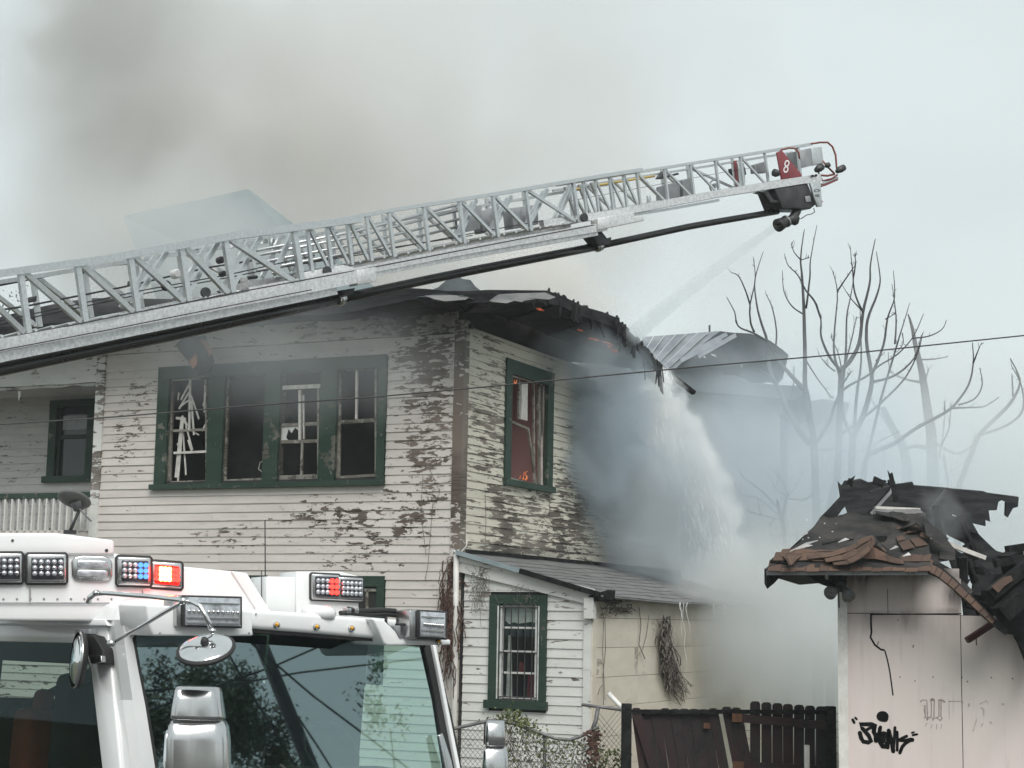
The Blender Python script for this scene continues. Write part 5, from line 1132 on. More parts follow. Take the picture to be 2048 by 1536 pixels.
graf = [([(330, 470), (345, 400), (310, 392), (170, 392), (200, 440), (270, 520), (300, 590), (270, 600), (210, 590), (185, 550), (170, 490)], .042), ([(250, 455), (290, 432), (325, 425), (340, 410)], .03), ([(335, 420), (330, 480), (352, 520), (355, 580)], .045), ([(405, 425), (395, 480), (365, 540), (350, 580)], .035), ([(400, 440), (390, 530), (400, 600), (430, 650), (470, 650)], .04),
        ([(480, 505), (440, 490), (405, 520), (400, 580), (420, 625), (460, 640), (490, 600), (492, 550), (480, 505)], .038), ([(445, 530), (443, 590)], .04), ([(500, 465), (520, 540), (540, 620), (552, 700)], .042), ([(572, 430), (568, 520), (560, 610), (552, 690)], .030), ([(500, 480), (495, 570), (490, 660)], .034), ([(597, 480), (600, 560), (597, 690)], .028), ([(705, 528), (650, 555), (605, 578)], .03), ([(605, 578), (680, 580), (745, 570), (768, 570)], [.024, .03, .04, .045]), ([(745, 575), (690, 610), (655, 650), (628, 718)], .034),
        ([(88, 340), (105, 372)], .028), ([(118, 318), (134, 334)], .022), ([(765, 490), (790, 482)], .018), ([(776, 516), (825, 506)], .022)]
for pts, r in graf: wallmark(g3(pts), [x * .55 for x in r] if hasattr(r, '__len__') else r * .55, tagm, 'graffiti_stroke')
wallmark(g3([(430 + 50 * cos(t) * .9, 302 + 36 * sin(t)) for t in [i * 2 * pi / 16 for i in range(17)]]), .024, tagm, 'graffiti_stroke'); wallmark(g3([(410, 312), (455, 325)]), .04, tagm, 'graffiti_stroke', off=.011)
fd = M['fade']
for pts, r in (([(862, 135), (885, 115), (935, 115), (938, 180), (945, 310), (938, 345)], .006), ([(895, 180), (918, 175), (905, 225), (922, 300), (905, 322)], .005), ([(918, 180), (918, 300), (938, 330)], .004), ([(980, 115), (1000, 95), (1022, 112), (1018, 310), (1008, 350)], .006), ([(985, 115), (990, 200), (985, 305), (1008, 335)], .005), ([(990, 112), (1015, 114)], .012), ([(1075, 118), (1105, 112), (1138, 135)], .010), ([(1075, 118), (1075, 300), (1050, 320)], .006), ([(1100, 118), (1098, 300), (1112, 325), (1088, 348)], .006), ([(945, 318), (985, 305)], .005), ([(1018, 325), (1050, 315), (1088, 345)], .005), ([(938, 345), (960, 318)], .005), ([(940, 375), (918, 412)], .003), ([(1000, 395), (985, 435)], .003), ([(1050, 390), (1045, 450)], .003), ([(1105, 390), (1100, 440)], .003),
               ([(1185, 130), (1330, 128), (1352, 145)], .003), ([(1190, 115), (1192, 330)], .002), ([(1420, 155), (1418, 180)], .005), ([(1555, 200), (1590, 215), (1588, 290)], .003), ([(1540, 160), (1620, 118), (1640, 150)], .002), ([(1580, 380), (1560, 415)], .003), ([(1800, 160), (1820, 160)], .004), ([(1510, 330), (1465, 470)], .002), ([(1660, 360), (1680, 380)], .003)): wallmark(g3(pts), r, fd, 'faded_mark')

# --- shed roof
RB0, RB1, RT0, RT1 = at(1533, 1140, 18.35), at(1862, 1140, 18.15), at(1642, 1036, 19.75), at(1852, 1030, 19.6)
RN = (RB1 - RB0).cross(RT0 - RB0).normalized()
if RN.y > 0: RN = -RN
def rp(px, py, lift=0.0): return hit(px, py, RB0 + RN * lift, RN)
def froof(u, v):
    b = RB0.lerp(RB1, u); t = RT0.lerp(RT1, u); p = b.lerp(t, v)
    return p + RN * (.045 * mnoise.noise(V((u * 5, v * 4, 1))) + .02 * mnoise.noise(V((u * 14, v * 12, 4)))) * (0.3 + v) + V((.06 * sin(pi * v) * (1 - u) ** 4, 0, 0))
mb = MB(); mb.grid(froof, 44, 18); sroof = mb.build('roof', M['felt'], shed, True, solid=.03)
sl_ = MB(); bk = V((1.1, 4.4, 0)); sl_.face([RB0, RT0 + V((0, 0, -.02)), RT0 + V((.55, 2.2, 0)), RB0 + bk]); sl_.build('side_slope', M['felt'], sroof)
edge = MB(); edge.beam(RB0 + V((0, -.01, -.03)), RB1 + V((0, -.01, -.03)), .03, .05); edge.build('drip_edge', M['greymetal'], sroof)
so_ = MB(); so_.face([RB0 + V((0, .03, -.05)), RB1 + V((0, .03, -.05)), SW.P(SW.inv(1862, 1146)[0], zt, 0), SW.P(-.1, zt + .02, 0)]); so_.face([RB0 + V((0, .03, -.05)), SW.P(-.1, zt + .02, 0), SW.P(-.1, zt + .02, -4), RB0 + bk + V((0, 0, -.05))]); so_.build('soffit', M['char'], sroof)
def shingle(pts, lift=.012, th=.006, name='shingle', parent=sroof, mat=None):
    mb = MB(); q = [rp(x, y, lift + (.01 if i < 2 else 0)) for i, (x, y) in enumerate(pts)]; mb.prism(q, RN * -th); return mb.build(name, mat or M['shingle'], parent)
def row(xs0, xs1, ya, yb, sk=0.0, lift=.02, tabw=23, miss=0.0):
    x = xs0
    while x < xs1 - 4:
        wd = U(.7, 1.25) * tabw; x2 = min(x + wd, xs1)
        if R() >= miss:
            f = lambda y, fn: fn(y)
            y0, y1 = ya(x), ya(x2); b0, b1 = yb(x), yb(x2); j = U(-1.2, 1.2)
            shingle([(x + .4, b0 + j), (x2 - .4, b1 + j), (x2 - .4 + sk, y1), (x + .4 + sk, y0)], lift + U(0, .006))
        x = x2
row(1534, 1862, lambda x: 1119, lambda x: 1142 - 0 * x, 5, .02)
row(1545, 1650, lambda x: 1104, lambda x: 1121, 6, .034, 30, .25)
row(1560, 1730, lambda x: 1098 - (x - 1560) * .06 - max(0, x - 1680) * .3, lambda x: 1108 - (x - 1560) * .06 - max(0, x - 1680) * .3, 4, .03, 26, .1)
row(1800, 1862, lambda x: 1108, lambda x: 1123, 3, .034, 20, .1)
row(1785, 1852, lambda x: 1060 - (x - 1785) * .10, lambda x: 1070 - (x - 1785) * .12, 3, .03, 22, .1); row(1792, 1850, lambda x: 1052 - (x - 1785) * .12, lambda x: 1060 - (x - 1785) * .14, 3, .04, 26, .2)
for q in (([(1795, 1082), (1812, 1078), (1806, 1070), (1792, 1073)]), ([(1832, 1093), (1856, 1089), (1842, 1074), (1820, 1077)]), ([(1812, 1066), (1838, 1062), (1850, 1048), (1822, 1050)]), ([(1840, 1072), (1862, 1080), (1858, 1066), (1842, 1062)]), ([(1806, 1100), (1830, 1094), (1818, 1080), (1796, 1084)])): shingle(q, .05 + U(0, .03))
# sheets of shingle that have buckled up into a tent
def ribbon(up, lo, l0, l1, mat, name='curled_shingle', th=.014):
    """Between two pixel polylines on the roof plane, lifted l0 (upper edge) and l1 (lower edge) metres off it."""
    n = len(up); A = [rp(x, y, l0[i] if hasattr(l0, '__len__') else l0) for i, (x, y) in enumerate(up)]; B = [rp(x, y, l1[i] if hasattr(l1, '__len__') else l1) for i, (x, y) in enumerate(lo)]
    if mat is not M['shingle']:
        mb = MB()
        for i in range(n - 1): mb.face([A[i], A[i + 1], B[i + 1], B[i]])
        return mb.build(name, mat, sroof, True, solid=th, fixn=False)
    cuts = [0.0]                                             # shingle sheets break into their tabs
    tot = sum((A[i + 1] - A[i]).length for i in range(n - 1))
    while cuts[-1] < 1 - .05: cuts.append(min(1.0, cuts[-1] + U(.10, .17) / tot))
    def ev(P, t):
        k = t * (n - 1); i = min(n - 2, int(k)); return P[i].lerp(P[i + 1], k - i)
    for t0, t1 in zip(cuts, cuts[1:]):
        j0, j1 = U(-.008, .012), U(-.012, .02); mb = MB(); g_ = (t1 - t0) * .008
        def fn(u, v):
            t = t0 + g_ + (t1 - t0 - 2 * g_) * u; return ev(A, t).lerp(ev(B, t), v * (1 + j1 * 3)) + RN * (j0 + .012 * sin(pi * v))
        mb.grid(fn, 4, 3); mb.build('shingle', mat, sroof, False, solid=.008, fixn=False)
SH = M['shingle']
ribbon([(1615, 1113), (1665, 1106), (1700, 1093), (1728, 1078), (1746, 1073)], [(1616, 1121), (1668, 1114), (1704, 1101), (1732, 1086), (1748, 1078)], [.03, .06, .10, .16, .2], [.05, .08, .13, .2, .22], SH)
ribbon([(1648, 1120), (1684, 1112), (1712, 1098), (1736, 1081), (1746, 1074)], [(1652, 1126), (1690, 1121), (1718, 1107), (1740, 1091), (1748, 1082)], [.05, .09, .13, .19, .22], [.07, .11, .16, .22, .24], SH)
ribbon([(1664, 1126), (1696, 1120), (1720, 1106), (1740, 1088), (1748, 1078)], [(1668, 1130), (1702, 1128), (1726, 1115), (1744, 1098), (1750, 1086)], [.06, .11, .16, .2, .24], [.08, .13, .18, .24, .26], SH)
ribbon([(1712, 1116), (1726, 1100), (1745, 1092), (1765, 1097), (1778, 1110), (1805, 1124)], [(1706, 1122), (1728, 1119), (1748, 1119), (1764, 1122), (1785, 1128), (1808, 1130)], [.08, .13, .16, .14, .08, .04], [.06, .07, .07, .06, .05, .04], SH)
ribbon([(1746, 1073), (1756, 1084), (1772, 1098), (1796, 1113)], [(1744, 1080), (1752, 1092), (1768, 1106), (1794, 1119)], [.22, .16, .1, .05], [.24, .18, .12, .06], M['felt'])
ribbon([(1748, 1074), (1770, 1074), (1794, 1074)], [(1762, 1096), (1778, 1102), (1797, 1094)], .03, .03, M['blk'], 'hollow_shade')  # black colour gives the shade of the hollow under the buckled shingles
ribbon([(1560, 1112), (1572, 1113), (1585, 1113), (1608, 1112)], [(1574, 1116), (1579, 1130), (1583, 1131), (1592, 1118)], [.04, .08, .08, .04], [.06, .14, .14, .06], SH)
ribbon([(1545, 1118), (1560, 1113), (1576, 1120)], [(1540, 1126), (1560, 1128), (1578, 1130)], .03, .03, M['blk'], 'hollow_shade')  # black sheet coloured as a shaded hollow near the left eave
ribbon([(1750, 1024), (1780, 1028), (1805, 1036), (1822, 1034)], [(1752, 1029), (1782, 1035), (1808, 1043), (1820, 1043)], .06, .12, M['felt']); ribbon([(1645, 1087), (1670, 1079), (1690, 1076), (1706, 1077)], [(1646, 1090), (1672, 1083), (1692, 1080), (1708, 1079)], .03, .05, M['felt'])
ribbon([(1810, 1052), (1832, 1042), (1848, 1050), (1856, 1060)], [(1800, 1060), (1832, 1050), (1846, 1058), (1852, 1068)], [.05, .12, .1, .05], [.06, .15, .12, .06], M['felt'])
for a, b in (((1580, 1102), (1636, 1080)), ((1600, 1072), (1616, 1066)), ((1676, 1084), (1698, 1078)), ((1805, 1112), (1822, 1109)), ((1778, 1100), (1797, 1093)), ((1592, 1098), (1625, 1090))):
    mb = MB(); p, q = rp(*a, .05), rp(*b, .06); m_ = p.lerp(q, .5) + V((0, 0, .012)); mb.prism([p, q, m_ + V((.02, 0, .02))], RN * -.008); mb.build('torn_paper', M['white'], sroof)
for k in range(16):
    x, y = U(1600, 1800), U(1040, 1090); mb = MB(); mb.lathe(rp(x, y, .03), RN, [(0, .010), (.006, .006)], 5); mb.build('ash_fleck', M['slat'], sroof)
# collapsed strip running down to the right
upE = [(1858, 1117), (1882, 1128), (1910, 1152), (1940, 1182), (1966, 1208), (1990, 1232), (2018, 1256)]; loE = [(1856, 1143), (1876, 1152), (1902, 1172), (1932, 1200), (1958, 1224), (1984, 1246), (2012, 1268)]
cd = [18.1, 18.05, 18.0, 17.95, 17.9, 17.85, 17.8]
def cpt(t, w_):
    i = min(5, int(t * 6)); f = t * 6 - i; a = [upE[i][k] + (upE[i + 1][k] - upE[i][k]) * f for k in (0, 1)]; b = [loE[i][k] + (loE[i + 1][k] - loE[i][k]) * f for k in (0, 1)]; d = cd[i] + (cd[i + 1] - cd[i]) * f
    return at(a[0] + (b[0] - a[0]) * w_, a[1] + (b[1] - a[1]) * w_, d + (1 - w_) * .28)
mb = MB(); mb.grid(lambda u, v: cpt(u, v) + V((0, .02, -.02)), 12, 2); mb.build('roof_strip', M['char'], sroof, True, fixn=False)
t = 0.0
while t < .80:
    w_ = U(.07, .115); a, b = t + .004, min(t + w_, .84) - .004; j = U(-.04, .04)
    mb = MB(); mb.prism([cpt(a, 1 + j), cpt(b, 1 + j), cpt(b + .02, .34), cpt(a + .02, .34)], V((0, .015, -.012))); mb.build('shingle', M['shingle'], sroof); t += w_
for q in ([(1862, 1116), (1906, 1140), (1946, 1182), (1938, 1190), (1900, 1166), (1862, 1140)], [(1850, 1078), (1896, 1082), (1910, 1098), (1912, 1120), (1870, 1126), (1838, 1122), (1826, 1098)], [(1846, 1034), (1866, 1050), (1898, 1078), (1884, 1088), (1852, 1070)], [(1880, 1098), (1904, 1104), (1905, 1122), (1880, 1118)]):
    torn('torn_felt', q, 18.5, M['felt'], 1, sroof, .03, tilt=2.0)
# charred far slope and rafters standing up behind
big = [(1677, 964), (1684, 972), (1690, 962), (1705, 962), (1722, 960), (1738, 966), (1758, 964), (1790, 970), (1826, 965), (1828, 972), (1900, 978), (1970, 984), (1976, 988), (2038, 996), (2036, 1013), (2026, 1016), (2015, 1036), (2010, 1032), (2013, 1004), (2003, 1001), (1996, 1004), (1993, 1021), (1977, 1022), (1981, 1044), (1972, 1040), (1972, 1053), (1945, 1047), (1956, 1066), (1966, 1078), (1985, 1096), (1995, 1103), (2030, 1113), (2026, 1130), (2000, 1180), (1960, 1190), (1948, 1160), (1942, 1120), (1924, 1096), (1900, 1080), (1885, 1068), (1868, 1056), (1850, 1050), (1700, 1036), (1690, 1012), (1683, 1020), (1672, 1035), (1655, 1036), (1644, 1034), (1660, 1018), (1680, 994)]
def holed(polys, depth, tilt, mat, name, parent, thick=.06):
    for poly in polys: torn(name, poly, depth, mat, 1, parent, thick, tilt=tilt)
up_ = [p for p in big[:32]] + [(1905, 1050), (1850, 1048), (1700, 1036), (1690, 1012), (1683, 990)]
holed([[(1677, 964), (1684, 972), (1690, 962), (1705, 962), (1722, 960), (1738, 966), (1758, 964), (1790, 970), (1800, 969), (1802, 1040), (1700, 1036), (1690, 1012), (1683, 1000)],
       [(1800, 969), (1826, 965), (1828, 972), (1900, 978), (1905, 1040), (1884, 1022), (1886, 1018), (1882, 1060), (1800, 1045)],
       [(1900, 978), (1970, 984), (1976, 988), (2038, 996), (2036, 1013), (2026, 1016), (2015, 1036), (2010, 1032), (2013, 1004), (2003, 1001), (1996, 1004), (1993, 1021), (1977, 1022), (1981, 1044), (1972, 1040), (1972, 1053), (1945, 1047), (1956, 1066), (1930, 1062), (1918, 1034), (1905, 1028)],
       [(1884, 1024), (1918, 1036), (1932, 1062), (1956, 1066), (1966, 1078), (1985, 1096), (1995, 1103), (2030, 1113), (2022, 1140), (1990, 1150), (1950, 1120), (1930, 1088), (1900, 1072), (1884, 1062)],
       [(1683, 994), (1690, 1014), (1683, 1020), (1672, 1036), (1655, 1037), (1640, 1040), (1660, 1018)]], 20.6, .45, M['charblue'], 'charred_slope', sroof)
holed([[(1950, 1120), (1990, 1150), (2022, 1140), (2005, 1175), (1985, 1184), (1962, 1190), (1946, 1190)], [(1900, 1120), (1925, 1118), (1940, 1190), (1920, 1180)], [(1924, 1186), (2010, 1180), (2048, 1210), (2060, 1240), (1930, 1236)]], 19.6, .8, M['char'], 'charred_slope', sroof)
for (a, b, w_, m_, d) in (((1741, 1028), (1785, 979), .045, 'greymetal', 20.1), ((1737, 1026), (1778, 978), .035, 'charblue', 20.1), ((1844, 1040), (1892, 980), .035, 'darkmetal', 20.1), ((1850, 1046), (1886, 1000), .05, 'char', 20.0), ((1853, 1018), (1854, 1045), .06, 'char', 20.0), ((1740, 983), (1782, 970), .02, 'darkmetal', 20.2), ((1874, 1010), (1884, 1078), .09, 'char', 20.0), ((1896, 1088), (1970, 1116), .06, 'slat', 19.2), ((1900, 1100), (1950, 1130), .07, 'char', 19.0),
                         ((1918, 1030), (1948, 1100), .06, 'char', 20.1), ((1924, 1114), (1926, 1165), .11, 'char', 18.8), ((1936, 1120), (1950, 1165), .07, 'char', 19.0), ((1990, 1128), (2070, 1112), .10, 'char', 18.2), ((2014, 1100), (2080, 1090), .11, 'char', 18.4), ((1980, 1190), (2080, 1110), .15, 'char', 18.0), ((2000, 1230), (2090, 1150), .22, 'char', 17.9), ((2015, 1108), (2025, 1145), .16, 'char', 18.3), ((1934, 1281), (1992, 1243), .075, 'woodmaroon', 18.4), ((1966, 1188), (2060, 1184), .10, 'char', 18.6), ((1930, 1205), (2050, 1240), .12, 'char', 18.8), ((1930, 1172), (1960, 1230), .05, 'char', 18.8)):
    mb = MB(); mb.beam(at(*a, d), at(*b, d + .05), w_, w_ * .8); mb.build('charred_rafter' if m_ != 'slat' else 'bare_lath', M[m_], sroof)
for pts in ([(1776, 942), (1782, 950), (1786, 946), (1790, 966), (1796, 1000), (1788, 1004), (1782, 970)],): torn('charred_post', pts, 19.9, M['char'], 1, sroof, .05, tilt=.1)
torn('ridge_board', [(1750, 1015), (1838, 1018), (1848, 1026), (1840, 1033), (1748, 1027)], 19.8, M['roofgrey'], 1, sroof, .05, tilt=1.0); mb = MB(); mb.beam(at(1751, 1015, 19.9), at(1840, 1019, 19.9), .03, .03); mb.build('ridge_strip', M['slat'], sroof)
holed([[(1976, 1190), (2004, 1160), (2040, 1150), (2090, 1120), (2090, 1260), (2050, 1230), (2010, 1246), (1990, 1228)], [(1996, 1232), (2030, 1222), (2090, 1240), (2090, 1420), (2062, 1340), (2046, 1300), (2030, 1270), (2012, 1268)]], 17.9, .6, M['char'], 'charred_heap', sroof, .2)
torn('charred_sheet', [(1985, 1175), (2000, 1160), (2022, 1148), (2026, 1160), (2010, 1172), (1996, 1186)], 17.85, M['shingle'], 1, sroof, .03); torn('charred_sheet', [(2018, 1212), (2026, 1196), (2028, 1210), (2022, 1226), (2015, 1226)], 17.8, M['greymetal'], 1, sroof, .02)
for k in range(26):                                         # small burnt flakes along the broken edges
    x, y = random.choice(((U(1700, 1830), U(960, 968)), (U(1880, 1960), U(1090, 1160)), (U(1990, 2048), U(1100, 1150)), (U(1930, 2010), U(1230, 1262)))); mb = MB(); q = at(x, y, 19.5); mb.box(q, V((U(.02, .07), U(-.03, .03), U(-.03, .03))), V((0, .03, 0)), V((U(-.02, .02), 0, U(.01, .04)))); mb.build('burnt_flake', M['char'], sroof)
torn('eave_bracket', [(1534, 1146), (1566, 1147), (1548, 1168), (1534, 1178)], 18.5, M['char'], 1, shed, .2, tilt=0); torn('eave_bracket', [(1608, 1147), (1666, 1148), (1678, 1160), (1672, 1180), (1640, 1168)], 18.9, M['char'], 1, shed, .1, tilt=0)
torn('eave_bracket', [(1672, 1147), (1694, 1147), (1694, 1172), (1676, 1178)], 18.9, M['char'], 1, shed, .1, tilt=0); torn('wood_peg', [(1845, 1152), (1850, 1152), (1850, 1163), (1846, 1163)], 18.6, M['slat'], 1, shed, .04, tilt=0); torn('wood_peg', [(1651, 1150), (1656, 1150), (1656, 1159), (1652, 1159)], 18.6, M['slat'], 1, shed, .04, tilt=0)
flood = thing('floodlight', 'pair of grey floodlights under the left eave of the pink shed', 'floodlight', at(1678, 1180, 18.8))
for a, b in (((1676, 1178), (1660, 1186)), ((1686, 1172), (1698, 1194))):
    p, q = at(*a, 18.75), at(*b, 18.6); d = q - p; mb = MB(); mb.lathe(p, d, [(0, .03), (d.length * .35, .035), (d.length * .6, .055), (d.length, .075), (d.length * .98, .05)], 14); mb.build('lamp', M['dish'], flood, True)
mb = MB(); mb.lathe(at(1680, 1174, 18.8), V((0, -1, 0)), [(0, .06), (.05, .06)], 10); mb.tube([at(1677, 1180, 18.8), at(1678, 1215, 18.9)], .008, 5); mb.build('junction_box', M['darkmetal'], flood)

# ================================================================== WOODEN FENCE
FD = 21.0
fence = thing('wooden_fence', 'scorched dark maroon board fence with leaning planks between two posts', 'fence', at(1455, 1536, FD) * 1.0)
fence.location.z = 0
def fpt(x, y, o=0.0): return at(x, y, FD + o)
def zpx(z, d=FD): return lambda x: None
def plank(x0, x1, ytop, lean, o, mat=M['woodmaroon'], name='plank', dog=5, ybot=1700):
    l = lean * (ybot - ytop) / 120.0; c = dog
    poly = [(x0, ytop + c), (x0 + c * .7, ytop + .5), ((x0 + x1) / 2, ytop), (x1 - c * .7, ytop + .5), (x1, ytop + c), (x1 + l, ybot), (x0 + l, ybot)]
    mb = MB(); mb.prism([fpt(x, y, o) for x, y in poly], V((0, .02, 0))); n = len(mb.v); mb.attr = {'peel': [U(.2, .3)] * n, 'soot': [(.75 if y < 1470 else .5) if name == 'plank' else .2 for _, y in [proj(V(v)) for v in mb.v]]}
    return mb.build(name, mat, fence)
x = 1263.0
for i in range(11):
    w_ = 19.6; g_ = -.4
    if i in (9,): x += 8
    plank(x, x + w_, 1417 + U(-1.5, 2) - (2.5 if i > 7 else 0), 15 + i * .9, .012 * (i % 2)); x += w_ + g_
for i, x0 in enumerate((1500.5, 1523, 1545, 1566, 1588.5, 1610, 1632)): plank(x0, x0 + 20, (1402.5, 1404.5, 1406, 1408, 1409.5, 1411, 1412.5)[i], 0 + U(-.6, .6), U(-.01, .01))
plank(1264, 1283, 1424, 38, -.06, name='plank'); plank(1284, 1302, 1440, 30, -.05, name='plank')
def fbeam(a, b, w_, mat, name, o=0.0, th=.05):
    mb = MB(); mb.beam(fpt(*a, o), fpt(*b, o), th, w_); mb.attr = {'peel': [.2] * 8, 'soot': [.6] * 8}; return mb.build(name, mat, fence)
fbeam((1260, 1423), (1655, 1424), .05, M['char'], 'rail', -.04); fbeam((1482, 1436), (1652, 1451), .10, M['woodmaroon'], 'rail', -.05); fbeam((1464, 1435), (1483.5, 1436), .10, M['woodraw'], 'rail_end', -.052)
fbeam((1486, 1532), (1652, 1540), .10, M['woodmaroon'], 'rail', -.05); fbeam((1466, 1531), (1487, 1532), .10, M['woodraw'], 'rail_end', -.052); fbeam((1407, 1451), (1420, 1452), .065, M['woodraw'], 'rail_end', -.03)
fbeam((1290, 1600), (1655, 1600), .1, M['woodmaroon'], 'rail', .04)
for (x0, x1, y) in ((1243.5, 1263, 1407), (1651, 1670.5, 1412.5)):
    mb = MB(); a, b = fpt((x0 + x1) / 2, y), fpt((x0 + x1) / 2, 1700); b.z = 0; b.x = a.x; mb.beam(b, a, (x1 - x0) * FD / FOC, .12, V((0, 1, 0))); mb.build('post', M['char'], fence, bevel=.008)
mb = MB()
for i in range(9):
    y = 1427 + i * 16; mb.tube([fpt(1665, y, .15), fpt(1690, y + .5, .15)], .004, 4); mb.tube([fpt(1470, y + 18, .12), fpt(1502, y + 18, .12)], .003, 4); mb.tube([fpt(1408, y + 20, .12), fpt(1440, y + 20, .12)], .003, 4)
for x in (1490, 1480, 1419, 1430): mb.tube([fpt(x, 1430, .12), fpt(x, 1640, .12)], .003, 4)
mb.build('wire_mesh', M['galv'], fence)
mb = MB(); a = fpt(1613.5, 1490, -.35); mb.beam(V((a.x, a.y, 0)), a, .058, .058, V((0, 1, 0))); tag(mb.build('white_post', M['pipewhite'], None, bevel=.004), 'short white post standing in front of the maroon fence', 'post')
mb = MB(); mb.tube([fpt(1217, 1387, .2), fpt(1246, 1418, .1), fpt(1262, 1436, .15)], .030, 12); mb.tube([fpt(1217, 1387, .2), fpt(1219, 1389, .2)], .033, 12); tag(mb.build('white_pipe', M['pipewhite'], None, True), 'slanting white plastic pipe behind the left fence post', 'pipe')
# ================================================================== CHAIN LINK FENCE WITH IVY
CD = 21.6
def cpx(x, y, o=0.0): return at(x, y, CD + o)
chain = thing('chain_link_fence', 'sagging chain link fence with a bent top rail in front of the lean-to', 'fence', at(1060, 1536, CD)); chain.location.z = 0
TR = [(880, 1464), (905, 1458), (940, 1450), (975, 1442), (1000, 1441), (1030, 1448), (1075, 1464), (1110, 1477), (1140, 1480), (1165, 1471), (1185, 1459), (1198, 1454)]
mb = MB(); mb.tube([cpx(x, y) for x, y in TR], .022, 8); mb.build('top_rail', M['galv'], chain, True)
mb = MB(); mb.tube([cpx(1163, 1409, .1), cpx(1200, 1414, .1), cpx(1245, 1420, .1)], .019, 8); mb.build('top_rail', M['galv'], chain, True)
mb = MB(); mb.tube([cpx(1196, 1416, .1), cpx(1192, 1440, .05), cpx(1184, 1462)], .03, 6); mb.build('folded_mesh', M['galv'], chain, True)
def chmesh(x0, x1, topf, o, cell):
    mb = MB(); k = CD / FOC; n = int((x1 - x0) / cell)
    for i in range(-14, n + 1):
        for s_ in (1, -1):
            path = []; x = x0 + i * cell if s_ > 0 else x0 + (i + 14) * cell; y = 1640
            while y > 1395:
                if x0 <= x <= x1 and y >= topf(x): path.append(cpx(x, y, o + (.006 if len(path) % 2 else -.006)))
                y -= cell * .62; x += s_ * cell * .5
            if len(path) > 1: mb.tube(path, .0032, 3, False)
    o_ = mb.build('mesh', M['galv'], chain); o_['kind'] = 'stuff'
chmesh(884, 1196, lambda x: lerp_poly(TR, x) + 1, 0, 9.5); chmesh(1190, 1244, lambda x: 1418, .1, 9.5)
for x in (905, 1090):
    mb = MB(); a = cpx(x, lerp_poly(TR, x)); mb.tube([V((a.x, a.y + .03, 0)), a + V((0, .03, 0))], .024, 8); mb.build('post', M['galv'], chain, True)
def leaves(fn, n, sz, mat, name, label, cat, parent=None):
    """Loose leaves of an uneven creeper, each its own small folded face."""
    mb = MB()
    for i in range(n):
        p, s_ = fn(i), sz * U(.6, 1.3); a = V((U(-1, 1), U(-.6, .6), U(-1, 1))).normalized() * s_; b = a.cross(V((U(-.4, .4), -1, U(-.4, .4)))).normalized() * s_ * .75
        mb.face([p - a, p + b * .7 - a * .1, p + a, p - b * .7 - a * .1])
    o = mb.build(name, mat, parent, fixn=False); o['kind'] = 'stuff'
    if label: tag(o, label, cat)
    return o
ivy = thing('ivy', 'green ivy tangled over the bent top of the chain link fence', 'creeper', cpx(1060, 1536)); ivy.location.z = 0
def iv1(i):
    if i % 5 < 2: x = random.gauss(1035, 24); y = lerp_poly(TR, x) + random.gauss(-6, 9) - 8 * math.exp(-((x - 1030) / 18) ** 2)
    else: x = U(1000, 1195); y = lerp_poly(TR, x) + abs(random.gauss(0, 60))
    return cpx(x, y, U(-.12, .08))
leaves(iv1, 900, .022, M['leaf'], 'foliage', None, None, ivy)
mb = MB()
for i in range(150):
    x, y = U(985, 1200), 0; y = lerp_poly(TR, x) + U(-2, 90); path = [cpx(x, y, U(-.06, .03))]
    for k in range(5): x += U(-9, 9); y += U(-4, 18); path.append(cpx(x, y, U(-.08, .05)))
    mb.tube(path, U(.003, .006), 3, False)
o = mb.build('stems', M['vinegrey'], ivy); o['kind'] = 'stuff'
leaves(lambda i: cpx(random.gauss(1188, 8), 1462 + abs(random.gauss(0, 45)), U(-.2, .05)), 260, .028, M['vine'], 'red_creeper', 'dark red creeper leaves beside the folded chain link', 'creeper')
leaves(lambda i: cpx(U(1195, 1262), 1500 + abs(random.gauss(10, 30)), U(-.2, .1)), 160, .026, M['leaf'], 'weeds', 'green weeds at the foot of the left wooden fence post', 'weeds')

# ================================================================== VINES, DISH AND WIRES ON THE HOUSE
def vine(name, label, cat, paths, mat, r=(.004, .008)):
    mb = MB()
    for p in paths: mb.tube(p, U(*r), 4, False)
    return tag(mb.build(name, mat), label, cat)
ps = []
for i in range(70):
    x, y = random.gauss(899, 9), U(1115, 1290); path = []; o = U(.03, .16)
    for k in range(10): path.append(FW.P(*FW.inv(x, y, o), o)); x += U(-5, 4.6); y += U(4, 17); o = min(.2, max(.03, o + U(-.03, .03)))
    ps.append(path)
for i in range(16):
    x, y = 906 + U(-3, 8), U(1112, 1160); path = []; o = U(.03, .12)
    for k in range(6): path.append(FW.P(*FW.inv(x, y, o), o)); x += U(-9, 9); y += U(-6, 14)
    ps.append(path)
vine('dry_vine', 'dry reddish vine hanging on the house corner beside the downpipe', 'creeper', ps, M['vine'], (.004, .009))
ps = []
for i in range(26):
    x, y = U(925, 975), U(1122, 1200); path = []
    for k in range(9): path.append(LF.P(*LF.inv(x, y, .05), .05)); x += U(-8, 9); y += U(-6, 18)
    ps.append(path)
for i in range(14):
    x, y = U(1000, 1070), U(1180, 1215); path = []
    for k in range(5): path.append(LF.P(*LF.inv(x, y, .09), .09)); x += U(-7, 7); y += U(-12, 8)
    ps.append(path)
vine('dry_vine', 'thin grey vine twigs spreading over the lean-to boards by its window', 'creeper', ps, M['vinegrey'], (.002, .004))
def lwp(x, y, o=.05): return LW.P(*LW.inv(x, y, o), o)
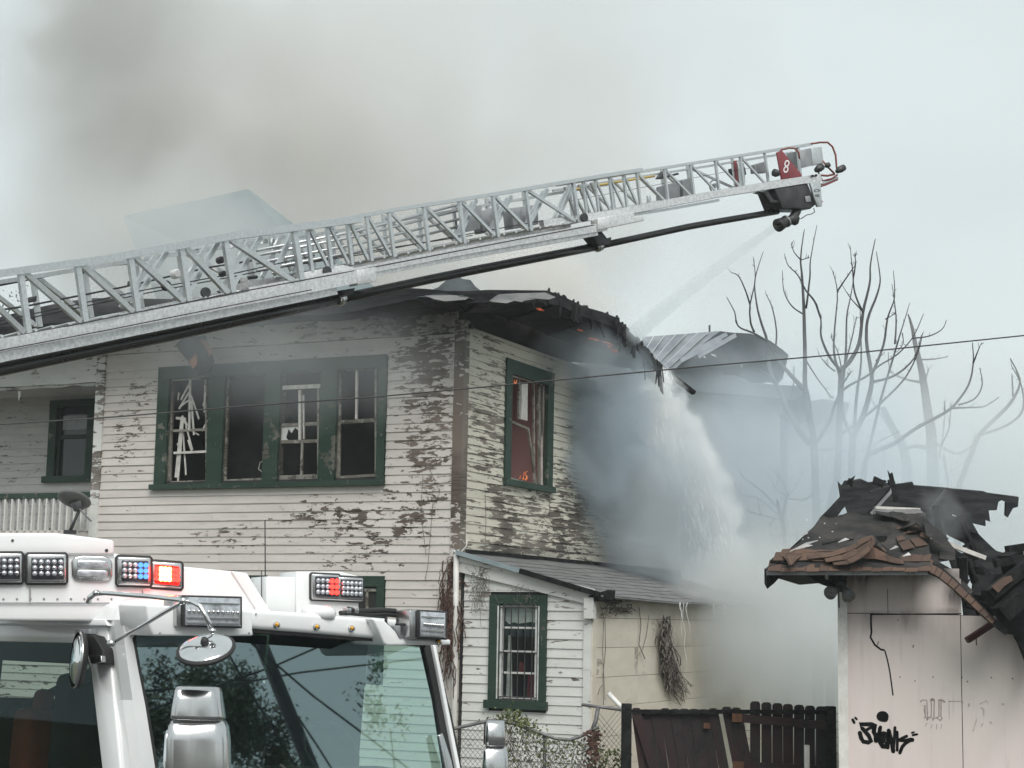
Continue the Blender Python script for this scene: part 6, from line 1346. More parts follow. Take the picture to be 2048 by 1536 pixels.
ps = [[lwp(x, y) for x, y in q] for q in ([(1198, 1205), (1208, 1235), (1205, 1300), (1208, 1360), (1210, 1400)], [(1216, 1205), (1210, 1240), (1211, 1300), (1206, 1350), (1207, 1410)], [(1278, 1215), (1282, 1250), (1278, 1290), (1290, 1318)], [(1298, 1230), (1293, 1270), (1285, 1300), (1276, 1310)], [(1220, 1215), (1240, 1222), (1262, 1224)], [(1196, 1390), (1200, 1376), (1206, 1370)])]
for i in range(60):
    x, y = U(1205, 1255), U(1192, 1226); path = []
    for k in range(4): path.append(lwp(x, y, U(.04, .1))); x += U(-8, 8); y += U(-4, 8)
    ps.append(path)
for i in range(130):                                        # dense dark creeper half way along the wall
    x, y = U(1326, 1342), U(1230, 1330); path = []
    for k in range(8): path.append(lwp(x, y, U(.04, .14))); x += U(-4, 4 + max(0, (y - 1270) * .09)); y += U(3, 16)
    ps.append(path)
vine('dry_vine', 'grey creeper stems climbing the pale side wall of the lean-to', 'creeper', ps, M['vinegrey'], (.004, .009))
ps = [[FW.P(*FW.inv(x, y, .04), .04) for x, y in q] for q in ([(846, 950), (842, 1010), (846, 1060), (852, 1110)], [(866, 1002), (860, 1080), (856, 1130), (850, 1160)], [(860, 940), (880, 985), (866, 1010)])]
ps += [[RW.P(*RW.inv(x, y, .04), .04) for x, y in q] for q in ([(970, 975), (972, 1040), (970, 1090)], [(1030, 974), (1080, 1030), (1140, 1090), (1190, 1132)], [(1098, 990), (1100, 1040), (1128, 1080), (1140, 1120)], [(1060, 996), (1085, 996), (1100, 992)])]
names_ = ('thin cable trailing below the right end of the four bay window', 'thin cable hanging lower down beside the corner board', 'short cable looped under the four bay window corner', 'thin vertical cable on the side wall left of the burning window', 'long cable slanting down right from the burning window to the lean-to roof', 'loose cable dropping from the lower right of the burning window', 'short sagging cable just under the burning window sill')
for p, t_ in zip(ps, names_):
    mb = MB(); mb.tube(p, .004, 4, False); tag(mb.build('loose_cable', M['vinegrey']), t_, 'cable', 'loose cables on the peeling walls')
mb = MB(); mb.tube([FW.P(*FW.inv(x, y, .06), .06) for x, y in ((934, 1080), (933, 1092), (922, 1104), (918, 1118))], .010, 6); tag(mb.build('white_cable', M['pipewhite'], None, True), 'short white cable looping off the corner board above the downpipe', 'cable')
dish = thing('satellite_dish', 'grey satellite dish on the porch railing at the far left', 'satellite dish', FW.P(*FW.inv(140, 1062, .15), .15))
dc = FW.P(*FW.inv(146, 1006, .45), .45); dn_ = V((.12, .50, .86)).normalized()
mb = MB(); mb.lathe(dc, -dn_, [(-.075, .26), (-.05, .22), (-.02, .14), (0, .001)], 30, False); mb.build('dish', M['dish'], dish, True, solid=.01)
mb = MB(); mb.tube([dc, at(158, 1022, dc.y), at(150, 1040, dc.y + .1), at(140, 1062, dc.y + .2)], [.05, .03, .025, .03], 10); mb.build('mast', M['dish'], dish, True)
mb = MB(); mb.tube([at(156, 1014, dc.y), at(166, 1026, dc.y - .15), at(182, 1042, dc.y - .3)], .014, 8); mb.build('feed_arm', M['dish'], dish, True)
mb = MB(); mb.box(at(156, 1012, dc.y - .02), V((.07, 0, .02)), V((0, .05, 0)), V((-.02, 0, .07))); mb.build('bracket', M['darkmetal'], dish, bevel=.01)
mb = MB(); mb.box(at(140, 1064, dc.y + .2), V((.09, 0, 0)), V((0, .05, 0)), V((0, 0, .03))); mb.build('foot', M['darkmetal'], dish)
mb = MB(); W_pts = [(-400, 872), (0, 849), (240, 833), (480, 813), (760, 793), (1000, 771), (1400, 733), (1700, 707), (2048, 671), (2500, 618)]
mb.tube([at(x, y, 13.0 + x * .0006) for x, y in W_pts], .0062, 6); tag(mb.build('overhead_wire', M['tarcable'], None, True), 'single black overhead wire crossing in front of the house', 'wire')

# ================================================================== NEIGHBOURING HOUSES, FAR BEHIND
nb = thing('neighbouring_house', 'smoke-veiled house with a lifting metal roof behind the burning one', 'house', at(1440, 1000, 41)); nb.location.z = 0
def far(poly, d, back, mat, name, parent=nb, tilt=0.0):
    ym = max(p[1] for p in poly); mb = MB(); mb.prism([at(x, y, d + (ym - y) * tilt * d / FOC) for x, y in poly], V(back)); return mb.build(name, mat, parent)
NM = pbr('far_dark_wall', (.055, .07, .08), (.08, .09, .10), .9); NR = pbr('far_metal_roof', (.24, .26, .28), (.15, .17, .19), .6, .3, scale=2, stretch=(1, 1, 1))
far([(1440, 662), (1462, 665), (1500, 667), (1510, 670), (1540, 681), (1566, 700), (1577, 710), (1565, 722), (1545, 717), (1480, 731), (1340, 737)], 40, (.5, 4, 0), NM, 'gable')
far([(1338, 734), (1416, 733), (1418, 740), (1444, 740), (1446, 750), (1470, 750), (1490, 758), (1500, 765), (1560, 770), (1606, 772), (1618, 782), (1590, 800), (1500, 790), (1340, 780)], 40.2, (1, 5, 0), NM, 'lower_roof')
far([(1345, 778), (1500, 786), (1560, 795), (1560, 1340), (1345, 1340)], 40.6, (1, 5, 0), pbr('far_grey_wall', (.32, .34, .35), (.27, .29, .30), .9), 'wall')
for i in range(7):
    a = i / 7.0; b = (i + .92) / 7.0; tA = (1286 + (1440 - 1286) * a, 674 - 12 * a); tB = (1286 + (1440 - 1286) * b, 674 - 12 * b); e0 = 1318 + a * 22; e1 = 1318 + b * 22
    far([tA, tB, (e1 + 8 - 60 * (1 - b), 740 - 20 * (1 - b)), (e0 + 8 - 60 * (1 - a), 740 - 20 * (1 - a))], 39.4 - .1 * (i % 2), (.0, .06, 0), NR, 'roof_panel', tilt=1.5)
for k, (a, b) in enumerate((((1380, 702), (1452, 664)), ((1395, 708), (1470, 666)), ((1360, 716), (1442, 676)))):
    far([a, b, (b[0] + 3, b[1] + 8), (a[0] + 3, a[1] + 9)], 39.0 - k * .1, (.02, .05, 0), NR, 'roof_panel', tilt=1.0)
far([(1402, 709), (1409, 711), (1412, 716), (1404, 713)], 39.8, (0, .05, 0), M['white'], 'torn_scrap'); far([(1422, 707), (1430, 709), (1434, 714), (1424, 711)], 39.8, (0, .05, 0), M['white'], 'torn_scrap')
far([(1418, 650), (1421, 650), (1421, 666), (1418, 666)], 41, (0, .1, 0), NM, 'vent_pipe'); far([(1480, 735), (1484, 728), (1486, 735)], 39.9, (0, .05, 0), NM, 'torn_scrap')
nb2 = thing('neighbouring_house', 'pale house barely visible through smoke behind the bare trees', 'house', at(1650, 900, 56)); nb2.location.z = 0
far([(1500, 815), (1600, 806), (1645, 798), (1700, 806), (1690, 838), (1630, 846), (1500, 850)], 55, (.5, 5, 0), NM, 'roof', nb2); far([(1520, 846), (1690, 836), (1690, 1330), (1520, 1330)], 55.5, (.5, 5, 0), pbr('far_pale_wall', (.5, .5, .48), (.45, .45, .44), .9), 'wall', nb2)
rl_ = thing('railing', 'faint metal railing beyond the shed, low in the smoke', 'railing', at(1570, 1120, 33.5)); rl_.location.z = 0
for (a, b, r) in (((1540, 1071), (1594, 1069), .02), ((1540, 1120), (1594, 1120), .02), *(((x, 1070), (x, 1340), .012) for x in (1544, 1552, 1561, 1570, 1579)), ((1594, 1060), (1594, 1340), .035)):
    mb = MB(); mb.tube([at(*a, 33.5), at(*b, 33.5)], r, 5); mb.build('bar', M['galv'], rl_)

# ================================================================== BARE TREES
def tree(label, segs, depth, base, seed, sc_=2.362, group='bare trees behind the shed'):
    rnd = random.Random(seed); root = thing('bare_tree', label, 'tree', at(*base, depth), group); root.location.z = 0; kx = depth / FOC / sc_
    for si, (pts, r0, r1) in enumerate(segs):
        dd = rnd.uniform(-1.2, 1.2) if si else 0; n = len(pts); path = []; rad = []; dn2 = []
        for i, (x, y) in enumerate(pts): dn2.append(depth + dd * (i / max(1, n - 1)))
        for i in range(n - 1):                               # smooth the polyline with a Catmull-Rom curve
            p = [pts[max(i - 1, 0)], pts[i], pts[i + 1], pts[min(i + 2, n - 1)]]; m_ = 4
            for k in range(m_ + (i == n - 2)):
                t = k / m_; q = [.5 * (2 * p[1][c] + (p[2][c] - p[0][c]) * t + (2 * p[0][c] - 5 * p[1][c] + 4 * p[2][c] - p[3][c]) * t * t + (-p[0][c] + 3 * p[1][c] - 3 * p[2][c] + p[3][c]) * t ** 3) for c in (0, 1)]
                f = (i + t) / (n - 1); path.append(at(1430 + q[0] / sc_ + rnd.uniform(-.25, .25), 450 + q[1] / sc_, dn2[i] + (dn2[i + 1] - dn2[i]) * t)); rad.append((r0 + (r1 * (.62 if si else .7) - r0) * f) * kx)
        if si == 0:
            b = path[0].copy(); b.z = -.05; b.x += (path[0].x - path[1].x) * 1.5; path = [b] + path; rad = [rad[0] * 1.25] + rad
        mb = MB(); mb.tube(path, rad, 8 if r0 > 6 else 6); mb.build('trunk' if si == 0 else 'branch', M['twig'], root, True)
        if si and r1 < 3.5:                                   # short spurs and end buds
            for k in range(rnd.randint(1, 3)):
                tw = MB(); i = rnd.randint(len(path) // 2, len(path) - 1); d = V((rnd.uniform(-1, 1), rnd.uniform(-.5, .5), rnd.uniform(.2, 1))).normalized(); tw.tube([path[i], path[i] + d * rnd.uniform(4, 11) * kx * 1.6], [2.0 * kx, 1.2 * kx], 4); tw.build('twig', M['twig'], root)
        if si and r0 < 10:
            for k in range(rnd.randint(2, 4)):
                tw = MB(); i = rnd.randint(len(path) // 3, len(path) - 1); d = (path[min(i + 1, len(path) - 1)] - path[max(0, i - 1)]).normalized() + V((rnd.uniform(-.7, .7), rnd.uniform(-.4, .4), rnd.uniform(.2, 1.0))); d.normalize(); l = rnd.uniform(14, 44) * kx; q = path[i]; e = V((rnd.uniform(-.25, .25), 0, .25))
                tw.tube([q, q + d * l * .35, q + (d + e * .5).normalized() * l * .7, q + (d + e).normalized() * l], [1.6 * kx, 1.3 * kx, 1.0 * kx, .7 * kx], 4); tw.build('twig', M['twig'], root)
    return root
tree('tall bare tree nearest the neighbouring roof, trunk left of the shed', [([(480, 1400), (476, 1250), (468, 1050), (455, 950), (435, 850), (425, 740), (425, 600), (420, 400), (412, 250), (405, 150), (422, 20)], 21, 2.6), ([(448, 1035), (392, 965), (350, 880), (310, 790), (272, 720), (252, 640), (245, 545), (215, 450), (193, 350), (190, 250), (228, 125)], 15, 2.4), ([(355, 865), (370, 760), (373, 665)], 5, 2.4), ([(418, 775), (350, 700), (300, 640), (262, 570), (245, 545)], 12, 6), ([(185, 505), (168, 460), (166, 375), (190, 260), (180, 150)], 6, 2.2), ([(166, 375), (140, 300), (110, 240), (78, 225)], 4.5, 2.2), ([(246, 548), (180, 510), (110, 478), (92, 410), (55, 340)], 6, 2.6), ([(285, 600), (290, 500), (270, 390), (240, 325)], 5, 2.4), ([(300, 745), (250, 708), (195, 670)], 4, 2), ([(482, 1025), (540, 930), (575, 825), (620, 768), (720, 712), (775, 665), (860, 612), (935, 530), (985, 420)], 9, 2.6), ([(415, 420), (360, 380), (325, 310), (318, 215)], 4.5, 2.2), ([(430, 395), (448, 250), (452, 160), (482, 0)], 6, 2.4), ([(405, 165), (375, 130), (362, 95)], 3.4, 2.0), ([(405, 165), (445, 155)], 3, 2), ([(500, 440), (470, 360), (430, 310), (390, 235), (345, 190), (328, 135)], 6, 2.2), ([(340, 925), (330, 950), (316, 990)], 3, 1.6), ([(345, 925), (290, 895)], 3, 1.6), ([(490, 1062), (580, 1062), (690, 1070), (800, 1010), (885, 970)], 5, 2), ([(430, 640), (480, 720), (555, 820)], 4, 3)], 35, (1630, 1300), 1)
tree('bare forked tree rising behind the shed roof, its crown full of thin twigs', [([(545, 1330), (575, 1200), (585, 1000), (592, 800), (600, 690), (640, 640), (680, 560), (700, 410), (730, 280), (735, 180), (757, 65)], 19, 2.6), ([(590, 720), (562, 600), (566, 480), (578, 320), (555, 215)], 7, 2.4), ([(578, 312), (640, 222), (660, 195)], 4.5, 2.2), ([(600, 985), (700, 912), (800, 825), (900, 720), (960, 600), (980, 510)], 8, 2.4), ([(700, 415), (660, 320), (650, 220), (638, 95)], 6, 2.2), ([(655, 240), (664, 180), (660, 130)], 4, 2), ([(595, 690), (540, 620), (502, 530), (500, 450), (480, 370)], 8, 3), ([(565, 690), (530, 662), (490, 612)], 4, 2), ([(590, 770), (628, 715), (642, 695)], 6, 3), ([(600, 690), (580, 600), (548, 530)], 4, 2), ([(690, 400), (640, 345), (602, 285)], 4, 2), ([(620, 640), (650, 520), (668, 440)], 5, 2.2), ([(550, 1320), (545, 1250)], 7, 4)], 34, (1662, 1300), 2)
tree('slim bare tree with several upright limbs, third from the left behind the shed', [([(640, 1260), (648, 1050), (660, 985), (700, 900), (732, 790), (740, 710), (718, 570), (720, 450), (765, 330), (780, 250), (762, 125)], 18, 2.4), ([(740, 710), (795, 570), (815, 440), (848, 340), (842, 215)], 7, 2.2), ([(652, 1010), (612, 920), (600, 820), (618, 600), (622, 440), (640, 340), (662, 215)], 9, 2.4), ([(745, 742), (850, 710), (940, 630), (975, 520)], 7, 2.4), ([(655, 990), (672, 780), (690, 640), (685, 400)], 9, 3), ([(850, 560), (855, 430), (836, 280)], 5, 2.4), ([(805, 445), (850, 420)], 3, 2), ([(760, 640), (800, 605)], 3, 2)], 39, (1705, 1300), 3)
tree('bare tree with one long limb sweeping low to the right', [([(700, 1270), (712, 1110), (760, 1070), (850, 1030), (950, 960), (1080, 890), (1140, 840), (1200, 750), (1220, 650), (1216, 555)], 14, 3), ([(1110, 865), (1200, 862), (1275, 856), (1345, 812)], 6, 2.4), ([(1150, 850), (1225, 822), (1262, 755), (1250, 675)], 5, 2.4), ([(720, 1085), (760, 920), (790, 800), (850, 600), (880, 500), (918, 375)], 9, 2.4), ([(935, 535), (1010, 525), (1070, 495), (1092, 455)], 4.5, 2.4), ([(1085, 890), (1085, 840)], 5, 3), ([(1220, 650), (1255, 565)], 5, 2.4), ([(1070, 1040), (1105, 960), (1115, 850)], 4, 2), ([(860, 1030), (800, 1060), (806, 1150)], 3, 1.6), ([(885, 510), (888, 560), (860, 600)], 3, 2)], 41, (1730, 1300), 4)
tree('thick broken trunk standing faint in the smoke above the shed', [([(1030, 1240), (1022, 1000), (1000, 850), (978, 700), (950, 580), (930, 480), (912, 420)], 30, 4), ([(970, 742), (900, 728), (830, 690), (818, 600)], 7, 3), ([(950, 636), (1030, 634), (1100, 622)], 5, 2.6), ([(990, 740), (1010, 680)], 5, 3), ([(1035, 1060), (940, 1045), (890, 1070)], 14, 8), ([(1060, 1100), (1080, 960), (1086, 850)], 6, 3), ([(1040, 1030), (1140, 1080), (1215, 1040), (1225, 985)], 7, 4)], 50, (1860, 1300), 5)
tree('stumpy leaning trunk, palest of the smoke-veiled trees', [([(915, 1240), (895, 1070), (850, 980), (790, 860)], 27, 20), ([(880, 1040), (760, 860), (740, 820)], 6, 4)], 54, (1812, 1300), 6)
tree('slender bare tree at the far right leaning to the right', [([(1145, 1250), (1220, 1060), (1255, 985), (1370, 870), (1418, 805), (1440, 730), (1395, 630)], 15, 3.5), ([(1255, 990), (1370, 950), (1452, 880), (1448, 760), (1400, 665)], 8, 3), ([(1408, 810), (1402, 700)], 6, 3), ([(1095, 1180), (1180, 1120)], 3, 2), ([(1080, 1090), (1105, 1240)], 8, 8)], 46, (1915, 1300), 7)
tree('small bare tree with a cut stub, low between the fence and shed', [([(335, 1530), (322, 1420), (318, 1385), (335, 1300), (348, 1275)], 11, 5), ([(318, 1400), (300, 1330), (295, 1300)], 10, 9), ([(345, 1278), (290, 1252), (272, 1210), (240, 1170)], 4, 2), ([(285, 1245), (300, 1195), (290, 1138)], 3, 2), ([(345, 1278), (310, 1200), (255, 1145)], 3, 1.8), ([(350, 1275), (385, 1230), (416, 1172)], 3.4, 2), ([(348, 1270), (352, 1220), (372, 1190)], 2.6, 1.6), ([(300, 1340), (230, 1265), (130, 1190)], 4, 2), ([(300, 1370), (200, 1290), (130, 1275), (90, 1225)], 3.4, 1.6), ([(200, 1290), (210, 1340), (216, 1375)], 3, 1.6), ([(345, 1290), (420, 1300), (462, 1268)], 3.6, 2), ([(310, 1388), (280, 1390), (262, 1420)], 3, 1.6), ([(305, 1390), (220, 1370), (160, 1355)], 3, 1.6)], 32.6, (1570, 1340), 8, group='bare trees behind the shed')
def leafy(name, label, base, h, rad, n, sz, seed, mat=None, group=None, squash=1.0):
    rnd = random.Random(seed); root = thing(name, label, 'tree', base, group); b = V(base)
    tr = MB(); tr.tube([b, b + V((.1, 0, h * .45)), b + V((-.1, .1, h * .8))], [rad * .09, rad * .07, rad * .02], 8); tr.build('trunk', M['twig'], root, True)
    cl = [(b + V((rnd.gauss(0, .42) * rad, rnd.gauss(0, .42) * rad, h * rnd.uniform(.40, 1.0))), rad * rnd.uniform(.22, .45)) for _ in range(16)]; mb = MB()
    for i in range(n):
        c, r = cl[i % 16]; p = c + V((rnd.gauss(0, .5), rnd.gauss(0, .5), rnd.gauss(0, .5 * squash))) * r; s_ = sz * rnd.uniform(.5, 1.4); a = V((rnd.uniform(-1, 1), rnd.uniform(-1, 1), rnd.uniform(-1, 1))).normalized() * s_; q = a.orthogonal().normalized() * s_ * .5
        mb.face([p - a, p + q, p + a, p - q])
    o = mb.build('crown', mat or M['treeleaf'], root, fixn=False); return root
leafy('leafy_tree', 'sparse leafy tree top at the far left edge beyond the ladder', at(-70, 1300, 50) * 1.0 - V((0, 0, at(-70, 1300, 50).z)), 12.2, 1.8, 500, .06, 11)
# what the windscreen mirrors: trees, a leaning pole and wires across the street to the right
def refl(px, py, dist):
    p = tp_front(px, py, -.02); d = (p - EYE).normalized(); r = d - FRAKE * 2 * d.dot(FRAKE); return p + r * dist
for i, (x, y, d, rr, nn, hh) in enumerate(((360, 1345, 27, 1.0, 9000, .7), (470, 1395, 30, 1.2, 12000, .7), (310, 1420, 24, .9, 7000, .7), (590, 1470, 32, 1.0, 7000, .7), (750, 1330, 22, .55, 700, .8))):
    p = refl(x, y, d); leafy('leafy_tree', ('dark bushy tree mirrored in the left of the windscreen', 'broad dark tree mirrored in the middle of the windscreen', 'low dark tree mirrored at the lower left of the windscreen', 'small dark tree mirrored at the foot of the windscreen', 'thin drooping tree mirrored at the right of the windscreen')[i], (p.x, p.y, 0), p.z, rr, nn, .055, 20 + i, None, 'trees across the street', 1.7)
a, b = refl(600, 1480, 19), refl(512, 1262, 19); d = b - a; a = a - d * (a.z / d.z); b = b + d * .25
mb = MB(); pole = thing('utility_pole', 'dark leaning utility pole mirrored in the windscreen', 'pole', a); mb.tube([a, b], [.16, .11], 10); mb.build('shaft', M['twig'], pole, True)
for k, (p, q) in enumerate((((300, 1420), (760, 1240)), ((420, 1240), (560, 1480)), ((510, 1290), (640, 1500)), ((280, 1382), (600, 1345)), ((460, 1250), (770, 1500)))):
    mb = MB(); A, B = refl(*p, 18), refl(*q, 21); mb.tube([A - (B - A) * 1.0, A, A.lerp(B, .5) - V((0, 0, .08)), B, B + (B - A) * 1.0], .02, 5); tag(mb.build('service_wire', M['tarcable']), ('service wire sloping up past the pole in the windscreen reflection', 'service wire falling steeply beside the pole in the windscreen reflection', 'service wire falling just right of the pole in the windscreen reflection', 'nearly level service wire left of the pole in the windscreen reflection', 'long service wire falling to the right in the windscreen reflection')[k], 'wire', 'service wires mirrored in the windscreen')
# unseen house and trees added across the street to darken what the chrome mirrors
oh = thing('house', 'unseen plain house added across the street to darken the chrome reflections', 'house', (2, -26, 0))
mb = MB(); mb.hexa([(-6, -26, 0), (10, -26, 0), (10, -34, 0), (-6, -34, 0), (-6, -26, 5.2), (10, -26, 5.2), (10, -34, 5.2), (-6, -34, 5.2)]); mb.build('wall', pbr('tan_siding', (.30, .27, .23), (.24, .22, .19), .8), oh)
mb = MB(); mb.prism([(-6.6, -25.4, 5.2), (10.6, -25.4, 5.2), (10.6, -30, 7.6), (-6.6, -30, 7.6)], (0, 0, .12)); mb.prism([(-6.6, -34.6, 5.2), (10.6, -34.6, 5.2), (10.6, -30, 7.6), (-6.6, -30, 7.6)], (0, 0, .12)); mb.build('roof', M['roofgrey'], oh)
for x in (-4, 0, 4, 8):
    mb = MB(); mb.box((x, -25.98, 2.4), (.6, 0, 0), (0, .03, 0), (0, 0, .8)); mb.build('window', M['darkglass'], oh)
for i, (x, y, h) in enumerate(((-14, -18, 8.5), (16, -20, 9.5))): leafy('leafy_tree', ('unseen leafy tree added left of the plain house across the street', 'unseen leafy tree added right of the plain house across the street')[i], (x, y, 0), h, 3.2, 2600, .22, 40 + i, None, 'trees across the street')

# ================================================================== SMOKE, SPRAY AND WATER
import bmesh
def smoke(name, label, c, rad, dens, col, nscale=.35, erode=.9, lo=.25, hi=.85, core=.35, detail=4, rot=0.0, tilt=0.0, aniso=.1, stretch=(1, 1, 1), absorb=None, seed=0.0):
    """A closed ellipsoid filled with scattering smoke, thick towards its middle and eaten into billows by noise."""
    bm = bmesh.new(); bmesh.ops.create_icosphere(bm, subdivisions=3, radius=1.0); me = bpy.data.meshes.new(name); bm.to_mesh(me); bm.free()
    o = bpy.data.objects.new(name, me); COL.objects.link(o); o.location = c; o.scale = rad; o.rotation_euler = (0, tilt, rot)
    g = NG(name); P = g.pos((1, 1, 1), obj=True); ln = g.t.nodes.new('ShaderNodeVectorMath'); ln.operation = 'LENGTH'; g.t.links.new(P, ln.inputs[0])
    fall = g.math('SUBTRACT', 1.0, ln.outputs['Value'], clamp=True)          # 1 at the centre, 0 on the shell
    fall = g.math('DIVIDE', fall, 1.0 - core, clamp=True)
    pv = g.vm('ADD', g.pos(tuple(nscale * s for s in stretch)), (seed, seed * .7, seed * 1.3))
    nz_ = g.noise(pv, 1.0, detail, .55, .5)
    d = g.math('ADD', fall, g.math('MULTIPLY', g.math('SUBTRACT', nz_, .5), erode * 2))
    d = g.math('MULTIPLY', g.step(d, lo, hi), g.step(fall, 0.0, .25))
    v = g.n('VolumePrincipled', Anisotropy=aniso); g.put(v, 'Density', g.math('MULTIPLY', d, dens)); g.put(v, 'Color', c4(col))
    if absorb: g.put(v, 'Absorption Color', c4(absorb))
    g.t.links.new(v.outputs[0], g.out.inputs['Volume']); me.materials.append(g.m)
    o['kind'] = 'stuff'; return tag(o, label, 'smoke')
smoke('smoke_plume', 'dark grey smoke column rising at the upper left', at(250, 110, 44), (4.8, 6, 10), .20, (.70, .69, .67), .24, .75, .2, .85, .2, tilt=-.10, detail=5, seed=3)
smoke('smoke_plume', 'brownish grey smoke rolling behind the ladder', at(560, 420, 42), (7.5, 6, 6.0), .22, (.78, .755, .725), .28, .75, .2, .85, .2, tilt=.4, detail=5, seed=8)
smoke('smoke_bank', 'broad pale smoke spreading across the sky', at(760, 260, 58), (19, 8, 14), .12, (.85, .835, .81), .14, .85, .15, .85, .1, detail=5, seed=5)
for i_, (x, y, dpt, r1, r2, dn, cl) in enumerate(((220, 60, 40, 2.6, 3.0, .30, .50), (300, 260, 40.5, 2.9, 2.4, .22, .55), (250, 330, 39.5, 1.9, 1.7, .26, .66), (480, 330, 39, 2.6, 1.5, .26, .66), (640, 300, 40, 2.9, 1.8, .20, .76), (780, 180, 41, 3.0, 2.2, .17, .80), (930, 330, 40, 2.6, 1.5, .18, .80), (520, 90, 41, 2.8, 2.2, .18, .72), (1130, 300, 42, 2.6, 1.4, .12, .84), (80, 420, 40, 2.0, 1.4, .16, .78), (700, 470, 38, 2.6, 1.0, .22, .80))):
    smoke('smoke_puff', ('darkest puff of smoke near the top left corner', 'dark puff below the darkest one in the smoke column', 'grey puff left of the upper roof', 'grey puff of smoke just above the upper roof peak', 'brownish puff over the middle of the ladder', 'pale puff high over the middle of the ladder', 'pale puff resting above the second ladder section', 'grey puff at the top edge beside the dark column', 'thin pale puff near the third ladder section', 'pale puff low at the left edge above the ladder', 'warm puff between ladder and house roof')[i_], at(x, y, dpt), (r1, r1 * .8, r2), dn * 1.15, (cl * .75 + .22, (cl * .75 + .22) * .99, (cl * .75 + .22) * .965), .62, 1.0, .25, .75, .15, detail=6, tilt=.2 * (i_ % 3 - 1), seed=70 + i_ * 3.3)['group'] = 'puffs of smoke over the house'
smoke('smoke_veil', 'thin smoke veil drifting in front of the upper roof', at(330, 500, 29.6), (4.4, 1.8, 2.5), .55, (.87, .88, .87), .6, .6, .1, .9, .2, seed=12)
smoke('smoke_veil', 'faint smoke along the eave over the four bay window', at(600, 720, 23.4), (3.4, .8, 1.3), .36, (.80, .85, .87), .8, .55, .1, .9, .1, seed=14)
smoke('smoke_billow', 'dense blue grey smoke pouring from under the right eave', at(1205, 860, 27.8), (1.15, 1.2, 1.95), 2.6, (.63, .71, .765), 1.2, .75, .15, .8, .3, tilt=.10, detail=6, seed=21)
smoke('smoke_billow', 'blue grey smoke hugging the right wall above the lean-to', at(1300, 1020, 28.6), (1.75, 1.4, 1.9), 1.6, (.76, .82, .86), 1.1, .8, .15, .8, .3, detail=6, seed=25)
smoke('smoke_billow', 'thin dark smoke curling round the eave above the burning window', at(1165, 700, 26.4), (1.05, .8, .75), 1.3, (.62, .69, .735), 1.4, .8, .12, .85, .2, tilt=.35, detail=6, seed=61)
smoke('spray_mist', 'white spray mist falling from the roof edge', at(1390, 940, 28.9), (.62, .7, 2.8), 2.3, (.96, .975, .98), 2.6, 1.1, .2, .55, .2, tilt=-.42, detail=7, seed=31)
smoke('spray_mist', 'white spray bursting at the broken roof edge', at(1300, 815, 29.6), (.6, .5, .6), 2.4, (.97, .98, .98), 2.6, .95, .2, .6, .2, tilt=-.42, detail=7, seed=33)
smoke('smoke_bank', 'pale steam rolling low between the lean-to and the shed', at(1545, 1265, 27.0), (2.2, 2.4, 1.9), 1.1, (.84, .865, .86), .7, .8, .15, .8, .2, detail=5, seed=35)
smoke('smoke_bank', 'low steam filling the gap beside the pink shed', at(1630, 1230, 30.0), (2.2, 1.8, 2.9), 1.0, (.83, .865, .87), .6, .6, .1, .85, .15, seed=37)
smoke('smoke_bank', 'bluish smoke bank drifting through the bare trees', at(1560, 950, 31.4), (4.4, 2.4, 3.3), .50, (.80, .88, .94), .55, .75, .1, .85, .15, detail=5, seed=41)
smoke('smoke_bank', 'thin bluish smoke behind the shed roof', at(1900, 1010, 31.5), (4.2, 2.6, 3.2), .50, (.89, .935, .96), .45, .6, .1, .9, .2, seed=44)
smoke('smoke_bank', 'pale smoke far back among the trees', at(1760, 900, 44), (8, 3, 6), .18, (.90, .93, .95), .25, .5, .1, .9, .2, seed=46)
smoke('smoke_wisp', 'warm pale smoke curling up off the burnt roof', at(1090, 570, 27.6), (2.0, 1.2, 1.1), .9, (.94, .91, .86), 1.3, .95, .25, .75, .2, tilt=.35, detail=6, seed=51)
smoke('smoke_wisp', 'small smoke wisp over the charred shed rafters', at(1885, 1030, 19.4), (.42, .3, .45), .6, (.82, .86, .88), 3.2, .7, .2, .8, .2, detail=5, seed=55)
def water_mat(name, dens, col, nscale, stretch=(1, 1, 1)):
    g = NG(name); n = g.noise(g.pos(stretch), nscale, 5, .6); v = g.n('VolumePrincipled', Anisotropy=.1)
    g.put(v, 'Density', g.math('MULTIPLY', g.step(n, .3, .65, .35, 1.0), dens)); g.put(v, 'Color', c4(col)); g.t.links.new(v.outputs[0], g.out.inputs['Volume']); return g.m
# the jet from the monitor: a widening cone of broken water
ja, jb = noz_b, at(1262, 674, 27.2); path = []; rad = []
for i in range(15):
    t = i / 14; p = ja.lerp(jb, t) + V((0, 0, .05 * sin(pi * t))); path.append(p); rad.append((.05 + .115 * t) + .012 * mnoise.noise(V((t * 9, 1, 1))))
mb = MB(); mb.tube(path, rad, 14); tag(mb.build('water_jet', water_mat('jet_water', 1.5, (.86, .91, .93), 2.0), None, True), 'spreading jet of water from the ladder nozzle to the roof', 'water jet')['kind'] = 'stuff'
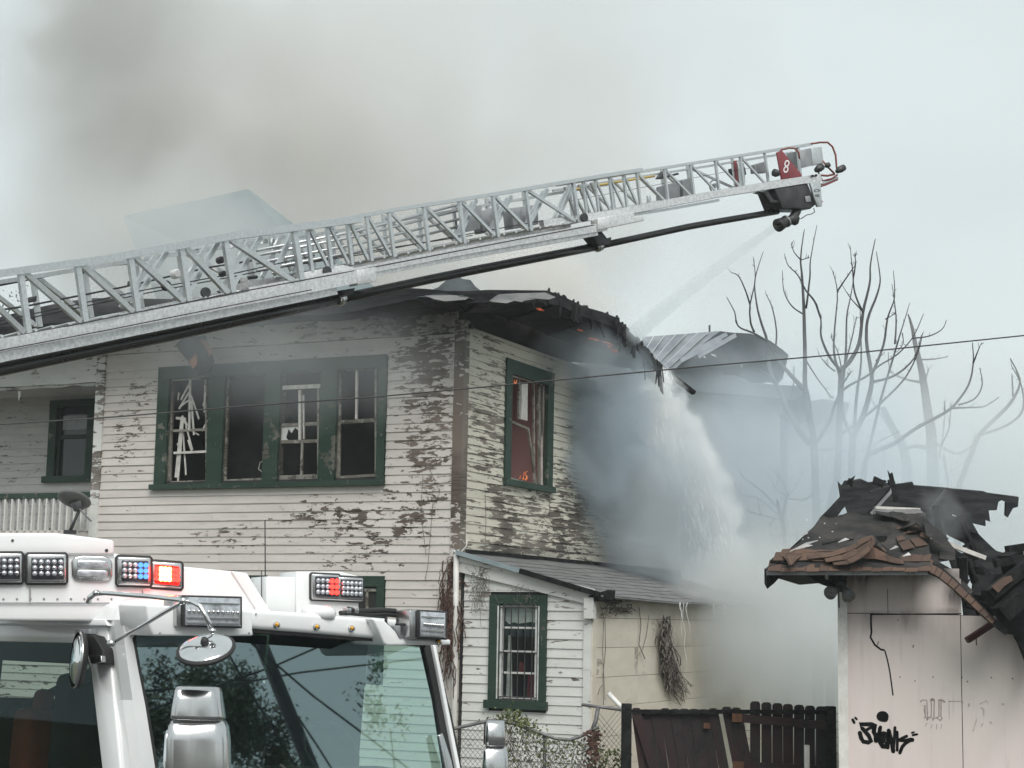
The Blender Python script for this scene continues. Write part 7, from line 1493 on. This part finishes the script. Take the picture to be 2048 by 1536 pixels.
# drops, strands and splashes
wm = NG('falling_water'); wm.bsdf((.93, .95, .95), .3, 0, .5); wm = wm.m
def drops(name, label, fn, n, r0, r1, ln):
    mb = MB()
    for i in range(n):
        p, d = fn(); r = U(r0, r1); d = d.normalized(); a = d.orthogonal().normalized() * r; b = d.cross(a).normalized() * r; k = len(mb.v); L_ = d * U(*ln)
        mb.v += [tuple(p + a), tuple(p - a * .5 + b * .87), tuple(p - a * .5 - b * .87), tuple(p + L_)]; mb.f += [(k, k + 1, k + 2), (k, k + 3, k + 1), (k + 1, k + 3, k + 2), (k + 2, k + 3, k)]
    o = mb.build(name, wm, None, fixn=False); o['kind'] = 'stuff'; return tag(o, label, 'water')
def fall_pt():
    t = R() ** .8; x = 1262 + 165 * t + random.gauss(0, 14 + 16 * t) + 40 * t * R(); y = 750 + 380 * t + random.gauss(0, 22); return at(x, y, U(28.0, 28.9)), V((.25, 0, -1 + U(-.2, .2)))
drops('water_drops', 'bright drops cascading off the broken roof edge', fall_pt, 650, .0009, .0018, (.10, .30))
def edge_pt():
    t = R(); x = 1225 + 115 * t + random.gauss(0, 5); y = 648 + 100 * t ** 1.1 + abs(random.gauss(0, 16)); return at(x, y, 28.6 + U(-.1, .4)), V((U(-.4, .4), 0, -1))
drops('water_splash', 'white splashes running down the charred roof edge', edge_pt, 900, .002, .006, (.04, .16))
mb = MB()
for i in range(11):                                         # strands running off the lean-to eave
    u = U(.05, .95) ** 1.2; q = lroof(u, 1.02); h = U(.15, .5) * (1 if i % 4 else 2.2); pth = [q + V((.02, -.02, .02))]
    for k in range(1, 6): pth.append(q + V((U(-.02, .02) + .05 * k / 5, -.03, -h * (k / 5) ** 1.3)))
    mb.tube(pth, [U(.002, .006) * (1 - .12 * k) for k in range(6)], 5, False)
o = mb.build('water_strands', wm, None, True); o['kind'] = 'stuff'; tag(o, 'strands of water spilling over the lean-to eave', 'water')
# ---- haze: even, thin smoke in the air of the whole street
hz = MB(); hz.hexa([(-90, -30, -1), (90, -30, -1), (90, 110, -1), (-90, 110, -1), (-90, -30, 34), (90, -30, 34), (90, 110, 34), (-90, 110, 34)])
g = NG('haze'); v = g.n('VolumePrincipled', Anisotropy=.0, Density=.0008); g.put(v, 'Color', c4((.86, .90, .92))); g.t.links.new(v.outputs[0], g.out.inputs['Volume'])
o = hz.build('haze', g.m); o['kind'] = 'stuff'; o.display_type = 'WIRE'
